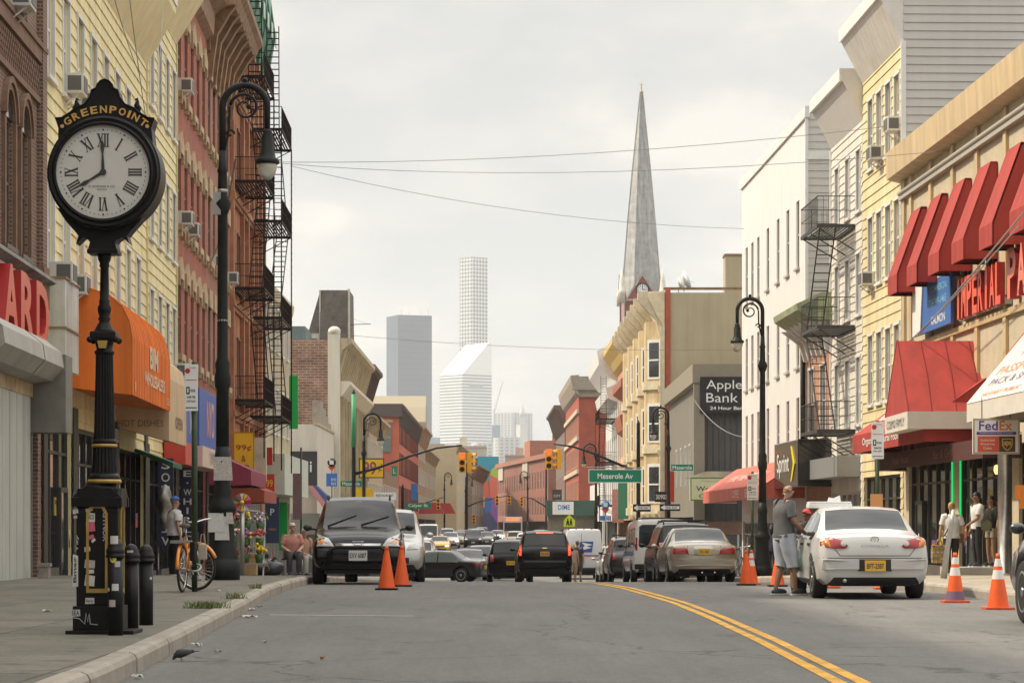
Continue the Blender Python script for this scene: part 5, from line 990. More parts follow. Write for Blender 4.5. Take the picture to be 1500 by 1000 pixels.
for i, (px0, px1, D, y, c, lbl) in enumerate(((800, 838, 520, 652, (.34, .16, .12), 'plain red brown house block behind the right traffic signal'), (660, 712, 560, 655, (.52, .48, .40), 'pale rooftop block behind the mural'), (560, 650, 600, 652, (.40, .36, .30), 'tan rooftop block behind the left traffic signal'), (740, 800, 640, 668, (.46, .34, .28), 'pale brick block behind the red brown building'))):
    r = empty('house_block', (PX((px0 + px1) / 2, D), D, 0), 0, lbl, 'building'); hw = (px1 - px0) / 2 * D / F; z = PZ(y, D); m = MB(); m.box((-hw, 0, -1), (hw, 14, z)); m.box((-hw - .1, -.2, z), (hw + .1, 14.2, z + .35)); m.box((-hw * .5, 3, z), (-hw * .1, 6, z + 2.2)); m.build('wall', mat('house_block_%s' % 'abcd'[i], c, .85, var=.15, vs=.3), r); m = MB()
    for k in range(int(hw * 2 / 2.4)):
        for zz in range(1, int(z / 3.5)): m.box((-hw + .6 + k * 2.4, -.05, zz * 3.5), (-hw + 1.8 + k * 2.4, -.01, zz * 3.5 + 1.9))
    m.build('windows_row', M_GLASS, r) if m.v else None
# ---- church
D = 420; k = D / F; cx = PX(939.5, D); zc = lambda y: PZ(y, D); r = empty('church', (cx, D, 0), 0, 'red brick church tower with a tall grey slate spire and a clock', 'church')
M_SLATE = ribmat('spire_slate', (.42, .42, .41), .7, .6, .05, var=.22); M_CHB = mat('church_brick', (.30, .10, .07), .85, var=.15); M_CHS = mat('church_stone', (.66, .62, .55), .8, var=.1)
m = MB(); m.box((-3.3, -3.3, -1), (3.3, 3.3, zc(440))); m.box((-3.45, -3.45, zc(443)), (3.45, 3.45, zc(440)), 1)
for sx_ in (-1, 1): m.box((sx_ * 3.2 - .5, -3.7, -1), (sx_ * 3.2 + .5, -2.7, zc(432)), 0); m.box((sx_ * 3.2 - .25, -3.72, -1), (sx_ * 3.2 + .25, -3.68, zc(432)), 1)
m.box((-3.3, 3.3, -1), (3.3, 40, 15)); m.build('tower', [M_CHB, M_CHS], r)
m = MB(); n = 8; zs = [(zc(443), 3.65), (zc(425), 3.4), (zc(380), 2.95), (zc(320), 2.38), (zc(260), 1.72), (zc(200), 1.0), (zc(150), .4), (zc(136), .22)]; vs = [(q * cos(pi / 8 + 2 * pi * j / 8), q * sin(pi / 8 + 2 * pi * j / 8), z) for z, q in zs for j in range(n)]
m.add(vs, [(i * n + j, i * n + (j + 1) % n, (i + 1) * n + (j + 1) % n, (i + 1) * n + j) for i in range(len(zs) - 1) for j in range(n)])
for j in range(8): m.tube([vs[i * n + j] for i in range(len(zs))], .11, 4)
sp = m.build('spire', M_SLATE, r); m = MB(); m.lathe([(.3, zc(137)), (.34, zc(135)), (.12, zc(133)), (.14, zc(128)), (.05, zc(126)), (.05, zc(120))], 8); m.bar((-.35, 0, zc(124)), (.35, 0, zc(124)), .05); m.build('finial', mat('finial_gold', (.35, .27, .12), .5, .4), r)
for z0, w_, rr, h_ in ((zc(396), .75, 3.15, 2.2), (zc(288), .5, 2.1, 1.7)):
    for a in range(4):
        Mr = Matrix.Rotation(a * pi / 2, 4, 'Z'); m = MB(); m.prism([(-w_, 0), (w_, 0), (w_, h_), (0, h_ * 2.1), (-w_, h_)], -rr - .35, -rr * .4, 0, Mr); m.prism([(-w_ * .5, .1), (w_ * .5, .1), (w_ * .5, h_ * .8), (0, h_ * 1.3), (-w_ * .5, h_ * .8)], -rr - .38, -rr - .352, 1, Mr); m.build('lucarne', [mat('lucarne_grey', (.5, .5, .48), .6), M_DARK], r)
for a in range(4):
    Mr = Matrix.Rotation(a * pi / 2, 4, 'Z'); m = MB(); m.prism([(-2.4, zc(440)), (2.4, zc(440)), (0, zc(405))], -3.6, -2.2, 0, Mr)
    for s_ in (-1, 1): m.prism([(s_ * 2.75, zc(440)), (s_ * 2.4, zc(440)), (0, zc(407)), (0, zc(402))], -3.75, -3.5, 1, Mr)
    m.build('gable', [M_CHB, M_SLATE], r)
m = MB(); Mc = FR((0, -3.68, zc(427))); m.disc((0, 0, 0), 1.0, 24, 0, Mc); m.ring((0, 0, .03), .9, 1.08, 24, 1, Mc)
for i in range(12): a = i * pi / 6; m.quad(*[(q * cos(a) - s_ * sin(a), q * sin(a) + s_ * cos(a), .02) for q, s_ in ((.62, -.05), (.85, -.05), (.85, .05), (.62, .05))], 1, Mc)
m.quad((-.05, 0, .03), (.05, 0, .03), (.05, .7, .03), (-.05, .7, .03), 1, Mc); m.quad((0, -.05, .03), (.5, -.05, .03), (.5, .05, .03), (0, .05, .03), 1, Mc); m.build('clock_face', [M_SIGNW, M_BLACK], r)
for a, b_ in ((-1, -1), (1, -1), (1, 1), (-1, 1)): m = MB(); m.lathe([(.62, zc(446)), (.62, zc(432)), (.72, zc(430)), (.55, zc(428)), (.42, zc(415)), (.08, zc(398))], 8, (a * 3.3, b_ * 3.3, 0)); m.build('pinnacle', M_CHS, r)
# ---- skyline
def slab(name, label, px0, px1, y, D, mats, pxe, parts=(), zrot=None):
    """rectangular tower seen edge-on at pxe, its two faces spanning px0..pxe..px1"""
    k = D / F; wl, wr = (pxe - px0) * k, (px1 - pxe) * k; L = math.hypot(1, 1); a = math.atan2(wl, wr) if wl < wr else math.atan2(wl, wr)
    w_, d_ = wr / cos(a), wl / max(sin(a), .05) if wl > 0 else wr
    return a, w_, d_, empty(name, (PX(pxe, D), D, 0), 0, label, 'skyscraper')
M_T1 = gridmat('dark_glass_tower', (.014, .032, .065), (.022, .046, .088), 3.6, 7.2, .16, .2, .25); M_T2 = gridmat('white_grid_tower', (.66, .66, .64), (.05, .06, .075), 5.0, 6.4, .28, .26, .6); M_T3 = gridmat('white_band_tower', (.72, .72, .71), (.16, .19, .21), 9999, 4.8, -1, .5, .4); M_T4 = gridmat('pale_tower', (.46, .47, .48), (.20, .22, .24), 5, 3.8, .35, .3, .5)
def tower(name, label, px0, pxe, px1, y, D, mt, ybase=780, top=None):
    k = D / F; wl, wr = (pxe - px0) * k, (px1 - pxe) * k; z = PZ(y, D); r = empty(name, (PX(pxe, D), D, 0), 0, label, 'skyscraper'); s = sqrt(wl * wr) if wl > 1 else 0
    m = MB(); A, B, Cc, Dd = (0, 0), (wr, max(s * (s / wl if wl > 1 else 1), 20) if False else wr * .6 if wl < wr * .6 else wr), (0, 0), (-wl, wl if wl < wr * .6 else wl)
    B = (wr, wl * .9); Dd = (-wl, wr * .9); Cc = (wr - wl, wl * .9 + wr * .9)
    m.add([(p[0], p[1], zz) for zz in (-2, z) for p in (A, B, Cc, Dd)], [(0, 1, 5, 4), (1, 2, 6, 5), (2, 3, 7, 6), (3, 0, 4, 7), (4, 5, 6, 7)]); m.build('shaft', mt, r); return r, z, (A, B, Cc, Dd), k
r, z, q, k = tower('dark_tower', 'dark glass slab skyscraper fading in the haze', 564, 583, 632, 461, 3400, M_T1); m = MB()
for x in (4, 15, 30, 40): m.bar((x, 14, z), (x, 14, z + 5 + x % 7), .35)
m.build('antenna', M_STEEL, r)
r, z, q, k = tower('slender_tower', 'very slender white gridded skyscraper rising behind the slanted roof tower', 673, 692, 714, 376, 4300, M_T2)
r, z, q, k = tower('slanted_tower', 'white banded skyscraper with a slanted roof in front of the slender one', 643, 677, 720, 548, 3950, M_T3); A, B, Cc, Dd = q; zt = PZ(500, 3950); u = lambda p, zz: (p[0], p[1], zz); tr = lambda p, q_, f: (p[0] + (q_[0] - p[0]) * f, p[1] + (q_[1] - p[1]) * f)
m = MB(); E_, F_ = tr(A, B, .90), tr(Dd, Cc, .90); m.add([u(A, z), u(B, z), u(Cc, z), u(Dd, z), u(E_, zt), u(B, zt), u(Cc, zt), u(F_, zt)], [(0, 1, 5, 4), (1, 2, 6, 5), (2, 3, 7, 6), (0, 4, 7, 3), (4, 5, 6, 7)]); m.build('slanted_roof', mat('white_tower_panel', (.74, .74, .73), .5), r)
m = MB(); m.add([(B[0] * f - .0, B[1] * f - 1.0, zz) for f, zz in ((.25, z - 22), (.72, z - 22), (.72, z - 15), (.25, z - 15))], [(0, 1, 2, 3)]); m.build('louvre', mat('louvre_grey', (.3, .31, .32), .6), r)
r, z, q, k = tower('pale_tower', 'pale grey office tower low on the skyline right of the slanted roof tower', 724, 752, 780, 604, 3800, M_T4)
r, z, q, k = tower('stepped_tower', 'pale stepped old skyscraper with a crown low on the skyline', 756, 762, 772, 622, 3600, mat('pale_stone_far', (.55, .53, .50), .8)); m = MB(); m.box((-2, 2, z), (8, 10, z + 12)); m.lathe([(5, z + 12), (4, z + 18), (1, z + 26), (.3, z + 32)], 8, (3, 6, 0)); m.build('crown', mat('pale_stone_far', (.55, .53, .5), .8), r)
r, z, q, k = tower('blue_tower', 'small blue glass block low between the slanted roof tower and the pale tower', 719, 721, 733, 622, 3700, mat('blue_glass_far', (.10, .17, .25), .3))
r, z, q, k = tower('dark_block', 'low sloping blue grey block beside the dark glass tower', 610, 634, 644, 640, 3300, mat('blue_glass_far', (.1, .17, .25), .3))
for px0, pxe, px1, y, D_, c, l in ((655, 662, 690, 655, 3000, (.45, .44, .42), 'pale low skyline block under the slanted roof tower'), (690, 698, 722, 648, 3100, (.5, .5, .48), 'pale low skyline block left of the blue glass block'), (722, 730, 762, 640, 3050, (.46, .46, .45), 'pale low skyline block under the pale grey office tower'), (776, 786, 830, 668, 2800, (.36, .33, .31), 'brownish low skyline block left of the brown cornice')): tower('city_block', l, px0, pxe, px1, y, D_, gridmat('city_block_%d' % px0, c, tuple(v * .5 for v in c), 6, 4, .4, .4, .7))
r = empty('crane', (PX(724, 3600), 3600, PZ(605, 3600)), 0, 'thin construction crane jib above the skyline', 'crane'); m = MB(); m.bar((0, 0, -20), (0, 0, 6), .8); m.bar((0, 0, 0), (12, 0, 44), .6); m.bar((0, 0, 8), (12, 0, 44), .3); m.build('jib', M_STEEL, r)
# ---- haze
m = MB(); m.box((-1400, -40, -3.5), (1400, 5000, 480)); hz = m.build('haze', None); hz.data.materials.clear(); mh = bpy.data.materials.new('haze_air'); mh.use_nodes = True; t = mh.node_tree; t.nodes.clear(); o_ = t.nodes.new('ShaderNodeOutputMaterial'); pv = t.nodes.new('ShaderNodeVolumePrincipled')
pv.inputs['Color'].default_value = (.91, .955, 1.0, 1); pv.inputs['Density'].default_value = HAZE; pv.inputs['Anisotropy'].default_value = 0.3; t.links.new(pv.outputs[0], o_.inputs['Volume']); hz.data.materials.append(mh); tag(hz, 'pale summer haze filling the air over the street and city', 'haze', kind='stuff')
# ================================================================== post clock
D = 22.7; r = empty('post_clock', (PX(153, D), D, .15), 0, 'black and gold cast iron post clock lettered GREENPOINT on the near pavement', 'street clock')
K = D / F; Z = lambda y: (920 - y) * K; M_CLK = mat('clock_black', (.010, .010, .010), .42, var=.35, vs=8, bump=.12, bs=40, spec=.22)
m = MB(); m.bbox((-.30, -.28, 0), (.30, .28, .035), .008); m.build('base_plate', M_CLK, r)
m = MB(); m.bbox((-.235, -.235, .03), (.235, .235, Z(879)), .012); m.bbox((-.205, -.205, Z(879)), (.205, .205, Z(737)), .015)
for a in range(4):
    Ma = Matrix.Rotation(a * pi / 2, 4, 'Z'); m.prism([(-.245, Z(735)), (.245, Z(735)), (.245, Z(722)), (.14, Z(708)), (-.14, Z(708)), (-.245, Z(722))], -.235, -.18, 0, Ma)
m.bbox((-.2, -.2, Z(737)), (.2, .2, Z(708)), .02); m.lathe([(.2, Z(709)), (.16, Z(705)), (.15, Z(700))], 8); pl = m.build('plinth', M_CLK, r)
m = MB()
for a in range(4):
    Ma = Matrix.Rotation(a * pi / 2, 4, 'Z'); o_ = [(-.105, Z(860)), (.105, Z(860)), (.105, Z(745)), (.06, Z(732)), (-.06, Z(732)), (-.105, Z(745))]; i_ = [(p[0] * .76, Z(854) if j < 2 else (Z(747) if j in (2, 5) else Z(737))) for j, p in enumerate(o_)]
    for j in range(6): m.prism([o_[j], o_[(j + 1) % 6], i_[(j + 1) % 6], i_[j]], -.222, -.204, 0, Ma)
m.build('gold_moulding', M_GOLD, pl)
m = MB(); m.lathe([(.145, Z(701)), (.155, Z(698)), (.145, Z(695))], 24); m.lathe([(.108, Z(648)), (.118, Z(646)), (.108, Z(643))], 24)
m.prism([(-.03, Z(504)), (.03, Z(504)), (.045, Z(493)), (-.045, Z(493))], -.125, -.10); m.build('gold_ring', M_GOLD, r)
m = MB(); m.lathe([(.145, Z(696)), (.135, Z(690)), (.115, Z(686))], 24); m.lathe([(.113, Z(686)), (.10, Z(648))], 40, flute=.09); m.lathe([(.11, Z(643)), (.10, Z(638)), (.095, Z(636))], 24); m.lathe([(.094, Z(636)), (.076, Z(512))], 40, flute=.1)
m.lathe([(.085, Z(512)), (.09, Z(508)), (.07, Z(505)), (.085, Z(492)), (.11, Z(490))], 20); m.bbox((-.115, -.115, Z(491)), (.115, .115, Z(479)), .02)
for a in (-1, 1):
    for c in (-1, 1): m.ell((a * .115, c * .09, Z(491)), (.03, .03, .03), 10, 6)
m.lathe([(.105, Z(480)), (.085, Z(476)), (.06, Z(468)), (.045, Z(464)), (.058, Z(460)), (.045, Z(457)), (.058, Z(450)), (.062, Z(444)), (.045, Z(438)), (.05, Z(434)), (.042, Z(432)), (.036, Z(385)), (.046, Z(383)), (.04, Z(379)), (.055, Z(374)), (.06, Z(370)), (.065, Z(366))], 24); m.build('column', M_CLK, r)
hz_ = Z(250); m = MB(); m.bbox((-.135, -.13, Z(366)), (.135, .13, Z(360)), .008); m.prism([(-.125, Z(360)), (.125, Z(360)), (.11, Z(350)), (.13, Z(345)), (-.13, Z(345)), (-.11, Z(350))], -.12, .12)
out_ = [(-.13, Z(346)), (-.17, Z(342)), (-.235, Z(352)), (-.215, Z(340)), (-.25, Z(333)), (-.33, Z(318)), (-.40, Z(300)), (.40, Z(300)), (.33, Z(318)), (.25, Z(333)), (.215, Z(340)), (.235, Z(352)), (.17, Z(342)), (.13, Z(346))]; m.prism(out_, -.10, .10); m.build('lower_bracket', M_CLK, r)
m = MB(); Mh = Matrix.Translation((0, 0, hz_)) @ Matrix.Rotation(pi / 2, 4, 'X')
m.lathe([(.41, .235), (.43, .24), (.45, .21), (.475, .215), (.485, .18), (.50, .17), (.50, -.17), (.485, -.18), (.475, -.215), (.45, -.21), (.43, -.24), (.41, -.235)], 64, M=Mh, caps=False); hd = m.build('clock_case', M_CLK, r, sharp=40)
def arcp(q, a): return (q * cos(R(a)), hz_ + q * sin(R(a)))
prof = [(84.7, 170), (90, 181), (88, 190)]; top = [(84.7, 170), (94, 169), (105.5, 162), (114.6, 154.6), (127.6, 149.4), (135.4, 139), (138, 128.6), (144.5, 126), (146, 121), (151, 115), (156.5, 112.8)]
tp = [((x_ - 157) * K, Z(y_)) for x_, y_ in top]; tp = tp + [(-a, b_) for a, b_ in reversed(tp[:-1])]; bt = [arcp(.485, a) for a in range(28, 153, 8)]
m = MB(); m.prism([(-.41, Z(184))] + tp + [(.41, Z(184))] + bt, -.12, .12); tp2 = [(a * .99, b_ - .012) for a, b_ in tp]; m.tube([(a, -.125, b_) for a, b_ in tp], .009, 6); m.tube([(a, -.13, b_) for a, b_ in bt], .012, 6); cr_ = m.build('crest', M_CLK, r)
m = MB()
for s_ in (-1, 1): m.tube([(s_ * (x_ - 157) * -K, 0, Z(y_)) for x_, y_ in ((112, 157), (111, 152), (113.5, 147), (112, 142), (113, 138), (116, 139.5))], [.022, .03, .026, .014, .014, .006], 8)
m.build('scroll_ornament', M_CLK, cr_); m = MB(); word = 'GREENPOINT'; M_GL = mat('gold_letters', (.62, .36, .10), .45)
for i, c in enumerate(word): a = 90 + 35.5 - 71 * (sum(.024 if k == 'I' else .062 for k in word[:i]) + .013 * i + (.012 if c == 'I' else .031) - .031) / (.62); x_, z_ = arcp(.565, a); m.text(c, FR((x_, -.126, z_)) @ Matrix.Rotation(R(a - 90), 4, 'Z'), .066, .062 if c not in 'I' else .022, bold=.025)
for a in (132, 48): x_, z_ = arcp(.56, a); m.disc((0, 0, 0), .017, 12, 0, FR((x_, -.126, z_)))
m.build('lettering', M_GL, cr_)
m = MB(); Mf = FR((0, -.205, hz_)); m.disc((0, 0, 0), .425, 64, 0, Mf); f = m.build('dial', mat('dial_white', (.60, .585, .54), .5, var=.06, vs=3), r)
m = MB(); rom = {12: 'XII', 1: 'I', 2: 'II', 3: 'III', 4: 'IIII', 5: 'V', 6: 'VI', 7: 'VII', 8: 'VIII', 9: 'IX', 10: 'X', 11: 'XI'}; r0, r1 = .225, .335
def stroke(Mx, x0, x1, wd, serif=True):
    m.add([(x0 - wd, r0, .004), (x0 + wd, r0, .004), (x1 + wd, r1, .004), (x1 - wd, r1, .004)], [(0, 1, 2, 3)], 0, False, Mx)
    if serif:
        for xx, yy in ((x0, r0), (x1, r1)): m.add([(xx - wd - .006, yy - .003, .004), (xx + wd + .006, yy - .003, .004), (xx + wd + .006, yy + .003, .004), (xx - wd - .006, yy + .003, .004)], [(0, 1, 2, 3)], 0, False, Mx)
for h in range(1, 13):
    Mx = Mf @ Matrix.Rotation(-h * pi / 6, 4, 'Z') @ (Matrix.Identity(4)); s_ = rom[h]; wds = {'I': .024, 'V': .052, 'X': .056}; tw = sum(wds[c] for c in s_); x = -tw / 2
    for c in s_:
        q = wds[c]; xc = x + q / 2
        if c == 'I': stroke(Mx, xc, xc, .0065)
        elif c == 'V': stroke(Mx, xc, xc - .018, .0075); stroke(Mx, xc, xc + .018, .003)
        else: stroke(Mx, xc + .019, xc - .019, .0075); stroke(Mx, xc - .019, xc + .019, .003)
        x += q
for i in range(60): a = i * pi / 30; Mx = Mf @ Matrix.Rotation(a, 4, 'Z'); q = .009 if i % 5 == 0 else .005; m.disc((0, .372, .004), q, 6, 0, Mx)
M_INK = mat('dial_ink', (.035, .035, .035), .5); m.text('E. HOWARD & CO.', Mf @ Matrix.Translation((-.01, -.125, .004)), .018, .23); m.text('BOSTON', Mf @ Matrix.Translation((-.01, -.152, .004)), .013, .085); m.build('numerals', M_INK, f)
def hand(a, ln, wd, z_, tail):
    m = MB(); Mx = Mf @ Matrix.Rotation(R(-a), 4, 'Z'); m.add([(-wd * .45, -tail, z_), (wd * .45, -tail, z_), (wd * .9, ln * .1, z_), (wd * .5, ln * .45, z_), (wd * 1.15, ln * .62, z_), (wd * .9, ln * .70, z_), (wd * .2, ln * .78, z_), (0, ln, z_), (-wd * .2, ln * .78, z_), (-wd * .9, ln * .70, z_), (-wd * 1.15, ln * .62, z_), (-wd * .5, ln * .45, z_), (-wd * .9, ln * .1, z_)], [tuple(range(13))], 0, False, Mx); m.disc((0, 0, z_ + .002), wd * 1.7, 20, 0, Mx); m.build('hand', M_INK, f)
hand(-1.5, .355, .016, .014, .02); hand(239, .30, .017, .009, .02)
STK = [mat('sticker_white', (.60, .59, .56), .6, var=.15, vs=30), mat('sticker_pink', (.55, .10, .18), .6), mat('sticker_pale', (.50, .46, .42), .7, var=.3, vs=30), mat('sticker_yellow', (.62, .60, .10), .6), mat('graffiti_silver', (.42, .42, .42), .6)]
m = MB()
for px_, y0, y1, w_, mi, rot in ((146, 757, 744, 13, 0, 0), (145, 771, 757, 15, 1, 5), (140, 800, 793, 10, 2, 8), (144, 824, 812, 17, 2, -3), (145, 832, 826, 12, 0, 3), (144, 850, 834, 16, 0, -5), (144, 876, 867, 15, 0, 2), (121, 851, 804, 9, 0, 0), (121, 745, 738, 9, 0, 10), (129, 724, 712, 9, 0, -30), (122, 894, 884, 15, 0, 4), (121, 752, 748, 6, 2, 0), (143, 742, 737, 12, 4, 12), (146, 782, 776, 10, 1, 20), (150, 786, 782, 7, 0, 40)):
    yy = -.209 if y1 < 875 else -.239
    if 735 < y1 < 872 and px_ > 135: yy = -.209
    m = MB(); Mx = FR(((px_ - 156) * K, yy, Z((y0 + y1) / 2))) @ Matrix.Rotation(R(rot), 4, 'Z'); a, c = w_ * K / 2, (y0 - y1) * K / 2; m.add([(-a, -c, 0), (a, -c, 0), (a, c * .9, 0), (-a * .9, c, 0)], [(0, 1, 2, 3)], 0, False, Mx); m.build('sticker', STK[mi], pl)
m = MB()
for tx, px_, y_, h_, w_, rot in (('BCS', 146, 750, .04, .06, 0), ('Bmag', 121, 827, .04, .22, 90), ('Savvy', 144, 872, .03, .07, 0), ('5EA', 122, 889, .045, .075, 0)): m.text(tx, FR(((px_ - 156) * K, -.2415 if y_ > 880 else -.2115, Z(y_))) @ Matrix.Rotation(R(rot), 4, 'Z'), h_, w_, bold=.02)
m.build('sticker_writing', M_INK, pl); m = MB()
for tx, px_, y_, h_, w_, rot in (('GYNUR', 169, 764, .045, .26, -90), ('Tay', 124, 788, .03, .15, 90)): m.text(tx, FR(((px_ - 156) * K, -.21, Z(y_))) @ Matrix.Rotation(R(rot), 4, 'Z'), h_, w_, bold=.02)
m.tube([((x_ - 156) * K, -.24, Z(y_)) for x_, y_ in ((111, 895), (128, 897), (137, 905), (139, 889), (142, 902), (144, 890), (146, 905), (158, 906))], .006, 4); m.build('graffiti', STK[4], pl)
pl.location = (-.035, 0, 0); pl.scale = (.9, .9, 1)
for o_ in (hd, cr_, f): o_.location.x = .022
# ---- bollards
M_BOL = mat('bollard_black', (.010, .011, .011), .42, var=.35, vs=6, spec=.25)
for px_, yb, yt, lab, stk in ((169, 930, 788, 'nearest black dome topped bollard, with a round yellow sticker, beside the post clock', ((-.01, .68, .055, 3), (0, .83, .07, 0), (.01, .42, .06, 0), (-.06, .40, .03, 0), (-.02, .28, .06, 2), (.03, .62, .05, 2))), (192, 923, 796, 'middle black bollard with a white label, between two others', ((.0, .70, .06, 0), (-.08, .68, .04, 2), (-.07, .35, .03, 0))), (214, 915, 797, 'farthest black bollard of the three by the post clock', ((.05, .62, .03, 0), (.06, .45, .025, 0)))):
    D = .95 * F / (yb - 770); q = empty('bollard', (PX(px_, D), D, .15), 0, lab, 'bollard', 'bollards round the post clock'); h_ = (yb - yt) * D / F; m = MB(); m.lathe([(.068, 0), (.068, h_ - .17)], 24); po = m.build('post', M_BOL, q); m = MB(); m.lathe([(q * .8, z_) for q, z_ in ((.088, h_ - .17), (.105, h_ - .165), (.105, h_ - .145), (.093, h_ - .14), (.102, h_ - .12), (.102, h_ - .10), (.09, h_ - .09), (.085, h_ - .06), (.06, h_ - .02), (.02, h_))], 24); m.build('cap', M_BOL, q); m = MB()
    for x_, z_, s_, mi in stk:
        nseg = 6; a0 = x_ / .07; w_ = s_ / .07; vs = []
        if mi == 3:
            m.add([(.0702 * sin(a0 + w_ * .6 * cos(t_)), -.0702 * cos(a0 + w_ * .6 * cos(t_)), z_ + s_ * .9 * sin(t_)) for t_ in [2 * pi * k / 14 for k in range(14)]], [tuple(range(14))], 3)
        else:
            for k in range(nseg + 1): a = a0 + w_ * (k / nseg - .5) ; vs += [(.0702 * sin(a), -.0702 * cos(a), z_ - s_ * .5), (.0702 * sin(a), -.0702 * cos(a), z_ + s_ * .5)]
            m.add(vs, [(2 * k, 2 * k + 2, 2 * k + 3, 2 * k + 1) for k in range(nseg)], mi)
    m.build('sticker', STK, po)
# ================================================================== bishop's crook lamps
M_LAMPG = mat('lamp_globe', (.62, .60, .52), .15, spec=.8, trans=.3); M_CROOK = mat('lamp_black', (.015, .017, .016), .5, var=.3, vs=5, spec=.22)
def crook_lamp(label, o, H, sgn, detail=True, ornate=True, al=.40, grp='crook lamp posts along the street'):
    r = empty('street_lamp', o, 0, label, 'street lamp', grp); m = MB()
    if ornate: m.lathe([(.31, 0), (.31, .32), (.285, .34), (.28, .40), (.25, .56), (.225, .64), (.20, 1.02), (.205, 1.16), (.245, 1.24), (.25, 1.30), (.19, 1.42), (.165, 1.5), (.175, 1.58), (.15, 1.66), (.14, 1.98), (.155, 2.1), (.115, 2.4)], 20)
    else: m.lathe([(.24, 0), (.24, .25), (.2, .3), (.17, 1.0), (.2, 1.1), (.22, 1.16), (.14, 1.3), (.11, 1.5), (.12, 2.3)], 12)
    m.build('base', M_CROOK, r); m = MB(); zs = H - 1.2
    m.lathe([(.12, 2.3), (.112, 3.4), (.14, 3.45), (.15, 3.6), (.125, 3.72), (.135, 3.85), (.10, 3.95), (.085, zs - 1.15), (.11, zs - 1.1), (.16, zs - .95), (.09, zs - .8), (.08, zs - .4), (.1, zs - .36), (.075, zs - .3), (.065, zs)], 14 if detail else 8); m.build('shaft', M_CROOK, r)
    m = MB(); xr = al; n = 16; arc = [(0, 0, zs)] + [(sgn * (xr - xr * cos(pi * k / n)), 0, H - al - .03 + al * sin(pi * k / n)) for k in range(n + 1)] + [(sgn * 2 * xr, 0, H - al - .45)]
    m.tube(arc, [.062] * (len(arc) - 2) + [.055, .05], 10 if detail else 6)
    sp = [(sgn * (xr + q * cos(a)), 0, H - al - .03 + q * sin(a)) for k in range(26) for a, q in ((pi * .95 - k * .36, .27 * (1 - k / 34)),)]; m.tube(sp, [.03 * (1 - k / 50) for k in range(26)], 6); m.ell((sp[-1][0], 0, sp[-1][2]), .05, 8, 6)
    sp = [(sgn * (.13 + .085 * (1 - k / 18) * cos(k * .42)), 0, H - al - .50 + .085 * (1 - k / 18) * sin(k * .42)) for k in range(15)]; m.tube(sp, .022, 5); m.tube([(sgn * .02, 0, zs - .1), (sgn * .12, 0, H - al - .42), (sgn * .13, 0, H - al)], .025, 5); m.ell((sgn * xr, 0, H + .06), .05, 8, 6); m.build('crook', M_CROOK, r)
    x = sgn * 2 * xr; zt = H - al - .40; m = MB(); m.lathe([(.03, 0), (.06, -.02), (.085, -.06), (.075, -.1), (.11, -.16), (.115, -.42), (.14, -.46), (.15, -.52), (.21, -.56), (.22, -.62), (.19, -.64)], 16 if detail else 10, (x, 0, zt)); m.build('lantern_hood', M_CROOK, r); m = MB(); m.lathe([(.02, -.92), (.08, -.90), (.14, -.82), (.17, -.72), (.18, -.63)], 16, (x, 0, zt)); m.build('globe', M_LAMPG, r); return r
D = 45.7; L1 = crook_lamp('tall black crook lamp post on the left pavement, its base plastered with flyers', (PX(326, D), D, gz(D) + .15), 8.85, 1)
m = MB()
for x_, z_, w_, h_, mi in ((.03, 1.98, .34, .42, 2), (-.08, 1.02, .30, .34, 0), (.02, .92, .26, .42, 0), (.16, 1.1, .14, .2, 2)): m.add([(x_ - w_ / 2, -.235 if z_ < 1.5 else -.16, z_ - h_ / 2), (x_ + w_ / 2, -.235 if z_ < 1.5 else -.16, z_ - h_ / 2), (x_ + w_ / 2 - .03, -.215 if z_ < 1.5 else -.15, z_ + h_ / 2), (x_ - w_ / 2, -.215 if z_ < 1.5 else -.15, z_ + h_ / 2)], [(0, 1, 2, 3)], mi)
m.build('flyer', STK, L1); m = MB(); m.lathe([(.095, 4.6), (.098, 4.62), (.095, 4.64)], 12); m.lathe([(.09, 6.9), (.095, 6.93), (.09, 6.96)], 12); m.box((-.16, -.12, 6.5), (-.02, -.05, 6.9)); m.build('clamp', M_STEEL, L1)
D = 81; crook_lamp('black crook lamp post behind the man in the grey shirt, across from the post clock', (PX(1117, D), D, gz(D) + .15), 8.85, -1)
D = 134; crook_lamp('crook lamp post beside the bank at the crossing', (PX(979, D), D, gz(D) + .15), 8.85, -1)
D = 137; crook_lamp('crook lamp post in front of the yellow 99c sign across the side street', (PX(533, D), D, gz(D) + .15), 8.7, 1, False, al=.45)
for px_, D, s_, l in ((651, 330, 1, 'distant crook lamp post before the plain tan stone building'), (682, 350, 1, 'distant crook lamp post before the mural on the clock side'), (773, 320, -1, 'distant crook lamp post before the long red brown building'), (873, 190, -1, 'crook lamp post in front of the bright red corner house')): crook_lamp(l, (PX(px_, D), D, gz(D) + .15), 8.6, s_, False, False, .45)
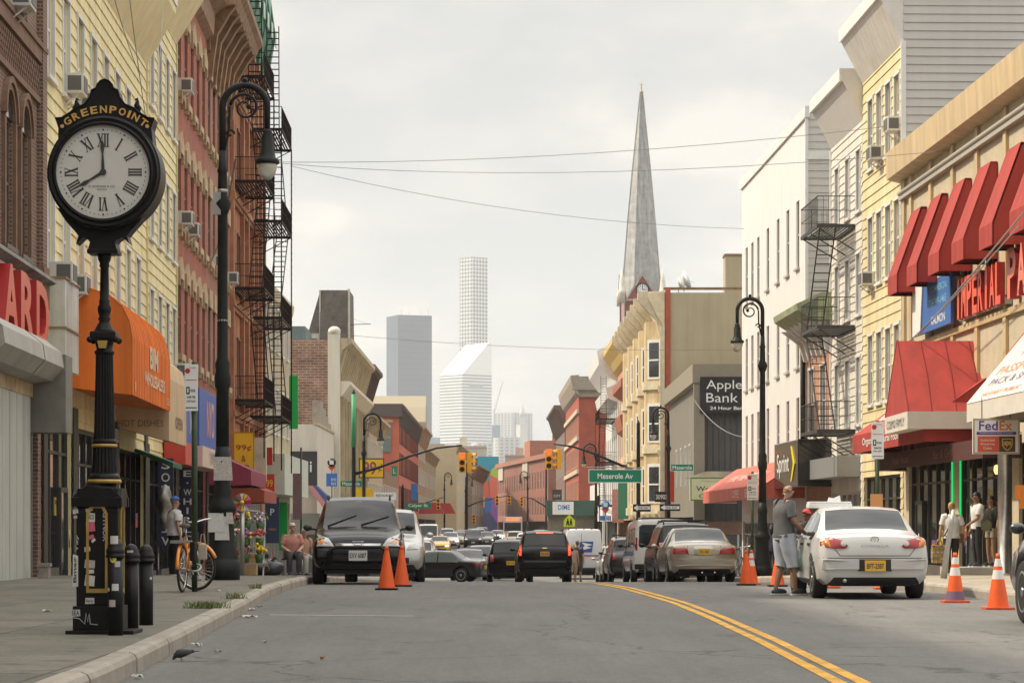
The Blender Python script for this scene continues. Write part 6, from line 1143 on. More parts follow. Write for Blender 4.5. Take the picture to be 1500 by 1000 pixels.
# ================================================================== traffic signals
def signal_head(name, o, rz, label, lit=0, small=False):
    r = empty(name, o, rz, label, 'traffic signal'); m = MB(); m.bbox((-.19, -.12, 0), (.19, .12, 1.08), .03); m.build('housing', M_YEL, r); c = ((.8, .05, .01), (.30, .16, .01), (.01, .10, .04))
    for i in range(3):
        z_ = .9 - i * .36; Ml = FR((0, -.125, z_)); m = MB(); m.disc((0, 0, 0), .135, 16, 0, Ml); m.build('lens', mat('lens_lit_red', (1, .12, .03), .3, emit=1.5) if i == lit else mat('lens_%d_off' % i, tuple(v * .12 for v in c[i]), .3), r)
        m = MB(); n = 12; pts = [(.15 * cos(pi * k / n), .15 * sin(pi * k / n)) for k in range(n + 1)]; vs = [(p[0], p[1], .0) for p in pts] + [(p[0], p[1], .22 if True else 0) for p in pts]; m.add(vs, [(k, k + 1, n + 2 + k, n + 1 + k) for k in range(n)], 0, False, Ml); m.build('visor', M_YEL, r)
    return r
def mast(label, o, H, arm, green=None, ped=False):
    r = empty('signal_mast', o, 0, label, 'signal mast'); m = MB(); m.lathe([(.2, 0), (.2, .5), (.13, .6), (.115, 3), (.095, H), (.1, H + .05), (.03, H + .25)], 12); m.build('pole', M_CROOK, r)
    if green: m = MB(); m.lathe([(.12, green[0]), (.12, green[1])], 12); m.build('green_sleeve', mat('pole_green_bright', (.05, .30, .13), .5), r)
    if arm: m = MB(); m.tube(arm, [.085 - .045 * i / (len(arm) - 1) for i in range(len(arm))], 8); m.build('mast_arm', M_CROOK, r)
    return r
D = 138; zb = gz(D) + .15; ox = PX(518, D); ar = lambda pts, D, ox, zb: [(PX(x, D) - ox, 0, PZ(y, D) - zb) for x, y in pts]
mast('signal mast with a green sleeve on the left corner, its curved arm over the street', (ox, D, zb), PZ(577, D) - zb, ar([(518, 694), (550, 686), (600, 668), (640, 656), (677, 652)], D, ox, zb), green=(PZ(655, D) - zb, PZ(577, D) - zb))
ox = PX(935, D); mast('signal mast at the bank corner with a curved arm carrying the green street sign', (ox, D, zb), PZ(622, D) - zb, ar([(935, 692), (905, 679), (870, 664), (840, 654), (811, 650)], D, ox, zb))
signal_head('traffic_signal', (PX(677, D), D, PZ(692, D)), 0, 'amber cased traffic signal showing red at the end of the left mast arm'); signal_head('traffic_signal', (PX(688.5, D), D + .1, PZ(692, D)), R(75), 'second signal box turned sideways on the left mast arm', lit=9)
signal_head('traffic_signal', (PX(804, D), D, PZ(687, D)), 0, 'amber cased traffic signal showing red at the end of the right mast arm'); signal_head('traffic_signal', (PX(818, D), D + .1, PZ(687, D)), R(-75), 'second signal box turned sideways on the right mast arm', lit=9)
for px_, y, D, l in ((642, 746, 262, 'distant traffic signal by the red shop awnings'), (728, 740, 275, 'distant traffic signal under the mural, nearer the left kerb'), (746, 739, 280, 'distant traffic signal under the long red brown building'), (764, 741, 300, 'small distant traffic signal left of the DIME bank'), (694, 767, 300, 'low distant traffic signal over the queue of cars')): signal_head('traffic_signal', (PX(px_, D), D, PZ(y, D)), 0, l, lit=9); m = MB()
def sign_pole(px_, D, y0, label, mats=None, rad=.035, name='sign_pole'):
    zb = gz(D) + .15; r = empty(name, (PX(px_, D), D, zb), 0, label, 'pole'); m = MB(); m.tube([(0, 0, 0), (0, 0, PZ(y0, D) - zb)], rad, 8); m.build('post', mats or M_POLEG, r); return r
D = 262; mast('far signal mast carrying the Calyer street sign', (PX(590, D), D, gz(D) + .15), 6, ar([(590, 752), (620, 737), (650, 728)], D, PX(590, D), gz(D) + .15)); D = 275; mast('far signal mast on the left kerb near the mural', (PX(684, D), D, gz(D) + .15), 8.5, ar([(684, 742), (700, 735), (746, 725)], D, PX(684, D), gz(D) + .15)); D = 300; mast('far signal mast left of the DIME bank', (PX(800, D), D, gz(D) + .15), 8.5, ar([(800, 742), (780, 730), (764, 727)], D, PX(800, D), gz(D) + .15))
# ---- street signs
def flat(px0, px1, y0, y1, D, mats, label, tx=(), name='street_sign', **k): return bladesign((PX((px0 + px1) / 2, D), D - .15, PZ(y1, D)), (px1 - px0) * D / F, (y1 - y0) * D / F, mats, name, label, tx, thick=.04, **k)
flat(862, 940, 687, 707, 138, M_SIGNG, 'large green Meserole Av sign hanging from the right mast arm', [('Meserole Av', .5, .5, 1.9, .3, M_SIGNW)], border=M_SIGNW)
m = MB(); D = 137.9; r = empty('sign_hanger', (PX(900, D), D, PZ(685, D)), 0, 'thin grey bar above the large green street sign', 'bracket'); m.bar((-1.5, 0, .05), (1.5, 0, 0), .04); m.build('bar', M_STEEL, r)
flat(983, 1015, 680, 689, 133, M_SIGNG, 'small green Meserole street sign by the bank', [('Meserole', .5, .5, 1.0, .2, M_SIGNW)]); flat(499, 530, 704, 712, 139, M_SIGNG, 'small green Meserole street sign on the left signal mast', [('Meserole', .5, .5, .95, .19, M_SIGNW)])
flat(593, 632, 736, 745, 260, M_SIGNG, 'distant green Calyer St sign', [('Calyer St', .5, .5, 2.0, .4, M_SIGNW)])
for px0, px1, y0, y1, D, l, tx in ((927, 953, 738, 749, 137, 'black and white ONE WAY sign on the right signal mast', 'ONE WAY'), (966, 996, 738, 748, 133, 'black and white ONE WAY sign on the lamp post by the bank', 'ONE WAY')):
    r = flat(px0, px1, y0, y1, D, M_SIGNB, l, name='one_way_sign'); w_, h_ = (px1 - px0) * D / F, (y1 - y0) * D / F; m = MB(); m.prism([(-w_ * .46, h_ * .5), (-w_ * .25, h_ * .88), (-w_ * .25, h_ * .72), (w_ * .46, h_ * .72), (w_ * .46, h_ * .28), (-w_ * .25, h_ * .28), (-w_ * .25, h_ * .12)], -.035, -.021); p = m.build('arrow', M_SIGNW, r); m = MB(); m.text(tx, FR((w_ * .08, -.04, h_ * .5)), h_ * .3, w_ * .6, bold=.02); m.build('lettering', M_SIGNB, p)
flat(526, 563, 671, 700, 140, M_YSIGN, 'yellow 99c board with purple digits across the side street', [('99', .42, .5, .75, .72, mat('purple_digits', (.24, .04, .16), .5)), ('¢', .83, .5, .22, .5, mat('purple_digits', (.24, .04, .16), .5))], name='shop_sign', border=M_SIGNB)
flat(521, 546, 715, 742, 141, M_YSIGN, 'lower round topped yellow sign under the 99c board', [('9', .3, .2, .3, .4, mat('purple_digits', (.24, .04, .16), .5))], name='shop_sign'); flat(548, 580, 721, 732, 160, M_SIGNW, 'white RESTAURANT sign past the yellow signs', [('RESTAURANT', .5, .6, 1.1, .16, M_SIGNB)], name='shop_sign'); flat(548, 574, 733, 744, 160, M_SIGNB, 'black shop sign under the white RESTAURANT sign', name='shop_sign')
flat(574, 582, 682, 697, 210, mat('sign_teal', (.02, .30, .20), .5), 'small green sign with a white emblem on the left, far off', [('L', .5, .5, .2, .4, M_SIGNW)], name='sign_plate'); flat(602, 612, 708, 732, 220, mat('banner_blue2', (.05, .16, .45), .6), 'blue hanging banner before the red brick house', name='banner'); flat(710, 720, 728, 750, 300, mat('banner_blue2', (.05, .16, .45), .6), 'blue hanging banner under the mural', name='banner')
def bus_stop(px_, D, y0, y1, l, red):
    r = sign_pole(px_, D, y0 + 8, l, name='bus_stop'); zb = gz(D) + .15; m = MB(); z_ = PZ(y0 + 8, D) - zb; s = D / F; m.lathe([(6.2 * s, -.03), (6.2 * s, .03)], 20, M=Matrix.Translation((0, -.06, z_)) @ Matrix.Rotation(pi / 2, 4, 'X')); p = m.build('round_sign', M_SIGNB if red else mat('bus_blue', (.05, .17, .5), .5), r); m = MB(); q = 3 * s; m.box((-q, -.10, z_ - q), (q, -.095, z_ + q)); m.build('bus_symbol', M_SIGNW, p); m = MB(); m.prism([(-6 * s, z_ - 6 * s), (0, z_ - 13 * s), (6 * s, z_ - 6 * s), (0, z_ - 4 * s)], -.05, -.02); m.build('pointer', mat('bus_red', (.6, .08, .05), .5), r); m = MB(); m.box((-8 * s, -.06, z_ - (y1 - y0 - 8) * s), (8 * s, -.02, z_ - 16 * s)); p = m.build('route_plate', mat('bus_blue', (.05, .17, .5), .5), r); m = MB(); m.text('B43', FR((3 * s, -.065, z_ - (y1 - y0) * s * .58)), 4 * s, 7 * s); m.text('B62', FR((3 * s, -.065, z_ - (y1 - y0) * s * .72)), 4 * s, 7 * s); m.build('lettering', M_SIGNW, p)
bus_stop(486, 138.5, 669, 712, 'bus stop pole with a round black sign and blue plates on the left corner', True); bus_stop(887, 139, 731, 762, 'bus stop pole with a round blue sign by the bank corner', False)
r = empty('school_sign', (PX(834, 205), 205, PZ(771, 205)), 0, 'lime yellow five sided school crossing sign above the mail truck', 'sign'); m = MB(); m.prism([(-.45, 0), (.45, 0), (.45, .5), (0, .98), (-.45, .5)], -.03, 0); p = m.build('panel', mat('lime_sign', (.62, .80, .02), .5), r); m = MB()
for s_ in (-.13, .13): m.ell((s_, -.05, .6), (.06, .01, .06), 8, 6); m.prism([(s_ - .07, .52), (s_ + .07, .52), (s_ + .12, .1), (s_ + .03, .1), (s_, .3), (s_ - .05, .1), (s_ - .13, .1)], -.045, -.031)
m.build('walking_figure', M_SIGNB, p); sign_pole(834, 205.2, 764, 'thin pole of the lime school crossing sign')
# parking regulation signs
def parking_sign(px_, D, y0, y1, ytop, w_, label, plabel, n):
    r = sign_pole(px_, D, ytop, plabel, M_POLEG, .042); h_ = (y1 - y0) * D / F; q = bladesign((PX(px_ + n, D), D - .06, PZ(y1, D)), w_, h_, M_SIGNW, 'parking_sign', label, [('NO STANDING', .6, .93, w_ * .5, h_ * .03, M_RED), ('1', .25, .44, w_ * .1, h_ * .1, M_SIGNW), ('HOUR', .62, .44, w_ * .4, h_ * .06, M_SIGNB), ('8AM-7PM', .5, .3, w_ * .6, h_ * .05, M_SIGNB), ('EXCEPT SUNDAY', .5, .21, w_ * .7, h_ * .04, M_SIGNB)], thick=.012); m = MB(); m.disc((0, 0, 0), w_ * .2, 16, 0, FR((-w_ * .28, -.009, h_ * .86))); m.box((-w_ * .42, -.009, h_ * .66), (w_ * .42, -.008, h_ * .675)); m.build('red_mark', M_RED, q); m = MB(); m.box((-w_ * .38, -.0085, h_ * .36), (-w_ * .12, -.008, h_ * .52)); m.box((-w_ * .42, -.0085, h_ * .06), (w_ * .42, -.008, h_ * .08)); m.build('black_mark', M_SIGNB, q); return r
parking_sign(285, 37, 534, 602, 530, .19, 'white parking regulation sign high on the green pole beside the orange bicycle', 'green pole that the orange bicycle leans on', -4)
parking_sign(1285, 52, 618, 672, 616, .25, 'white parking regulation sign before the red shop awning, above the white car', 'yellow green sign pole behind the white car', 0); parking_sign(1102, 80, 694, 732, 690, .33, 'pale parking regulation sign before the salmon deli awning', 'slim pole beside the black lamp post behind the man in grey', 0)
r = empty('orange_flyer', (PX(1283, 51.9), 51.9, PZ(742, 51.9)), 0, 'orange flyer tied to the pole behind the white car', 'flyer'); m = MB(); m.box((-.12, -.07, 0), (.13, -.055, .26)); m.build('paper', mat('orange_paper_pale', (.66, .32, .12), .7), r)
r = sign_pole(441, 100, 655, 'dark pole with a long narrow board at the end of the left pavement'); m = MB(); m.box((-.32, -.06, 2.3), (.02, -.02, 4.1)); m.build('narrow_board', mat('brown_violet_board', (.20, .13, .14), .7, var=.2), r)
# ---- overhead wires
def wire(pts, rad, label, n='overhead_wire'):
    P = []; 
    for (a, b_, sag) in zip(pts, pts[1:], [p[3] if len(p) > 3 else 0 for p in pts]):
        A, B = Vector(a[:3]), Vector(b_[:3])
        for k in range(13): t_ = k / 12; q = A.lerp(B, t_); q.z -= sag * 4 * t_ * (1 - t_); P.append(q)
    o = P[0].copy(); r = MB(); r.tube([p - o for p in P], rad, 4); w_ = r.build(n, mat('wire_grey', (.2, .2, .2), .6), loc=o); tag(w_, label, 'wire')
V3 = lambda px_, y, D: (PX(px_, D), D, PZ(y, D))
for (a, b_, sag, l) in (((370, 237, 90), (1330, 182, 73), .35, 'upper thin wire sagging across the street to the grey sided house'), ((395, 238, 96), (1420, 218, 66), .5, 'second thin wire crossing the street below the upper one'), ((425, 243, 100), (1090, 335, 105), .5, 'thin wire sloping down across the spire'), ((430, 483, 110), (1085, 512, 112), .3, 'faint thin wire across the far towers')): wire([(*V3(*a), sag), V3(*b_)], .011, l)
wire([(*V3(1500, 310, 54), .05), V3(1345, 490, 66)], .02, 'straight steel stay wire over the gabled canopy'); wire([(*V3(1493, 330, 54.5), .1), V3(1310, 520, 66)], .015, 'lower steel stay wire beside the big red letters')
wire([(*V3(345, 232, 45.7), .5), V3(303, 385, 74)], .02, 'pale cable looping from the tall lamp post to an air conditioner'); wire([(*V3(1015, 583, 137), .6), V3(1105, 640, 112)], .02, 'pale cable from the bank roof to the white building'); wire([(*V3(190, 0, 55), .2), V3(225, 240, 67)], .012, 'thin black cable down the yellow house front'); wire([(*V3(168, 0, 55), .1), V3(205, 110, 66)], .012, 'thin slanting cable under the flared soffit'); wire([(*V3(230, 150, 24), .0), V3(240, 0, 50)], .004, 'thin line from the clock crest up to the soffit')
# ================================================================== small street things
def cone(px_, yb, h, label, bands=False, purple=False, D=None, X=None):
    D = D or 1.1 * F / (yb - 770); r = empty('traffic_cone', (PX(px_, D) if X is None else X, D, gz(D)), 0, label, 'traffic cone', 'orange traffic cones'); s = h / .72; m = MB(); m.bbox((-.19 * s, -.19 * s, .0), (.19 * s, .19 * s, .035), .01); m.build('base', mat('cone_base_orange', (.60, .09, .02), .6, var=.2) if bands else M_BLACK, r)
    rad = lambda z: (.145 - .115 * (z - .03) / .69) * s; co = mat('cone_orange', (.78, .105, .012), .55, var=.12, vs=6); cw = mat('cone_band', (.66, .65, .62), .5); cp = mat('cone_purple', (.16, .09, .16), .6)
    m = MB()
    segs = [(.03, .17, 2 if purple else 0), (.17, .40, 0), (.40, .52, 1 if bands else 0), (.52, .57, 0), (.57, .67, 1 if bands else 0), (.67, .74, 0)]
    for a, b_, mi in segs: m.lathe([(rad(a), a * s), (rad(b_), b_ * s)], 20, mi=mi, caps=b_ > .7)
    m.build('cone_body', [co, cw, cp], r)
cone(566, 862, .74, 'plain orange cone with a black base nearest the black car front', X=-2.18, D=44.5); cone(586, 855, .74, 'plain orange cone just behind the first, beside the black car', X=-2.05, D=47.5); cone(1399, 882, .70, 'banded orange cone with a purple foot near the white car', True, True); cone(1462, 892, .72, 'banded orange cone nearest the right picture edge', True)
for px_, D, l, bd in ((1093, 49, 'plain orange cone in the pair beside the gold car', False), (1100.5, 50, 'banded orange cone in the pair beside the gold car', True), (1139, 47.5, 'orange cone just behind the legs of the man in grey', False)): cone(px_, 0, .66, l, bd, D=D)
for X, D, l in ((5.7, 46, 'orange cone seen under the white car, by its left rear wheel'), (6.55, 45, 'orange cone seen under the white car, by its right rear wheel')): cone(0, 0, .7, l, True, D=D, X=X)
def bike(o, rz, label, fr, fend=True, lean=0, steer=.35):
    r = empty('bicycle', o, rz, label, 'bicycle'); r.rotation_euler = (lean, 0, rz); R_ = .335; A, B = (-.5, 0, R_), (.53, 0, R_); tire = mat('tyre', (.016, .016, .016), .8); ch = mat('chrome', (.6, .6, .6), .2, .9); mf = fr
    for c, nm, st in ((A, 'rear_wheel', 0), (B, 'front_wheel', steer)):
        m = MB(); Mw = Matrix.Translation(c) @ Matrix.Rotation(st, 4, 'Z'); m.tube([(R_ * .95 * cos(a), 0, R_ * .95 * sin(a)) for a in [2 * pi * k / 36 for k in range(36)]], .019, 8, 0, True, M=Mw); m.tube([(R_ * .885 * cos(a), 0, R_ * .885 * sin(a)) for a in [2 * pi * k / 36 for k in range(36)]], .011, 6, 1, True, M=Mw)
        for k in range(28): a = 2 * pi * k / 28; m.bar((.02 * cos(a + .9), .03 * (-1) ** k, .02 * sin(a + .9)), (R_ * .88 * cos(a), 0, R_ * .88 * sin(a)), .0016, 1, 3, M=Mw)
        m.tube([(0, -.05, 0), (0, .05, 0)], .02, 8, 1, M=Mw); m.build(nm, [tire, ch], r)
        if fend: m = MB(); m.tube([(R_ * 1.07 * cos(a), 0, R_ * 1.07 * sin(a)) for a in [R(q) for q in (range(20, 190, 10) if nm == 'rear_wheel' else range(30, 165, 9))]], .026, 6, M=Mw); m.build('mudguard', mf, r)
    bb, seat, hd0, hd1 = (-.07, 0, .29), (-.22, 0, .78), (.36, 0, .62), (.33, 0, .84); m = MB(); m.tube([bb, (.1, 0, .42), hd0], .03, 8); m.tube([(.34, 0, .78), (.05, 0, .60), (-.19, 0, .55)], .022, 8)
    for p, q, s_ in ((bb, seat, .02), (hd0, hd1, .024)): m.tube([p, q], s_, 8)
    for s_ in (-.06, .06): m.tube([(bb[0], s_ * .5, bb[2]), (A[0], s_, A[2])], .011, 6); m.tube([(-.19, s_ * .3, .62), (A[0], s_, A[2])], .01, 6)
    m.build('frame', mf, r); m = MB(); Mw = Matrix.Translation(B) @ Matrix.Rotation(steer, 4, 'Z') @ Matrix.Translation((-B[0], 0, -B[2]))
    for s_ in (-.055, .055): m.tube([(.385, s_ * .6, .60), (.45, s_, .45), B[:1] + (s_,) + B[2:]], .014, 6)
    m.tube([(.37, 0, .6), (.33, 0, .98)], .014, 6); m.build('fork', ch, r); m = MB(); m.tube([(.22, -.3, 1.05), (.30, -.26, 1.04), (.36, -.1, 1.0), (.36, .1, 1.0), (.30, .26, 1.04), (.22, .3, 1.05)], .013, 8, M=Matrix.Translation((.33, 0, 0)) @ Matrix.Rotation(steer, 4, 'Z') @ Matrix.Translation((-.33, 0, 0))); m.build('handlebar', ch, r)
    m = MB(); m.tube([(-.22, 0, .75), (-.25, 0, .92)], .014, 6, 1); m.tube([(-.38, 0, .945), (-.30, 0, .95), (-.2, 0, .955), (-.10, 0, .945)], [.07, .085, .05, .02], 10, 0, sq=.4); m.build('saddle', [mat('saddle_grey', (.10, .09, .08), .6), ch], r)
    m = MB(); m.tube([(bb[0] + .1 * cos(a), -.05, bb[2] + .1 * sin(a)) for a in [2 * pi * k / 18 for k in range(18)]], .008, 5, 0, True); m.bar((bb[0], -.07, bb[2]), (bb[0] + .12, -.07, bb[2] - .12), .012); m.bar((bb[0], .07, bb[2]), (bb[0] - .12, .07, bb[2] + .12), .012); m.box((bb[0] + .08, -.16, bb[2] - .14), (bb[0] + .16, -.06, bb[2] - .11)); m.bar((bb[0], -.05, bb[2] + .1), (A[0], -.05, A[2] + .04), .005); m.bar((bb[0], -.05, bb[2] - .1), (A[0], -.05, A[2] - .04), .005); m.build('crank', ch, r); return r
M_OBIKE = mat('bicycle_orange', (.80, .27, .02), .35, coat=.4)
r = bike((PX(277, 37.0), 37.0, .155), R(86), 'orange bicycle with orange mudguards locked to the green sign pole', M_OBIKE, steer=1.2)
m = MB(); m.box((-.42, -.13, .70), (-.72, .13, .74)); m.build('luggage_rack', M_STEEL, r); m = MB(); m.lathe([(.10, 0), (.12, .2)], 12, (.62, 0, .86)); m.bbox((-.62, -.2, .45), (-.45, -.13, .72), .01); m.build('basket', M_BLACK, r)
bike((PX(1083, 84), 84, gz(84) + .155), R(75), 'grey bicycle parked on the pavement beside the gold car', mat('bicycle_grey', (.18, .19, .20), .4), False)
r = empty('lock_chain', (PX(285, 36.9), 36.9, .5), 0, 'bicycle lock looped round the green sign pole', 'lock'); m = MB(); m.tube([(.09 * cos(a), .09 * sin(a), .05 * sin(a)) for a in [2 * pi * k / 16 for k in range(16)]], .014, 6, 0, True); m.build('shackle', M_STEEL, r)
r = empty('tote_bag', (PX(297, 36.7), 36.7, .62), 0, 'small pale tote bag hanging from the orange bicycle', 'bag'); m = MB(); m.bbox((-.06, -.04, 0), (.06, .04, .22), .02); m.tube([(-.04, 0, .2), (-.02, 0, .36), (.02, 0, .36), (.04, 0, .2)], .008, 5); m.build('cloth', mat('tote_cloth', (.42, .36, .28), .8, var=.2), r)
# flower stand
FLC = [mat('flower_' + n, c, .6) for n, c in (('red', (.60, .03, .03)), ('pink', (.70, .20, .30)), ('yellow', (.75, .52, .03)), ('white', (.70, .68, .62)), ('purple', (.32, .12, .36)), ('leaf', (.05, .12, .03)), ('lime', (.42, .45, .08)))]
rr = random.Random(5); D = 57
r = empty('flower_stand', (PX(360, D), D, gz(D) + .15), 0, 'tiered flower stand full of mixed bouquets beside the tall lamp post', 'flower stand'); m = MB()
for k in range(3): m.box((-.42, -.15 + k * .15, .25 + k * .35), (.42, .1 + k * .15, .28 + k * .35)); 
for s_ in (-.4, .4): m.bar((s_, -.1, 0), (s_, .4, 1.3), .02)
m.build('rack', M_STEEL, r)
for k in range(3):
    for j in range(3):
        q = MB(); cx, cy, cz = -.3 + j * .3, -.02 + k * .15, .28 + k * .35; q.lathe([(.07, 0), (.10, .2)], 10, (cx, cy, cz), 5)
        for _ in range(26): a, b_ = rr.uniform(0, 6.28), rr.uniform(0, .16); z_ = cz + .2 + rr.uniform(0, .22); s_ = rr.uniform(.022, .045); q.ell((cx + b_ * cos(a), cy + b_ * sin(a), z_), s_, 6, 4, rr.choice(((k * 3 + j) % 5, (k * 3 + j) % 5, 5, (k + j) % 7)))
        q.build('bouquet', FLC, r)
r = empty('pinwheel', (PX(355, 56), 56, gz(56) + .15), 0, 'multicoloured pinwheel on a pole above the flower stand', 'pinwheel'); m = MB(); m.tube([(0, 0, 0), (0, 0, 1.5)], .05, 8); m.build('post', M_STEEL, r); m = MB()
for k in range(12): a = 2 * pi * k / 12; m.prism([(.05 * cos(a), 1.6 + .05 * sin(a)), (.20 * cos(a - .2), 1.6 + .20 * sin(a - .2)), (.20 * cos(a + .25), 1.6 + .20 * sin(a + .25))], -.05 - .02 * (k % 2), -.03, k % 7)
m.ell((0, -.08, 1.6), .05, 8, 6, 2); m.build('wheel', FLC, r)
for px_, D, s, c, l in ((376, 60, .32, (.02, .02, .022), 'black rubbish bag slumped beside the flower stand'), (388, 61.5, .36, (.022, .022, .024), 'second black rubbish bag nearer the seated woman'), (399, 61, .30, (.05, .05, .055), 'grey black rubbish bag at the kerb end of the pile')):
    m = MB(); rr2 = random.Random(px_); m.ell((0, 0, s * .6), (s, s * .8, s * .62), 16, 10); m.v = [Vector((v.x * rr2.uniform(.88, 1.1), v.y * rr2.uniform(.88, 1.1), v.z * rr2.uniform(.9, 1.08))) for v in m.v]; m.tube([(0, 0, s * 1.15), (.03, 0, s * 1.35), (.08, 0, s * 1.45)], [.05, .03, .06], 6); tag(m.build('rubbish_bag', mat('rubbish_bag_%d' % px_, c, .25, bump=.4, bs=9), loc=(PX(px_, D), D, gz(D) + .15)), l, 'rubbish bag', 'black rubbish bags by the flower stand')
# planters / bucket by the shops
for px_, D, w_, h_, c, l in ((65, 47.3, .2, .28, (.30, .26, .22), 'small stone block by the shop doorway under the red letters'), (367, 58.5, .3, .5, (.45, .30, .14), 'cardboard box of bouquets beside the flower stand')):
    m = MB(); m.bbox((-w_ / 2, -w_ / 2, 0), (w_ / 2, w_ / 2, h_), .015); m.box((-w_ / 2 - .02, -w_ / 2 - .02, h_ - .06), (w_ / 2 + .02, w_ / 2 + .02, h_ + .001)); tag(m.build('block', mat('block_%d' % px_, c, .8, var=.25, vs=6), loc=(PX(px_, D), D, gz(D) + .155)), l, 'block')
# litter, grass, pigeon
def paper(px_, y, w_, l, c=(.62, .60, .56), curb=True, zoff=.155):
    w_ *= .66; D = (1.1 - zoff) * F / (y - 770); rr = random.Random(int(px_ * 7 + y)); m = MB(); n = 5; vs = [(w_ * (i / n - .5) + rr.uniform(-.01, .01), w_ * .8 * (j / n - .5) + rr.uniform(-.01, .01), rr.uniform(.004, .035)) for j in range(n + 1) for i in range(n + 1)]; m.add(vs, [(j * (n + 1) + i, j * (n + 1) + i + 1, (j + 1) * (n + 1) + i + 1, (j + 1) * (n + 1) + i) for j in range(n) for i in range(n)]); tag(m.build('litter', mat('litter_paper_%d' % int(c[0] * 100), c, .8), loc=(PX(px_, D), D, zoff), rot=(0, 0, rr.uniform(0, 3))), l, 'litter')
for px_, y, w_, l, z_ in ((69, 896, .16, 'white paper scrap flat on the pavement left of the post clock', .155), (367, 893, .22, 'crumpled white paper in the gutter at the bend of the kerb', .003), (364, 904, .3, 'dirty paper and mush lying in the gutter just below the kerb bend', .003), (380, 889, .1, 'small paper scrap beyond the gutter paper', .003), (289, 946, .15, 'white paper scrap in the gutter beyond the pigeon', .003), (319, 956, .10, 'folded white scrap on the road beyond the pigeon', .003), (387, 942, .05, 'tiny scrap alone on the asphalt', .003), (201, 993, .12, 'pale scrap in the gutter at the picture bottom', .003), (321, 866, .11, 'white scrap on the pavement near the orange bicycle', .155), (471, 966, .05, 'tiny rust coloured scrap on the road', .003)): paper(px_, y, w_, l, zoff=z_, c=(.30, .12, .06) if px_ == 471 else (.46, .44, .40))
def tuft(px_, y, n, s, l):
    D = .95 * F / (y - 770); rr = random.Random(px_); m = MB()
    for _ in range(n):
        x, yy, a, h_ = rr.gauss(0, s), rr.gauss(0, s * .6), rr.uniform(0, 6.28), rr.uniform(.03, .10); dx, dy = .05 * cos(a), .05 * sin(a); m.add([(x - .005, yy, 0), (x + .005, yy, 0), (x + dx * .5 + .004, yy + dy * .5, h_ * .7), (x + dx, yy + dy, h_), (x + dx * .5 - .004, yy + dy * .5, h_ * .7)], [(0, 1, 2, 4), (4, 2, 3)], rr.randrange(2))
    o = m.build('grass_tuft', [mat('grass_green', (.09, .15, .035), .7), mat('grass_dry', (.20, .21, .07), .7)], loc=(PX(px_, D), D, .155)); tag(o, l, 'grass', kind='stuff')
tuft(303, 891, 240, .10, 'tuft of grass growing from a pavement joint at the kerb'); tuft(346, 877, 60, .06, 'small weed tuft at the kerb beyond the larger tuft'); tuft(374, 862, 50, .06, 'far small weed tuft in the pavement near the lamp')
D = 20.9; r = empty('pigeon', (PX(266, D), D, .004), R(176), 'dark grey pigeon pecking in the gutter by the kerb', 'bird'); r.scale = (.52, .62, .62); m = MB(); m.tube([(-.20, 0, .125), (-.14, 0, .12), (-.07, 0, .105), (.0, 0, .095), (.06, 0, .085), (.095, 0, .065), (.115, 0, .042), (.128, 0, .028), (.14, 0, .022)], [.018, .026, .045, .058, .056, .036, .026, .024, .014], 12, 0); m.tube([(.138, 0, .022), (.158, 0, .008)], [.007, .002], 6, 1); m.build('body', [mat('pigeon_grey', (.045, .045, .05), .7, var=.5, vs=16), mat('pigeon_beak', (.12, .10, .09), .5)], r)
for s_ in (-1, 1):
    m = MB(); m.ell((0, 0, 0), (.11, .014, .036), 12, 8, M=Matrix.Translation((-.06, s_ * .042, .105)) @ Matrix.Rotation(R(6), 4, 'Y')); m.build('wing', mat('pigeon_wing', (.06, .06, .066), .7, var=.5, vs=25), r); m = MB(); m.tube([(.0, s_ * .022, .055), (.008, s_ * .022, .028), (-.004, s_ * .022, .004)], .005, 5)
    for a in (-.5, 0, .5, 3.1): m.bar((-.004, s_ * .022, .004), (-.004 + .024 * cos(a), s_ * .022 + .024 * sin(a), .002), .003)
    m.build('leg', mat('pigeon_leg', (.30, .08, .06), .6), r)
m = MB(); m.prism([(-.18, -.022), (-.28, -.03), (-.28, .03), (-.18, .022)], .118, .128, axis='z'); m.build('tail', mat('pigeon_wing', (.06, .06, .066), .7), r)
# fix-ups: pole hydrant on the right pavement
r = empty('bent_post', (PX(1392, 46.5), 46.5, .15), 0, 'bent grey steel post on the right pavement beside the white shirted pedestrian', 'post'); m = MB(); m.tube([(-.12, 0, 0), (-.06, 0, .5), (.02, 0, 1.0), (.06, 0, 1.25)], [.06, .05, .04, .035], 8); m.build('shaft', M_STEEL, r)
# ================================================================== vehicles
def paint(name, c, metal=.0, rough=.28): return mat('paint_' + name, c, rough, metal, coat=.8, var=.04, vs=2)
M_CGL = mat('car_glass', (.016, .02, .023), .04, spec=.45); M_TYRE = mat('tyre', (.016, .016, .016), .8); M_RIM = mat('rim_alloy', (.42, .42, .43), .3, .8); M_TRIMB = mat('black_trim', (.018, .018, .018), .6); M_CHROME = mat('chrome', (.6, .6, .6), .2, .9)
M_TAIL = mat('tail_red', (.30, .012, .012), .15, coat=.6); M_TAILON = mat('tail_red_lit', (1, .10, .04), .2, emit=1.1); M_AMB = mat('indicator_amber', (.62, .18, .02), .2, coat=.5); M_HEAD = mat('headlight_glass', (.34, .34, .33), .08, spec=.9, coat=.6); M_HEADON = mat('headlight_lit', (1, .93, .78), .2, emit=2.2); M_NY = mat('plate_yellow', (.68, .40, .02), .5); M_PW = mat('plate_white', (.55, .54, .50), .5); M_PTXT = mat('plate_text', (.03, .03, .08), .5)
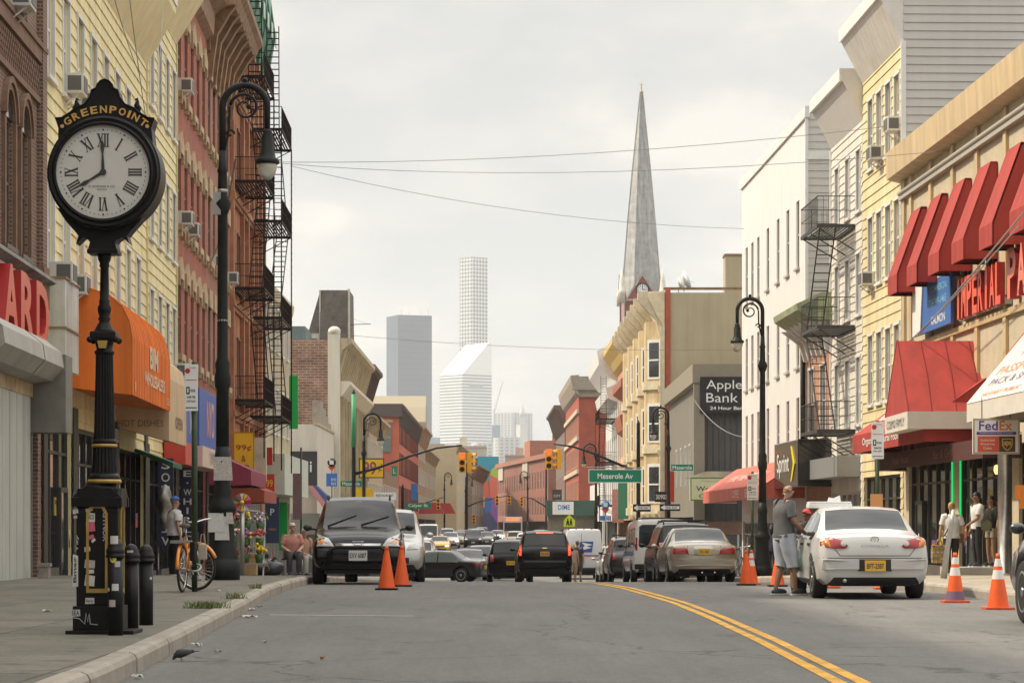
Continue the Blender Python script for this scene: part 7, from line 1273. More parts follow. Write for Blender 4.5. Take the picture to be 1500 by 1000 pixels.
KT = {'sedan': (1.40, [(0, .34, .70, .83, .86, .84), (.012, .27, .84, .935, .93, .86), (.045, .23, .885, .975, .975, .86), (.17, .20, .905, 1.01, 1, .84), (.20, .20, .905, 1.06, 1, .80), (.325, .2, .915, 1.375, 1, .72), (.42, .2, .915, 1.41, 1, .71), (.5, .2, .915, 1.41, 1, .71), (.575, .2, .91, 1.37, 1, .72), (.735, .2, .89, .985, 1, .82), (.78, .2, .875, .965, .995, .82), (.95, .2, .70, .80, .95, .80), (.985, .22, .58, .69, .90, .78), (1, .30, .48, .56, .80, .76)], (.235, .695), (.195, .32), (.58, .73), (.455,)),
      'suv': (1.70, [(0, .44, .90, 1.02, .92, .84), (.010, .36, 1.0, 1.09, .965, .84), (.03, .33, 1.02, 1.16, .985, .82), (.075, .30, 1.03, 1.62, 1, .765), (.12, .28, 1.03, 1.68, 1, .755), (.3, .26, 1.03, 1.71, 1, .75), (.52, .26, 1.02, 1.71, 1, .75), (.62, .26, 1.01, 1.64, 1, .76), (.765, .26, .99, 1.10, 1, .83), (.80, .26, .97, 1.06, .995, .82), (.95, .28, .80, .90, .96, .80), (.985, .30, .69, .80, .93, .80), (1, .40, .53, .63, .84, .78)], (.09, .735), (.035, .072), (.625, .76), (.285, .47)),
      'van': (2.3, [(0, .48, 1.10, 2.16, .96, .86), (.008, .42, 1.12, 2.25, .985, .88), (.03, .36, 1.12, 2.29, 1, .88), (.4, .34, 1.12, 2.30, 1, .88), (.72, .34, 1.12, 2.27, 1, .87), (.76, .34, 1.12, 2.2, 1, .87), (.87, .34, 1.10, 1.26, .99, .86), (.9, .34, 1.05, 1.18, .98, .84), (.985, .36, .84, .96, .94, .8), (1, .44, .66, .76, .86, .78)], (.60, .84), None, (.765, .865), (.70,))}
class Car:
    def __init__(s, kind, label, cat, D, X, rz, L, W, H, pm, name=None, tr=.32, ax=(.205, .80), group=None, gl=None, bumper=None):
        h0, keys, sg, rg, wg, pil = KT[kind]; k = H / h0; s.L, s.W, s.H = L, W, H; fx, fy = cos(rz), sin(rz); g0, g1 = gz(D - fy * 1.3), gz(D + fy * 1.3)
        s.root = empty(name or 'car', (X, D, (g0 + g1) / 2), rz, label, cat, group); s.root.rotation_euler = (0, -math.atan((g1 - g0) / 2.6), rz)
        Ra = tr + .055; wx = [ax[0] * L, ax[1] * L]; xs = set(q[0] * L for q in keys) | {f * L for f in sg} | {f * L for f in wg} | ({f * L for f in rg} if rg else set())
        for p in pil: xs |= {p * L - .03, p * L + .03}
        for w_ in wx: xs |= {w_ + Ra * cos(pi * j / 12) for j in range(13)} | {w_ - Ra - .003, w_ + Ra + .003}
        x = 0
        while x < L: xs.add(x); x += .16
        xs = sorted(xs); xs = [x for i, x in enumerate(xs) if i == 0 or x - xs[i - 1] > 1e-3]
        def key(x):
            f = x / L
            for a, b in zip(keys, keys[1:]):
                if f <= b[0] + 1e-9: t = (f - a[0]) / (b[0] - a[0]); t = t if b[0] - a[0] < .05 else t * t * (3 - 2 * t) * .35 + t * .65; return [a[i] + (b[i] - a[i]) * t for i in range(1, 6)]
            return list(keys[-1][1:])
        V = []; n = 17
        for x in xs:
            zb, zs, zr, wf, wr = key(x); zb *= k; zs *= k; zr *= k; hw = W / 2 * wf; zb0 = zb
            for w_ in wx:
                d = abs(x - w_)
                if d <= Ra: zb = max(zb, tr + sqrt(max(Ra * Ra - d * d, 0)))
            zm = max((zb0 + zs) * .52, zb + .05); zs = max(zs, zm + .04); roof = min(1, max(0, (zr - zs) / .4)); w_r = hw * wr; w5 = hw * .955 + (w_r - hw * .955) * (.90 * roof + .15 * (1 - roof)); z5 = zs + (zr - zs) * (.86 * roof + .45 * (1 - roof))
            half = [(0, zb), (hw * .84, zb), (hw * .955, zb + min(.09, (zm - zb) * .5)), (hw, zm), (hw * .965, zs), (w5, z5), (w_r * .93, zr), (w_r * .5, zr + .025 * wf), (0, zr + .032 * wf)]
            V += [(x - L / 2, y, z) for y, z in half] + [(x - L / 2, -y, z) for y, z in reversed(half[1:-1])]
        n = 16; gs = {'rear_window': [], 'windscreen': [], 'side_window': [], 'side_window2': []}; bf = []; bm_ = []
        for i in range(len(xs) - 1):
            f0, f1 = (xs[i] + 1e-4) / L, (xs[i + 1] - 1e-4) / L
            for j in range(n):
                q = (i * n + j, (i + 1) * n + j, (i + 1) * n + (j + 1) % n, i * n + (j + 1) % n); dst = None
                if j in (4, 11) and f0 > sg[0] - .001 and f1 < sg[1] + .001 and not any(abs((f0 + f1) / 2 - p) * L < .032 for p in pil):
                    z5 = min(V[q[2] if j == 4 else q[0]][2], V[q[3] if j == 4 else q[1]][2]); z4 = V[q[0] if j == 4 else q[3]][2]
                    if z5 - z4 > .04: dst = 'side_window' if j == 4 else 'side_window2'
                elif j in (6, 7, 8, 9) and wg[0] - 1e-3 < f0 and f1 < wg[1] + 1e-3: dst = 'windscreen'
                elif rg and j in (6, 7, 8, 9) and rg[0] - 1e-3 < f0 and f1 < rg[1] + 1e-3: dst = 'rear_window'
                if dst: gs[dst].append(q)
                else: bf.append(q); bm_.append(1 if j in (0, 15) or (bumper and j in (1, 14)) else 0)
        e = (len(xs) - 1) * n; bf += [tuple(range(n)), tuple(range(e + n - 1, e - 1, -1))]; bm_ += [0, 0]; s.bvh = BVHTree.FromPolygons([Vector(v) for v in V], bf + sum(gs.values(), []))
        m = MB(); m.v = [Vector(v) for v in V]; m.f = bf; m.m = bm_; m.sm = [True] * len(bf); s.body = m.build('body', [pm, bumper or M_TRIMB], s.root, sharp=38); s.pm = pm
        for nm, fs in gs.items():
            if not fs: continue
            us = sorted({i for f in fs for i in f}); mp_ = {u: i for i, u in enumerate(us)}; m = MB(); m.add([V[u] for u in us], [tuple(mp_[i] for i in f) for f in fs], 0, True); m.build(nm.replace('2', ''), gl or M_CGL, s.root)
        wm = Car.wheel(tr)
        for w_ in wx:
            for sd in (1, -1):
                o = bpy.data.objects.new('wheel', wm[0]); COL.objects.link(o); o.parent = s.root; o.location = (w_ - L / 2, sd * (W / 2 - .115), tr); o.rotation_euler = (0, 0, 0 if sd > 0 else pi); p = bpy.data.objects.new('rim', wm[1]); COL.objects.link(p); p.parent = o
        m = MB(); m.box((-L * .44, -W * .36, .2 * k), (L * .44, W * .36, .55 * k)); m.build('underbody', M_TRIMB, s.root)
    _w = {}
    @staticmethod
    def wheel(tr):
        if tr in Car._w: return Car._w[tr]
        Mx = Matrix.Rotation(-pi / 2, 4, 'X'); m = MB(); m.lathe([(tr * .64, -.10), (tr * .93, -.11), (tr, -.08), (tr, .08), (tr * .93, .105), (tr * .66, .10)], 28, M=Mx); a = m.build('wheel', M_TYRE); m = MB(); m.lathe([(tr * .66, .06), (tr * .67, .10), (tr * .60, .105), (tr * .58, .03), (.05, .03)], 28, M=Mx)
        for k in range(7): g = 2 * pi * k / 7; m.prism([(tr * q * cos(g + d), tr * q * sin(g + d)) for q, d in ((.12, -.6), (.60, -.14), (.60, .14), (.12, .6))], .05, .095)
        m.lathe([(.06, .05), (.055, .105), (.02, .11)], 12, M=Mx); b = m.build('rim', M_RIM); Car._w[tr] = (a.data, b.data); bpy.data.objects.remove(a); bpy.data.objects.remove(b); return Car._w[tr]
    def hit(s, face, a, b):
        if face == 'rear': o, d = Vector((-9, a, b)), Vector((1, 0, 0))
        elif face == 'front': o, d = Vector((9, a, b)), Vector((-1, 0, 0))
        elif face == 'left': o, d = Vector((a, 9, b)), Vector((0, -1, 0))
        elif face == 'right': o, d = Vector((a, -9, b)), Vector((0, 1, 0))
        else: o, d = Vector((a, b, 9)), Vector((0, 0, -1))
        p, nn, _, _ = s.bvh.ray_cast(o, d)
        if p is None: return None, d
        return p, -d
    def decal(s, name, face, pts, mats, off=.012, parent=None, mirror=False, res=.05, mi=0):
        for sg in ((1, -1) if mirror else (1,)):
            P = []
            for (a, b), (c, d_) in zip(pts, pts[1:] + pts[:1]):
                k = max(1, int(math.hypot(c - a, d_ - b) / res)); P += [(a + (c - a) * i / k, b + (d_ - b) * i / k) for i in range(k)]
            cx, cy = sum(p[0] for p in P) / len(P), sum(p[1] for p in P) / len(P); rings = [(1, -.004), (1, off * .6), (.94, off), (.5, off)]; vs = []; last = None
            for q, o_ in rings:
                for a, b in P:
                    h, nn = s.hit(face, sg * (cx + (a - cx) * q) if face in ('rear', 'front') else cx + (a - cx) * q, cy + (b - cy) * q)
                    if h is None: h = last or Vector((0, 0, 0))
                    last = h.copy(); vs.append(h + nn * o_)
            h, nn = s.hit(face, sg * cx if face in ('rear', 'front') else cx, cy); vs.append((h or last) + nn * off); n = len(P); m = MB(); m.add(vs, [(i * n + j, i * n + (j + 1) % n, (i + 1) * n + (j + 1) % n, (i + 1) * n + j) for i in range(3) for j in range(n)] + [(3 * n + j, 3 * n + (j + 1) % n, 4 * n) for j in range(n)], mi, True); o = m.build(name, mats, parent or s.root, sharp=50)
        return o
    def line(s, name, face, pts, wd=.008, mats=None, res=.06, parent=None, mirror=False):
        for sg in ((1, -1) if mirror else (1,)):
            P = []
            for (a, b), (c, d_) in zip(pts, pts[1:]):
                k = max(1, int(math.hypot(c - a, d_ - b) / res)); P += [s.hit(face, sg * (a + (c - a) * i / k) if face in ('rear', 'front') else a + (c - a) * i / k, b + (d_ - b) * i / k)[0] for i in range(k + 1)]
            P = [p for p in P if p is not None]
            if len(P) > 1: m = MB(); m.tube(P, wd, 4); o = m.build(name, mats or M_TRIMB, parent or s.root)
    def plate(s, face, z, txt, w=.34, h=.17, mp_=None, y=0, off=.012):
        p, nn = s.hit(face, y, z); p = p + nn * off; sx = -1 if face == 'rear' else 1; m = MB(); m.bbox((-w / 2, -.014, -h / 2), (w / 2, .01, h / 2), .004); Mx = Matrix.Translation(p) @ Matrix.Rotation(-pi / 2 if face == 'rear' else pi / 2, 4, 'Z'); M2 = Mx; o = MB(); o.bbox((-w / 2, -.02, -h / 2), (w / 2, .012, h / 2), .004, 0, M2); pl = o.build('number_plate', mp_ or M_NY, s.root); o = MB(); o.text(txt, M2 @ FR((0, -.022, -.005)), h * .5, w * .8, bold=.02); o.build('lettering', M_PTXT, pl)
    def mirrors(s, f, z, mm=None):
        for sd in (1, -1):
            m = MB(); x = f * s.L - s.L / 2; m.ell((x, sd * (s.W / 2 + .10), z), (.06, .09, .065), 12, 8); m.bar((x, sd * (s.W / 2 - .08), z - .04), (x, sd * (s.W / 2 + .05), z - .02), .03); m.build('wing_mirror', mm or s.pm, s.root)
    def doors(s, fs, z0, z1, hz, both=('left', 'right')):
        for fc in both:
            for f in fs: s.line('door_seam', fc, [(f * s.L - s.L / 2, z0), (f * s.L - s.L / 2 + .02, z1)], .006)
            for f in fs[:-1]: x = f * s.L - s.L / 2 + .12; s.decal('door_handle', fc, [(x, hz), (x + .2, hz), (x + .2, hz + .04), (x, hz + .04)], M_TRIMB, .025)
    def rail(s, f0, f1, z):
        for sd in (1, -1): m = MB(); a, b = f0 * s.L - s.L / 2, f1 * s.L - s.L / 2; y = sd * s.W * .34; m.tube([(a, y, z - .06), (a + .1, y, z), (b - .1, y, z), (b, y, z - .08)], .02, 6); m.build('roof_rail', M_TRIMB, s.root)
rect = lambda a, b, c, d: [(a, b), (c, b), (c, d), (a, d)]
UP = R(91.9); DN = R(-88.1)
# ---- white sedan at the kerb
P_WHITE = paint('worn_white', (.54, .54, .525), 0, .38)
c = Car('sedan', 'worn white sedan seen from behind at the right kerb, delivery box on its roof', 'car', 40.5, 5.42, R(90.2), 4.42, 1.70, 1.37, P_WHITE, tr=.295); hx = c.L / 2
c.decal('tail_light', 'rear', [(.44, .765), (.62, .765), (.80, .80), (.80, .925), (.66, .935), (.46, .88), (.40, .80)], M_TAIL, .018, mirror=True)
c.decal('indicator', 'rear', [(.66, .785), (.79, .81), (.79, .91), (.67, .92)], M_AMB, .022, mirror=True); c.decal('reverse_light', 'rear', [(.47 + .045 * cos(a), .835 + .045 * sin(a)) for a in [2 * pi * k / 12 for k in range(12)]], M_HEAD, .022, mirror=True)
c.line('boot_seam', 'rear', [(.62, .94), (.60, .76), (.52, .655), (-.52, .655), (-.60, .76), (-.62, .94)], .006); c.line('bumper_seam', 'rear', [(.82, .62), (-.82, .62)], .006); c.decal('bumper_strip', 'rear', rect(-.83, .45, .83, .60), P_WHITE, .035); c.decal('plate_recess', 'rear', rect(-.25, .425, .25, .60), M_TRIMB, .038)
c.plate('rear', .505, 'BFT-2387', .31, .16, off=.045)
m = MB(); p, _ = c.hit('rear', 0, .90); Me = Matrix.Translation(p + Vector((-.015, 0, 0))) @ Matrix.Rotation(pi / 2, 4, 'Z') @ Matrix.Rotation(pi / 2, 4, 'X'); m.ring((0, 0, 0), .036, .047, 20, M=Me @ Matrix.Scale(1.4, 4, (1, 0, 0))); m.ring((0, 0, 0), .012, .018, 14, M=Me @ Matrix.Scale(1.9, 4, (0, 1, 0))); m.ring((0, .02, 0), .016, .021, 14, M=Me @ Matrix.Scale(1.8, 4, (1, 0, 0))); m.build('badge', M_CHROME, c.root)
m = MB(); p, _ = c.hit('rear', 0, .80); m.text('COROLLA', Matrix.Translation(p + Vector((-.012, 0, 0))) @ Matrix.Rotation(-pi / 2, 4, 'Z') @ FR((.0, 0, 0)), .035, .42); m.text('CE', Matrix.Translation(p + Vector((-.012, 0, .1))) @ Matrix.Rotation(-pi / 2, 4, 'Z') @ FR((.52, 0, 0)), .03, .06); m.build('boot_lettering', mat('badge_grey', (.35, .35, .35), .4, .5), c.root)
m = MB(); m.tube([(-hx - .02, .45, .28), (-hx + .3, .45, .28)], .03, 8); m.build('exhaust', M_STEEL, c.root); c.mirrors(.66, .98); c.doors([.25, .45, .66], .35, .88, .80)
m = MB(); m.box((-.9, -.5, .88), (-.4, .5, 1.12)); m.box((.1, .15, .7), (.45, .6, 1.2)); m.box((.1, -.6, .7), (.45, -.15, 1.2)); m.build('seats', mat('seat_grey', (.10, .10, .11), .9), c.root)
r = empty('roof_sign', c.root.matrix_basis @ Vector((.35, .36, 1.385)), R(90.2), 'long white box lying on the roof of the white sedan', 'box'); m = MB(); m.bbox((-.22, -.34, 0), (.22, .34, .07), .01); m.bbox((-.21, -.33, .074), (.21, .33, .105), .01); m.build('box', M_SIGNW, r); m = MB(); m.prism([(-.18, .105), (.02, .105), (.0, .17), (-.08, .16), (-.17, .2)], -.05, .05, axis='x'); m.build('paper', M_SIGNW, r)
# ---- black compact suv with a bull bar, facing the camera
P_BLK = mat('paint_black', (.006, .006, .007), .18, 0, coat=.1, spec=.2)
c = Car('suv', 'black compact SUV with a bull bar parked facing the camera by the left kerb', 'car', 52.3, -3.12, R(-87.2), 4.5, 1.84, 1.72, P_BLK, tr=.345); hx = c.L / 2
c.decal('headlight', 'front', [(.46, .74), (.88, .74), (.89, .93), (.82, 1.0), (.58, .90)], M_HEAD, .02, mirror=True); c.decal('headlight_lamp', 'front', [(.72 + .05 * cos(a), .83 + .05 * sin(a)) for a in [2 * pi * k / 12 for k in range(12)]], M_AMB, .025, mirror=True)
c.decal('grille', 'front', [(-.48, .60), (.48, .60), (.52, .72), (-.52, .72)], M_TRIMB, .015); c.decal('grille_bar', 'front', [(-.42, .72), (.42, .72), (.46, .80), (-.46, .80)], M_CHROME, .035); c.decal('lower_grille', 'front', rect(-.5, .42, .5, .58), M_TRIMB, .015); c.decal('fog_grille', 'front', rect(.58, .52, .80, .70), M_TRIMB, .015, mirror=True)
m = MB(); p, _ = c.hit('front', 0, .76); Mx = Matrix.Translation(p + Vector((.05, 0, 0))) @ Matrix.Rotation(pi / 2, 4, 'Z')
for s_ in (-1, 1): m.prism([(s_ * .045, -.06), (s_ * .065, -.06), (s_ * .085, .06), (s_ * .062, .06)], -.01, .01, 0, Mx)
m.box((-.05, -.01, -.012), (.05, .01, .012), 0, Mx); m.tube([(-.09, 0, -.07), (.09, 0, -.07), (.11, 0, .075), (-.11, 0, .075)], .008, 5, 0, True, M=Mx); m.build('badge', M_CHROME, c.root)
m = MB()
for pts in ([(hx + .10, .62, .36), (hx + .14, .58, .62), (hx + .14, .44, .72), (hx + .14, -.44, .72), (hx + .14, -.58, .62), (hx + .10, -.62, .36)], [(hx + .12, .60, .46), (hx + .13, -.60, .46)]): m.tube(pts, .035, 8)
for s_ in (-.35, .35): m.bar((hx - .15, s_, .46), (hx + .12, s_, .46), .03)
m.build('bull_bar', M_BLACK, c.root); o_ = MB(); o_.bbox((hx + .14, -.18, .46), (hx + .165, .18, .66), .005); pl = o_.build('number_plate', M_PW, c.root); m = MB(); m.text('EXV 6087', Matrix.Translation((hx + .168, 0, .56)) @ Matrix.Rotation(pi / 2, 4, 'Z') @ FR((0, 0, 0)), .10, .32, bold=.02); m.build('lettering', M_PTXT, pl)
c.mirrors(.745, 1.12, M_TRIMB); c.rail(.12, .55, 1.78); c.doors([.29, .47, .7], .4, 1.0, .95); c.line('bonnet_seam', 'front', [(-.62, .94), (-.5, .80), (.5, .80), (.62, .94)], .006)
m = MB()
for y0, y1 in ((-.62, -.05), (.05, .6)): m.tube([c.hit('top', (.755 - .05 * t_) * c.L - c.L / 2, y0 + (y1 - y0) * t_)[0] + Vector((0, 0, .015)) for t_ in (0, .35, .7, 1)], .012, 5)
m.build('wiper', M_TRIMB, c.root); m = MB(); q = c.hit('top', .63 * c.L - c.L / 2, .05)[0]; m.box((q.x, -.06, q.z - .03), (q.x + .01, .06, q.z + .0)); m.build('tag', M_SIGNW, c.root)
# ---- generic builder for the rest
def suv(label, D, X, rz, pm, L=4.7, W=1.86, H=1.7, front=True, lit=False, name=None, kind='suv', cat='car', plate=None, tail=True, rails=True, group=None, tr=.34):
    c = Car(kind, label, cat, D, X, rz, L, W, H, pm, name=name, tr=tr, group=group); k = H / KT[kind][0]; w = W / 2
    if kind == 'sedan': hl = [(w * .52, .60 * k), (w * .84, .58 * k), (w * .86, .70 * k), (w * .58, .70 * k)]; tl = [(w * .45, .76 * k), (w * .86, .78 * k), (w * .86, .90 * k), (w * .5, .88 * k)]; gr = rect(-w * .42, .54 * k, w * .42, .66 * k); pz = .66 * k; lg = rect(-w * .6, .3 * k, w * .6, .42 * k)
    else: hl = [(w * .55, .74 * k), (w * .88, .76 * k), (w * .88, .91 * k), (w * .6, .86 * k)]; tl = [(w * .72, .86 * k), (w * .90, .86 * k), (w * .88, 1.14 * k), (w * .74, 1.14 * k)]; gr = rect(-w * .5, .60 * k, w * .5, .82 * k); pz = .82 * k; lg = rect(-w * .6, .42 * k, w * .6, .56 * k)
    if front:
        c.decal('headlight', 'front', hl, M_HEADON if lit else M_HEAD, .02, mirror=True); c.decal('grille', 'front', gr, M_TRIMB, .015); c.decal('lower_grille', 'front', lg, M_TRIMB, .015); c.plate('front', .5 * k, 'HKD 4821', .34, .16, M_PW)
    if tail: c.decal('tail_light', 'rear', tl, M_TAILON if tail == 2 else M_TAIL, .02, mirror=True); c.plate('rear', pz, plate or 'GJR 7162'); c.decal('rear_bumper', 'rear', rect(-w * .9, .46 * k, w * .9, .60 * k), pm, .04)
    c.mirrors(.70 if kind == 'sedan' else .74, (.96 if kind == 'sedan' else 1.1) * k)
    if rails and kind == 'suv': c.rail(.12, .55, H + .06)
    return c
def again(c, label, D, X, rz, pm=None, sc=1.0):
    r = dup(c.root, (X, D, gz(D)), None, label, scale=sc); r.rotation_euler = (0, 0, rz)
    if pm:
        for ch in r.children:
            if ch.name.startswith(('body', 'wing_mirror', 'rear_bumper')): ch.material_slots[0].link = 'OBJECT'; ch.material_slots[0].material = pm
    return r
P_SIL = paint('silver', (.42, .42, .41), .6); P_CHA = paint('charcoal', (.05, .052, .055), .4); P_GOLD = paint('champagne', (.36, .325, .26), .6, .3); P_NAVY = paint('navy', (.02, .03, .06), .2); P_WT = paint('white', (.68, .68, .67)); P_TAXI = paint('taxi_yellow', (.72, .46, .02)); P_MAR = paint('maroon', (.10, .012, .015), .2); P_BEI = paint('beige', (.36, .32, .26), .4)
s1 = suv('pale silver SUV parked behind the black SUV with the bull bar', 60.5, -2.98, R(-88), P_SIL, tail=1, H=1.68)
# gold sedan
c = suv('champagne gold sedan seen from behind on the right, NY plate above its bumper', 69.4, 4.95, UP, P_GOLD, 4.8, 1.82, 1.44, kind='sedan', tail=0, plate=None)
c.decal('tail_light', 'rear', [(.40, .74), (.82, .74), (.82, .90), (.50, .92), (.44, .86)], M_TAIL, .02, mirror=True); c.decal('rear_bumper', 'rear', rect(-.84, .42, .84, .62), P_GOLD, .045); c.decal('plate_recess', 'rear', rect(-.26, .70, .26, .92), P_SIL, .012); c.plate('rear', .80, 'CVL-1067', .32, .16, off=.03); c.line('boot_seam', 'rear', [(.44, .96), (.42, .72), (-.42, .72), (-.44, .96)], .007); c.decal('chrome_bar', 'rear', rect(-.26, .92, .26, .935), M_CHROME, .02); m = MB()
for s_ in (-.28, .05): m.tube([(-2.42, s_, .25), (-2.2, s_, .25)], .03, 8)
m.build('exhaust', M_CHROME, c.root); c.decal('window_sticker', 'top', rect(-1.75, -.1, -1.5, .25), M_SIGNW, .01)
s2 = suv('black SUV with a roof rack tucked behind the champagne gold sedan', 77.3, 5.05, UP, P_BLK, 4.7, 1.86, 1.74, tail=1)
m = MB()
for x in (-1.2, -.2): m.tube([(x, -.66, 1.84), (x, .66, 1.84)], .02, 6)
m.build('roof_bar', M_TRIMB, s2.root)
# police style van
c = Car('van', 'white window van with a blue stripe and rear door glass, parked behind the black SUV', 'van', 89.2, 5.0, UP, 5.6, 2.02, 2.12, P_WT, name='van', tr=.36)
c.decal('rear_window', 'rear', [(.05, 1.24), (.82, 1.24), (.80, 1.88), (.70, 1.95), (.05, 1.95)], M_CGL, .012, mirror=True); c.decal('tail_light', 'rear', rect(.86, 1.08, .97, 1.52), M_TAIL, .02, mirror=True); c.line('door_seam', 'rear', [(0, .5), (0, 2.0)], .012); c.plate('rear', .8, 'NYP 4402', .34, .16, M_PW, -.4); c.decal('rear_bumper', 'rear', rect(-.95, .45, .95, .62), M_TRIMB, .06)
for z0, z1, mm in ((.92, 1.0, M_BLUE), (1.03, 1.06, M_BLUE)): c.decal('side_stripe', 'left', rect(-2.6, z0, 1.9, z1), mm, .012, res=.2)
for a, b_ in ((-2.55, -1.2), (-1.1, .3)): c.decal('side_window', 'left', rect(a, 1.2, b_, 1.85), M_CGL, .012)
c.mirrors(.80, 1.3, M_TRIMB); m = MB(); m.bbox((.4, -.55, 2.17), (.7, .55, 2.27), .03); m.build('light_bar', mat('bar_grey', (.3, .3, .32), .4), c.root); m = MB(); m.bbox((-2.6, -.7, 2.16), (-2.4, .7, 2.2), .01); m.build('roof_strip', M_TRIMB, c.root)
again(s2, 'dark SUV squeezed between the white window van and the mail truck', 99.5, 4.55, UP, P_CHA); s3 = suv('pale silver SUV with red tail lights beside the mail truck', 118, 4.85, UP, P_SIL, 4.6, 1.84, 1.66, tail=1); s3.decal('tail_bar', 'rear', rect(-.7, .98, .7, 1.02), M_TAIL, .02)
# big black suv in the middle of the road
c = Car('suv', 'big black SUV with lit brake lights driving away up the middle of the street', 'car', 96.8, 1.16, R(91.0), 5.5, 2.05, 1.89, P_BLK, tr=.40); c.decal('tail_light', 'rear', rect(.86, .98, 1.0, 1.42), M_TAILON, .03, mirror=True); c.decal('brake_light', 'rear', rect(-.32, 1.80, .32, 1.85), M_TAILON, .03); c.decal('rear_bumper', 'rear', rect(-.98, .55, .98, .80), P_BLK, .07); c.decal('bumper_step', 'rear', rect(-.8, .74, .8, .80), mat('bumper_grey', (.08, .08, .08), .5), .085); c.plate('rear', 1.05, 'HVX-4126', .34, .17, mat('plate_orange', (.60, .34, .10), .5)); c.decal('badge', 'rear', [(-.09, 1.245), (.09, 1.245), (.11, 1.285), (-.07, 1.285)], mat('badge_gold', (.5, .38, .12), .4, .6), .025); c.rail(.1, .55, 1.96); c.mirrors(.75, 1.25); c.line('tailgate_seam', 'rear', [(.84, 1.5), (.82, .82), (-.82, .82), (-.84, 1.5)], .008)
m = MB(); m.box((-2.6, -.9, .3), (-2.3, .9, .55)); m.build('tow_bar', M_TRIMB, c.root)
# mail truck
c = Car('van', 'white mail truck with a blue eagle emblem stopped past the crossing', 'mail truck', 135.6, 3.62, UP, 6.0, 2.05, 2.62, paint('postal_white', (.62, .63, .64)), name='mail_truck', tr=.36); c.decal('tail_light', 'rear', rect(.92, 1.05, 1.0, 1.5), M_TAIL, .03, mirror=True); c.decal('indicator', 'rear', rect(.92, 1.3, 1.0, 1.5), M_AMB, .035, mirror=True); c.line('door_seam', 'rear', [(.12, .6), (.12, 2.4)], .012); c.decal('side_band', 'rear', rect(-.9, 1.26, .9, 1.29), M_BLUE, .012); c.decal('side_band', 'rear', rect(-.9, 1.20, .9, 1.235), M_RED, .012); c.decal('rear_bumper', 'rear', rect(-.98, .45, .98, .62), M_TRIMB, .06)
def rearmark(c, name, pts, mm, o): p, _ = c.hit('rear', 0, 1.6); m = MB(); m.prism([(q[0], q[1]) for q in pts], -o, -o + .004, 0, Matrix.Translation((p.x, 0, 0)) @ Matrix.Rotation(-pi / 2, 4, 'Z')); m.build(name, mm, c.root)
rearmark(c, 'eagle_emblem', [(-.28, 1.42), (.42, 1.42), (.50, 1.98), (-.18, 1.98)], M_BLUE, .02); rearmark(c, 'eagle_emblem', [(-.12, 1.94), (.45, 1.82), (.12, 1.72), (.42, 1.66), (-.24, 1.50), (.05, 1.76)], M_SIGNW, .026); m = MB(); p, _ = c.hit('rear', 0, 1.3); m.box((p.x - .05, .02, 1.18), (p.x, .1, 1.32)); m.build('handle', M_TRIMB, c.root); m = MB()
for k in range(5): m.box((c.hit('top', -2.9, -.8 + k * .4)[0].x, -.85 + k * .4, 2.58), (-2.85, -.77 + k * .4, 2.66))
m.build('marker_light', M_TAIL, c.root)
# turning black sedan and the queue behind it
P_BKM = paint('black_metallic', (.016, .017, .019), .3)
c = suv('black sedan turning across the crossing, seen from its side', 119.2, -3.45, R(166), P_BKM, 4.55, 1.78, 1.42, kind='sedan', tail=1, tr=.33); c.doors([.27, .47, .68], .32, .88, .80); M_CGG = mat('car_glass_green', (.14, .17, .16), .06, spec=.9)
for ch in c.root.children:
    if ch.name.startswith('side_window'): ch.material_slots[0].link = 'OBJECT'; ch.material_slots[0].material = M_CGG
c.decal('tail_light_side', 'left', [(-2.2, .78), (-1.9, .86), (-2.0, .92), (-2.22, .90)], M_TAIL, .015)
s4 = suv('dark sedan with a lit headlight waiting behind the turning black sedan', 128, -2.15, R(-88), P_CHA, 4.8, 1.85, 1.52, kind='sedan', lit=True, tail=1); s5 = suv('charcoal SUV partly hidden behind the dark sedan with the lit headlight', 136, -1.55, R(-89), P_CHA, 4.8, 1.9, 1.75, tail=1)
again(s5, 'black SUV just left of the big black SUV, red tail lights showing', 107, -.1, R(91), P_BLK); again(s4, 'dark red car ahead of the black SUV in the queue', 127, -.35, R(91), P_MAR); again(s4, 'white car further up the queue in the middle of the street', 152, .28, R(91), P_WT); again(s5, 'black SUV far up the queue before the white bus', 170, .45, R(91), P_BLK); again(s4, 'silver car far up the queue right of the bus', 215, .9, R(91), P_SIL); again(s5, 'pale SUV in the distant queue under the bus', 240, .3, R(91), P_BEI)
v = Car('van', 'white passenger van parked on the left beyond the crossing', 'van', 236, -8.3 + .6, R(-89), 5.6, 2.0, 2.45, P_WT, name='van', tr=.36); v.decal('headlight', 'front', rect(.6, .8, .9, 1.0), M_HEAD, .02, mirror=True); v.decal('grille', 'front', rect(-.5, .75, .5, .98), M_TRIMB, .015); v.mirrors(.8, 1.4, M_TRIMB)
again(s5, 'silver car parked just below the white passenger van', 168, -6.0, R(-89), P_SIL); again(s4, 'grey car parked between the silver car and the white passenger van', 196, -6.7, R(-89), P_CHA); again(s4, 'yellow taxi parked past the white passenger van', 222, -6.25, R(-89), P_TAXI)
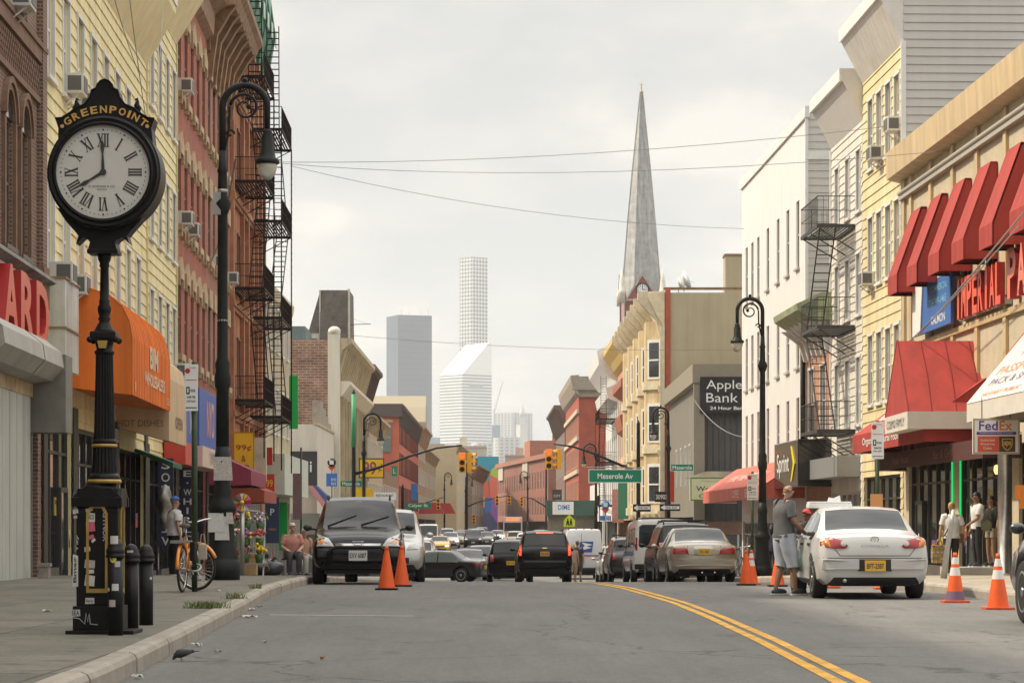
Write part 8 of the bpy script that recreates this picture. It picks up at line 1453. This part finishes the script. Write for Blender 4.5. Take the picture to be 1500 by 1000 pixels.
for i, (px_, D, k, pm, l) in enumerate(((660, 250, 4, P_SIL, 'silver car right behind the yellow taxi'), (672, 262, 4, P_BEI, 'beige car in the far parked row past the yellow taxi'), (693, 255, 5, P_BLK, 'black SUV with a pale plate coming down the far left lane'), (655, 285, 5, P_WT, 'white SUV in the far parked row before the tan stone building'), (700, 280, 5, P_SIL, 'silver SUV following the black SUV with the pale plate'), (678, 300, 4, P_CHA, 'grey car in the far parked row below the lamp posts'), (713, 262, 4, P_CHA, 'grey car far off, beside the pedestrian crossing between lanes'), (729, 290, 4, P_WT, 'white car far off left of the bus'), (706, 320, 5, P_NAVY, 'navy SUV at the far end of the oncoming lane'), (690, 330, 4, P_WT, 'white car at the far end of the oncoming lane'), (770, 225, 5, P_WT, 'white SUV in the far right lane left of the DIME bank'), (782, 205, 4, P_SIL, 'silver car far off just above the roof of the big black SUV'), (792, 250, 5, P_CHA, 'dark SUV far off below the DIME sign'), (806, 215, 4, P_BEI, 'beige car far off beside the school crossing pole'))): again(s4 if k == 4 else s5, l, D, PX(px_, D), R(-89) if px_ < 735 else R(91), pm)
# city bus
r = empty('bus', (PX(751, 345), 345, gz(345)), R(90), 'white city bus with an orange destination display, far up the street', 'bus'); m = MB(); m.bbox((-6, -1.28, .35), (6, 1.28, 3.05), .12); m.build('body', P_WT, r); m = MB(); m.bbox((-6.03, -1.1, 1.2), (-5.95, 1.1, 2.3), .02); m.build('windscreen', M_CGL, r); m = MB(); m.box((-6.05, -.85, 2.5), (-5.98, .85, 2.85)); m.build('destination_display', mat('display_orange', (1, .28, .08), .4, emit=.9), r); m = MB()
for s_ in (-1.29, 1.27): m.box((-5.6, s_, 1.3), (5.5, s_ + .02, 2.4))
m.build('side_window', M_CGL, r)
for x in (-3.6, 3.4):
    for sd in (1, -1): o = bpy.data.objects.new('wheel', Car.wheel(.48)[0]); COL.objects.link(o); o.parent = r; o.location = (x, sd * 1.15, .48)
# car cut by the right edge of the picture
c = suv('dark car parked at the kerb, cut by the right picture edge', 27.6, 6.72, R(91.5), P_CHA, 4.6, 1.86, 1.66, tail=1, tr=.355)
# ================================================================== people
SKN = {'light': (.46, .27, .19), 'tan': (.30, .165, .10), 'brown': (.13, .065, .04), 'pale': (.50, .32, .25)}
def person(label, px_, D, rz, H=1.74, skin='light', hair=((.03, .02, .015), 'short'), shirt=((.6, .6, .6), 'short'), legs=((.05, .05, .06), 'long'), shoes=(.03, .03, .03), J=None, zoff=.15, wide=1.0, cap=None, X=None, z=None, lean=0, extra=None):
    """one figure facing local -y; J overrides joints (metres for a 1.75 m body)"""
    s = H / 1.75; zz = gz(D) + zoff if z is None else z; r = empty('person', (PX(px_, D) if X is None else X, D, zz), rz, label, 'person'); r.scale = (s, s, s)
    j = dict(pel=(0, .01, .96), wai=(0, 0, 1.10), che=(0, .0, 1.30), nk0=(0, .01, 1.455), nk1=(0, -.005, 1.53), hd0=(0, -.02, 1.585), hd1=(0, -.015, 1.655), hd2=(0, 0, 1.70),
             shL=(.175, .01, 1.42), elL=(.235, .03, 1.13), wrL=(.25, -.04, .89), shR=(-.175, .01, 1.42), elR=(-.235, .03, 1.13), wrR=(-.25, -.04, .89), hiL=(.09, .01, .91), knL=(.10, -.01, .50), anL=(.10, .03, .09), hiR=(-.09, .01, .91), knR=(-.10, -.01, .50), anR=(-.10, .03, .09))
    j.update(J or {}); j = {k: Vector(v) for k, v in j.items()}
    V, E, Rd = [], [], []
    def ch(names, rad, start=None):
        p = start
        for n, q in zip(names, rad):
            V.append(j[n] if isinstance(n, str) else Vector(n)); Rd.append(q); i = len(V) - 1
            if p is not None: E.append((p, i))
            p = i
        return p
    w_ = wide; pel = ch(['pel'], [(.145 * w_, .105 * w_)]); wai = ch(['wai'], [(.135 * w_, .10 * w_)], pel); che = ch(['che'], [(.155 * w_, .115 * w_)], wai); nk = ch(['nk0', 'nk1'], [(.065, .06), (.052, .055)], che); h0 = ch(['hd0', 'hd1', 'hd2'], [(.062, .072), (.076, .094), (.06, .075)], nk)
    hd = j['hd0']; f = Vector((j['hd0'].x - j['nk1'].x, 0, 0)); tu = Vector((0, -1, 0)) if 'face' not in j else j['face'].normalized(); si = Vector((-tu.y, tu.x, 0))
    ni = len(V) - 3; ch([tuple(j['hd0'] + tu * .085 + Vector((0, 0, .03))), tuple(j['hd0'] + tu * .112 + Vector((0, 0, .022)))], [(.016, .018), (.010, .010)], ni)
    for sd in (-1, 1): ch([tuple(j['hd1'] + si * sd * .078 + Vector((0, 0, -.02))), tuple(j['hd1'] + si * sd * .088 + Vector((0, 0, -.01)))], [(.014, .02), (.008, .018)], ni + 1)
    for sd in 'LR':
        sh, el, wr = j['sh' + sd], j['el' + sd], j['wr' + sd]; d = (wr - el).normalized(); pa = wr + d * .075; a = ch(['sh' + sd, tuple(sh.lerp(el, .5)), 'el' + sd, tuple(el.lerp(wr, .4)), 'wr' + sd, tuple(pa)], [.062, .052, .042, .043, .028, .034], che)
        ac = d.cross(Vector((0, 0, 1))); ac = ac.normalized() if ac.length > .15 else Vector((0, 1, 0)); ac = Vector((0, -1, 0)) if abs(d.z) > .8 else ac; cu = Vector((-.25 if sd == 'L' else .25, 0, 0))
        for k, ln in enumerate((.07, .085, .078, .06)):
            o = pa + ac * ((k - 1.5) * -.02); ch([tuple(o + d * .03), tuple(o + d * (.03 + ln * .55)), tuple(o + d * (.025 + ln * .9) + cu * .1)], [.0095, .009, .0075], a)
        o = pa - d * .04 + ac * .028; ch([tuple(o + ac * .012 + d * .02), tuple(o + ac * .02 + d * .055)], [.011, .009], a - 0)
        hi, kn, an = j['hi' + sd], j['kn' + sd], j['an' + sd]; ch(['hi' + sd, tuple(hi.lerp(kn, .5)), 'kn' + sd, tuple(kn.lerp(an, .35)), 'an' + sd, tuple(an + Vector((0, -.10, -.05)))], [.085, .072, .056, .056, .036, .034], pel)
    me = bpy.data.meshes.new('body'); me.from_pydata([tuple(v) for v in V], E, []); o = bpy.data.objects.new('body', me); COL.objects.link(o); o.parent = r
    o.modifiers.new('skin', 'SKIN'); sl = me.skin_vertices[0].data
    for i, q in enumerate(Rd): sl[i].radius = q if isinstance(q, tuple) else (q, q)
    sl[0].use_root = True; su = o.modifiers.new('sub', 'SUBSURF'); su.levels = 2; su.render_levels = 2; o.modifiers['skin'].use_smooth_shade = True; me.materials.append(mat('skin_' + skin, SKN[skin], .55, var=.08, vs=8))
    def ringtube(m, pts, n=14):     # pts: (centre, rx, ry)
        vs = []; k = len(pts)
        for i, (c, rx, ry) in enumerate(pts):
            t_ = (Vector(pts[min(i + 1, k - 1)][0]) - Vector(pts[max(i - 1, 0)][0])).normalized(); a = Vector((1, 0, 0)); a = (a - t_ * a.dot(t_)).normalized() if abs(t_.x) < .9 else Vector((0, 0, 1)); b_ = t_.cross(a)
            for q in range(n): g = 2 * pi * q / n; wv = 1 + .035 * sin(3 * g + i * 2.1) + .02 * sin(5 * g - i); vs.append(Vector(c) + (a * rx * cos(g) + b_ * ry * sin(g)) * wv)
        m.add(vs, [(i * n + q, i * n + (q + 1) % n, (i + 1) * n + (q + 1) % n, (i + 1) * n + q) for i in range(k - 1) for q in range(n)], 0, True)
    P, Wt, C_, N0 = j['pel'], j['wai'], j['che'], j['nk0']; m = MB()
    ringtube(m, [(P + Vector((0, 0, -.06)), .185 * w_, .135 * w_), (P + Vector((0, 0, .02)), .180 * w_, .135 * w_), (Wt, .168 * w_, .128 * w_), (C_ + Vector((0, 0, -.06)), .185 * w_, .14 * w_), (C_ + Vector((0, 0, .05)), .20 * w_, .135 * w_), (N0 + Vector((0, 0, -.045)), .165, .095), (N0 + Vector((0, 0, .0)), .10, .078), (N0 + Vector((0, 0, .025)), .068, .066)])
    for sd in 'LR':
        if shirt[1] == 'none': continue
        sh, el, wr = j['sh' + sd], j['el' + sd], j['wr' + sd]; e = sh.lerp(el, .72) if shirt[1] == 'short' else None; ringtube(m, [(sh.lerp(C_ + Vector((0, 0, .1)), .25), .085, .085), (sh, .088, .088), (sh.lerp(el, .35), .080, .080), (e, .076, .076)] if e else [(sh.lerp(C_ + Vector((0, 0, .1)), .25), .085, .085), (sh, .088, .088), (sh.lerp(el, .5), .07, .07), (el, .06, .06), (el.lerp(wr, .5), .055, .055), (wr, .042, .042)], 12)
    m.build('shirt', mat('cloth_%s' % '_'.join('%d' % (c * 1000) for c in shirt[0]), shirt[0], .85, var=.14, vs=7, bump=.25, bs=14), r)
    m = MB(); ringtube(m, [(P + Vector((0, 0, .05)), .168 * w_, .122 * w_), (P + Vector((0, 0, -.03)), .178 * w_, .13 * w_), (P + Vector((0, 0, -.10)), .165 * w_, .12 * w_)])
    for sd in 'LR':
        hi, kn, an = j['hi' + sd], j['kn' + sd], j['an' + sd]; lg = {'long': 2, 'short': 1, 'mini': .45, 'knee': 1.15}[legs[1]]; g = 1.28 if legs[1] in ('short', 'knee') else 1.0; pts = [(hi + Vector((0, 0, .04)), .098 * w_ * g ** .5, .11 * w_)]
        for t_ in (.25, .6, 1.0, 1.15, 1.5, 2.0):
            if t_ <= lg: c = hi.lerp(kn, t_) if t_ <= 1 else kn.lerp(an, t_ - 1); q = (.094 - .03 * min(t_, 1) - .008 * max(0, t_ - 1)) * g * w_; pts.append((c, q * 1.05, q * 1.05))
        if lg == .45: pts.append((hi.lerp(kn, .45), .10, .10))
        ringtube(m, pts, 12)
    m.build('trousers' if legs[1] == 'long' else 'shorts', mat('cloth_%s' % '_'.join('%d' % (c * 1000) for c in legs[0]), legs[0], .85, var=.18, vs=6, bump=.25, bs=12), r)
    for sd in 'LR':
        an = j['an' + sd]; m = MB(); m.ell((an.x, an.y - .065, an.z - .035), (.048, .135, .055), 14, 8); m.bbox((an.x - .046, an.y - .20, an.z - .09), (an.x + .046, an.y + .07, an.z - .06), .012, 1); m.build('shoe', [mat('shoe_%d' % (shoes[0] * 1000), shoes, .6), mat('shoe_sole', (.55, .54, .52), .7) if shoes[0] < .2 else M_TRIMB], r)
    hc = j['hd1'] + Vector((0, .012, .02)); mh_ = mat('hair_%s' % '_'.join('%d' % (c * 1000) for c in hair[0]), hair[0], .6, var=.3, vs=20)
    if hair[1] != 'bald':
        m = MB(); n = 16; vs = []; lo = {'short': -.1, 'long': -.1, 'bun': -.1, 'fringe': -.35}[hair[1]]
        for i in range(7):
            for q in range(n): g = 2 * pi * q / n; fr_ = Vector((cos(g), sin(g), 0)).dot(tu); el_ = (pi / 2) * (1 - i / 6 * (1.55 if fr_ < .3 else .85 + lo * -.2)); vs.append(hc + Vector((.088 * cos(el_) * cos(g), .106 * cos(el_) * sin(g), .098 * sin(el_))) * (1 + .03 * sin(5 * g + i)))
        m.add(vs, [(i * n + q, i * n + (q + 1) % n, (i + 1) * n + (q + 1) % n, (i + 1) * n + q) for i in range(6) for q in range(n)], 0, True)
        if hair[1] == 'long': m.tube([hc - tu * .05 + Vector((0, 0, .02)), hc - tu * .09 + Vector((0, 0, -.10)), hc - tu * .10 + Vector((0, 0, -.25))], [.08, .085, .03], 10)
        if hair[1] == 'bun': m.ell(tuple(hc - tu * .10 + Vector((0, 0, .05))), .05, 10, 8)
        m.build('hair', mh_, r)
    for sd in (-1, 1): m = MB(); m.ell(tuple(j['hd0'] + tu * .083 + si * sd * .03 + Vector((0, 0, .062))), .0095, 8, 6); m.build('eye', mat('eye_dark', (.03, .025, .02), .3), r)
    m = MB(); m.tube([tuple(j['hd0'] + tu * .078 + si * q + Vector((0, 0, -.012))) for q in (-.024, 0, .024)], .005, 5); m.build('mouth', mat('lip', (.30, .12, .10), .5), r)
    if cap:
        m = MB(); m.v = []; cz = hc + Vector((0, 0, .015)); m.ell(tuple(cz), (.096, .113, .092), 14, 8); m.v = [v if v.z > cz.z else Vector((v.x, v.y, cz.z)) for v in m.v]; m.add([tuple(cz + tu * a + si * b_ + Vector((0, 0, c_))) for a, b_, c_ in ((.09, -.075, .008), (.09, .075, .008), (.17, .055, -.008), (.19, 0, -.01), (.17, -.055, -.008))], [(0, 1, 2, 3, 4)], 0); m.build('cap', mat('cap_%d' % (cap[2] * 1000), cap, .8), r)
    return r
W = (.66, .65, .64)
# bald man in grey beside the white car, seen from behind, turned to the car
r = person('bald man in a grey shirt and pale denim shorts standing at the white car', 1149, 40.6, R(112), 1.80, 'tan', ((.2, .12, .08), 'bald'), ((.11, .11, .115), 'short'), ((.40, .44, .49), 'knee'), (.03, .035, .05), dict(elL=(.27, -.02, 1.14), wrL=(.22, -.22, .98), elR=(-.25, -.03, 1.13), wrR=(-.20, -.25, .96), hd0=(0, -.06, 1.57), hd1=(0, -.055, 1.645), hd2=(0, -.03, 1.70), nk1=(0, -.03, 1.52), anL=(.11, .10, .09), anR=(-.13, -.12, .09), knR=(-.11, -.08, .5)), zoff=0, wide=1.16)
b_ = empty('plastic_bag', r.matrix_basis @ Vector((.20, -.30, .50)), R(20), 'white and green plastic bag hanging from the hand of the bald man', 'bag'); m = MB(); m.ell((0, 0, .02), (.13, .09, .17), 14, 10); m.v = [v * (1 + .12 * sin(v.z * 40 + v.x * 30)) for v in m.v]; m.tube([(-.04, 0, .12), (-.015, 0, .36), (.015, 0, .44)], [.05, .03, .012], 8); m.build('film', mat('bag_film', (.52, .60, .54), .4, var=.2, vs=9), b_); m = MB(); m.ell((0, -.02, -.04), (.125, .09, .09), 12, 8); m.build('green_print', mat('bag_green', (.08, .40, .18), .5), b_)
person('man in a red cap and sunglasses half hidden behind the white car', 1181, 47.5, R(20), 1.42, 'brown', ((.02, .015, .012), 'short'), ((.03, .03, .032), 'short'), ((.04, .04, .05), 'long'), cap=(.50, .06, .06), zoff=0)
person('person in dark violet clothes standing behind the black lamp post', 1131, 82.5, R(160), 1.7, 'brown', ((.015, .012, .01), 'long'), ((.05, .035, .09), 'long'), ((.03, .03, .07), 'long'))
# three on the right pavement
r = person('fair haired pedestrian in a loose white shirt with a shoulder strap walking away', 1394, 58.5, R(178), 1.66, 'light', ((.40, .25, .09), 'bun'), ((.64, .62, .58), 'short'), ((.02, .02, .022), 'long'), (.02, .02, .02), dict(elL=(.26, .02, 1.14), wrL=(.28, -.02, .90), elR=(-.27, .02, 1.13), wrR=(-.30, .0, .88), anL=(.08, .16, .12), anR=(-.09, -.10, .09), knR=(-.09, -.09, .5)), wide=1.12)
m = MB(); m.tube([(-.12, -.09, 1.43), (-.06, -.15, 1.25), (.10, -.15, 1.02), (.16, -.08, .92)], .016, 5); m.tube([(-.12, -.02, 1.46), (.0, .15, 1.3), (.17, .13, 1.0), (.2, .0, .92)], .016, 5); m.build('shoulder_strap', mat('strap_black', (.03, .02, .02), .7), r)
b_ = empty('shopping_bag', r.matrix_basis @ Vector((.30, 0, .30)), 0, 'patterned shopping bag in the hand of the white shirted pedestrian', 'bag'); m = MB(); m.bbox((-.17, -.09, 0), (.17, .09, .42), .04); m.tube([(-.08, 0, .4), (-.03, 0, .54), (.03, 0, .54), (.08, 0, .4)], .012, 6, 0); m.build('cloth', brickmat('patterned_cloth', (.55, .52, .46), (.06, .08, .12), (.35, .22, .06), .09, .07, .02), b_)
b_ = empty('shoulder_bag', r.matrix_basis @ Vector((-.2, -.02, .78)), 0, 'brown shoulder bag at the hip of the white shirted pedestrian', 'bag'); m = MB(); m.bbox((-.12, -.08, 0), (.08, .08, .22), .03); m.build('leather', mat('bag_brown', (.12, .05, .03), .6), b_)
D = 60.0; st = gz(D) + .35
person('dark haired person in a white T-shirt and black trousers on the stone step', 1431, D, R(-75), 1.74, 'tan', ((.015, .012, .01), 'short'), ((.64, .63, .61), 'short'), ((.015, .015, .017), 'long'), (.03, .03, .03), dict(elL=(.2, -.08, 1.14), wrL=(.16, -.26, 1.02)), z=st)
r = person('woman in a black top and short skirt on the stone step', 1452, 60.4, R(-60), 1.66, 'tan', ((.02, .014, .01), 'long'), ((.015, .015, .016), 'short'), ((.30, .27, .22), 'mini'), (.03, .03, .03), z=st)
b_ = empty('tote_bag', (PX(1442, 59.9), 59.9, st + .82), 0, 'large grey green tote bag on the arm of the woman in black', 'bag'); m = MB(); m.ell((0, 0, .16), (.17, .09, .15), 14, 10); m.tube([(-.12, 0, .3), (-.02, 0, .62), (.08, 0, .62), (.14, 0, .3)], .014, 6); m.build('cloth', mat('tote_grey', (.17, .165, .12), .8, var=.2), b_)
# left side
person('man in a white T-shirt and blue cap on the left pavement, looking away', 256, 59, R(120), 1.80, 'light', ((.2, .17, .14), 'short'), ((.62, .60, .62), 'short'), ((.015, .017, .025), 'long'), (.02, .02, .02), dict(elR=(-.26, .03, 1.14), wrR=(-.27, -.02, .89), elL=(.25, .02, 1.12), wrL=(.26, -.06, .88)), cap=(.04, .12, .34), wide=1.2)
sit = dict(pel=(0, .05, .52), wai=(0, .05, .66), che=(0, .02, .86), nk0=(0, .0, 1.01), nk1=(0, -.03, 1.08), hd0=(0, -.05, 1.135), hd1=(0, -.045, 1.205), hd2=(0, -.02, 1.25), shL=(.175, .02, .98), elL=(.25, -.03, .72), wrL=(.17, -.24, .66), shR=(-.175, .02, .98), elR=(-.25, -.03, .72), wrR=(-.17, -.24, .66), hiL=(.09, .0, .50), knL=(.12, -.42, .50), anL=(.12, -.40, .09), hiR=(-.09, .0, .5), knR=(-.12, -.42, .5), anR=(-.12, -.40, .09))
person('elderly woman in a pink top sitting by the left kerb, fair short hair', 428, 63, R(12), 1.74, 'pale', ((.55, .48, .38), 'short'), ((.52, .24, .20), 'short'), ((.05, .05, .06), 'long'), J=sit, wide=1.15)
person('second seated person mostly hidden behind the black SUV with the bull bar', 445, 66, R(30), 1.65, 'light', ((.45, .40, .34), 'short'), ((.42, .25, .16), 'short'), ((.4, .38, .36), 'long'), J=sit)
r = empty('folding_chair', (PX(428, 63.05), 63.05, gz(63) + .15), 0, 'dark folding walker seat under the woman in pink', 'chair'); m = MB(); m.box((-.24, -.2, .40), (.24, .24, .43)); 
m.build('seat', M_BLACK, r); m = MB(); m.tube([(-.24, .26, .43), (-.24, .3, .85), (.24, .3, .85), (.24, .26, .43)], .015, 6); m.build('backrest', M_STEEL, r)
for x in (-.23, .23):
    for y in (-.18, .23): m = MB(); m.bar((x, y, 0), (x, y, .41), .014, 0, 6); m.build('leg', M_STEEL, r)
# on the road beside the big black suv
walkJ = dict(anL=(.08, .22, .14), knL=(.09, .02, .5), anR=(-.08, -.20, .09), knR=(-.09, -.14, .5), elL=(.22, -.06, 1.15), wrL=(.2, -.22, .95))
person('fair haired woman in pale clothes walking beside the big black SUV', 839.5, 108, R(170), 1.62, 'light', ((.48, .36, .18), 'long'), ((.50, .36, .28), 'none'), ((.52, .38, .28), 'knee'), (.3, .25, .2), walkJ, zoff=0)
person('man in a dark T-shirt and patterned shorts walking beside the fair haired woman', 846, 110, R(165), 1.78, 'light', ((.22, .17, .13), 'short'), ((.055, .055, .06), 'short'), ((.10, .10, .10), 'short'), (.05, .05, .05), walkJ, zoff=0, wide=1.15)
person('person in dark clothes standing between the far lanes of cars', 727, 225, R(0), 1.78, 'tan', ((.03, .02, .02), 'short'), ((.05, .05, .05), 'short'), ((.03, .05, .10), 'long'), zoff=0)
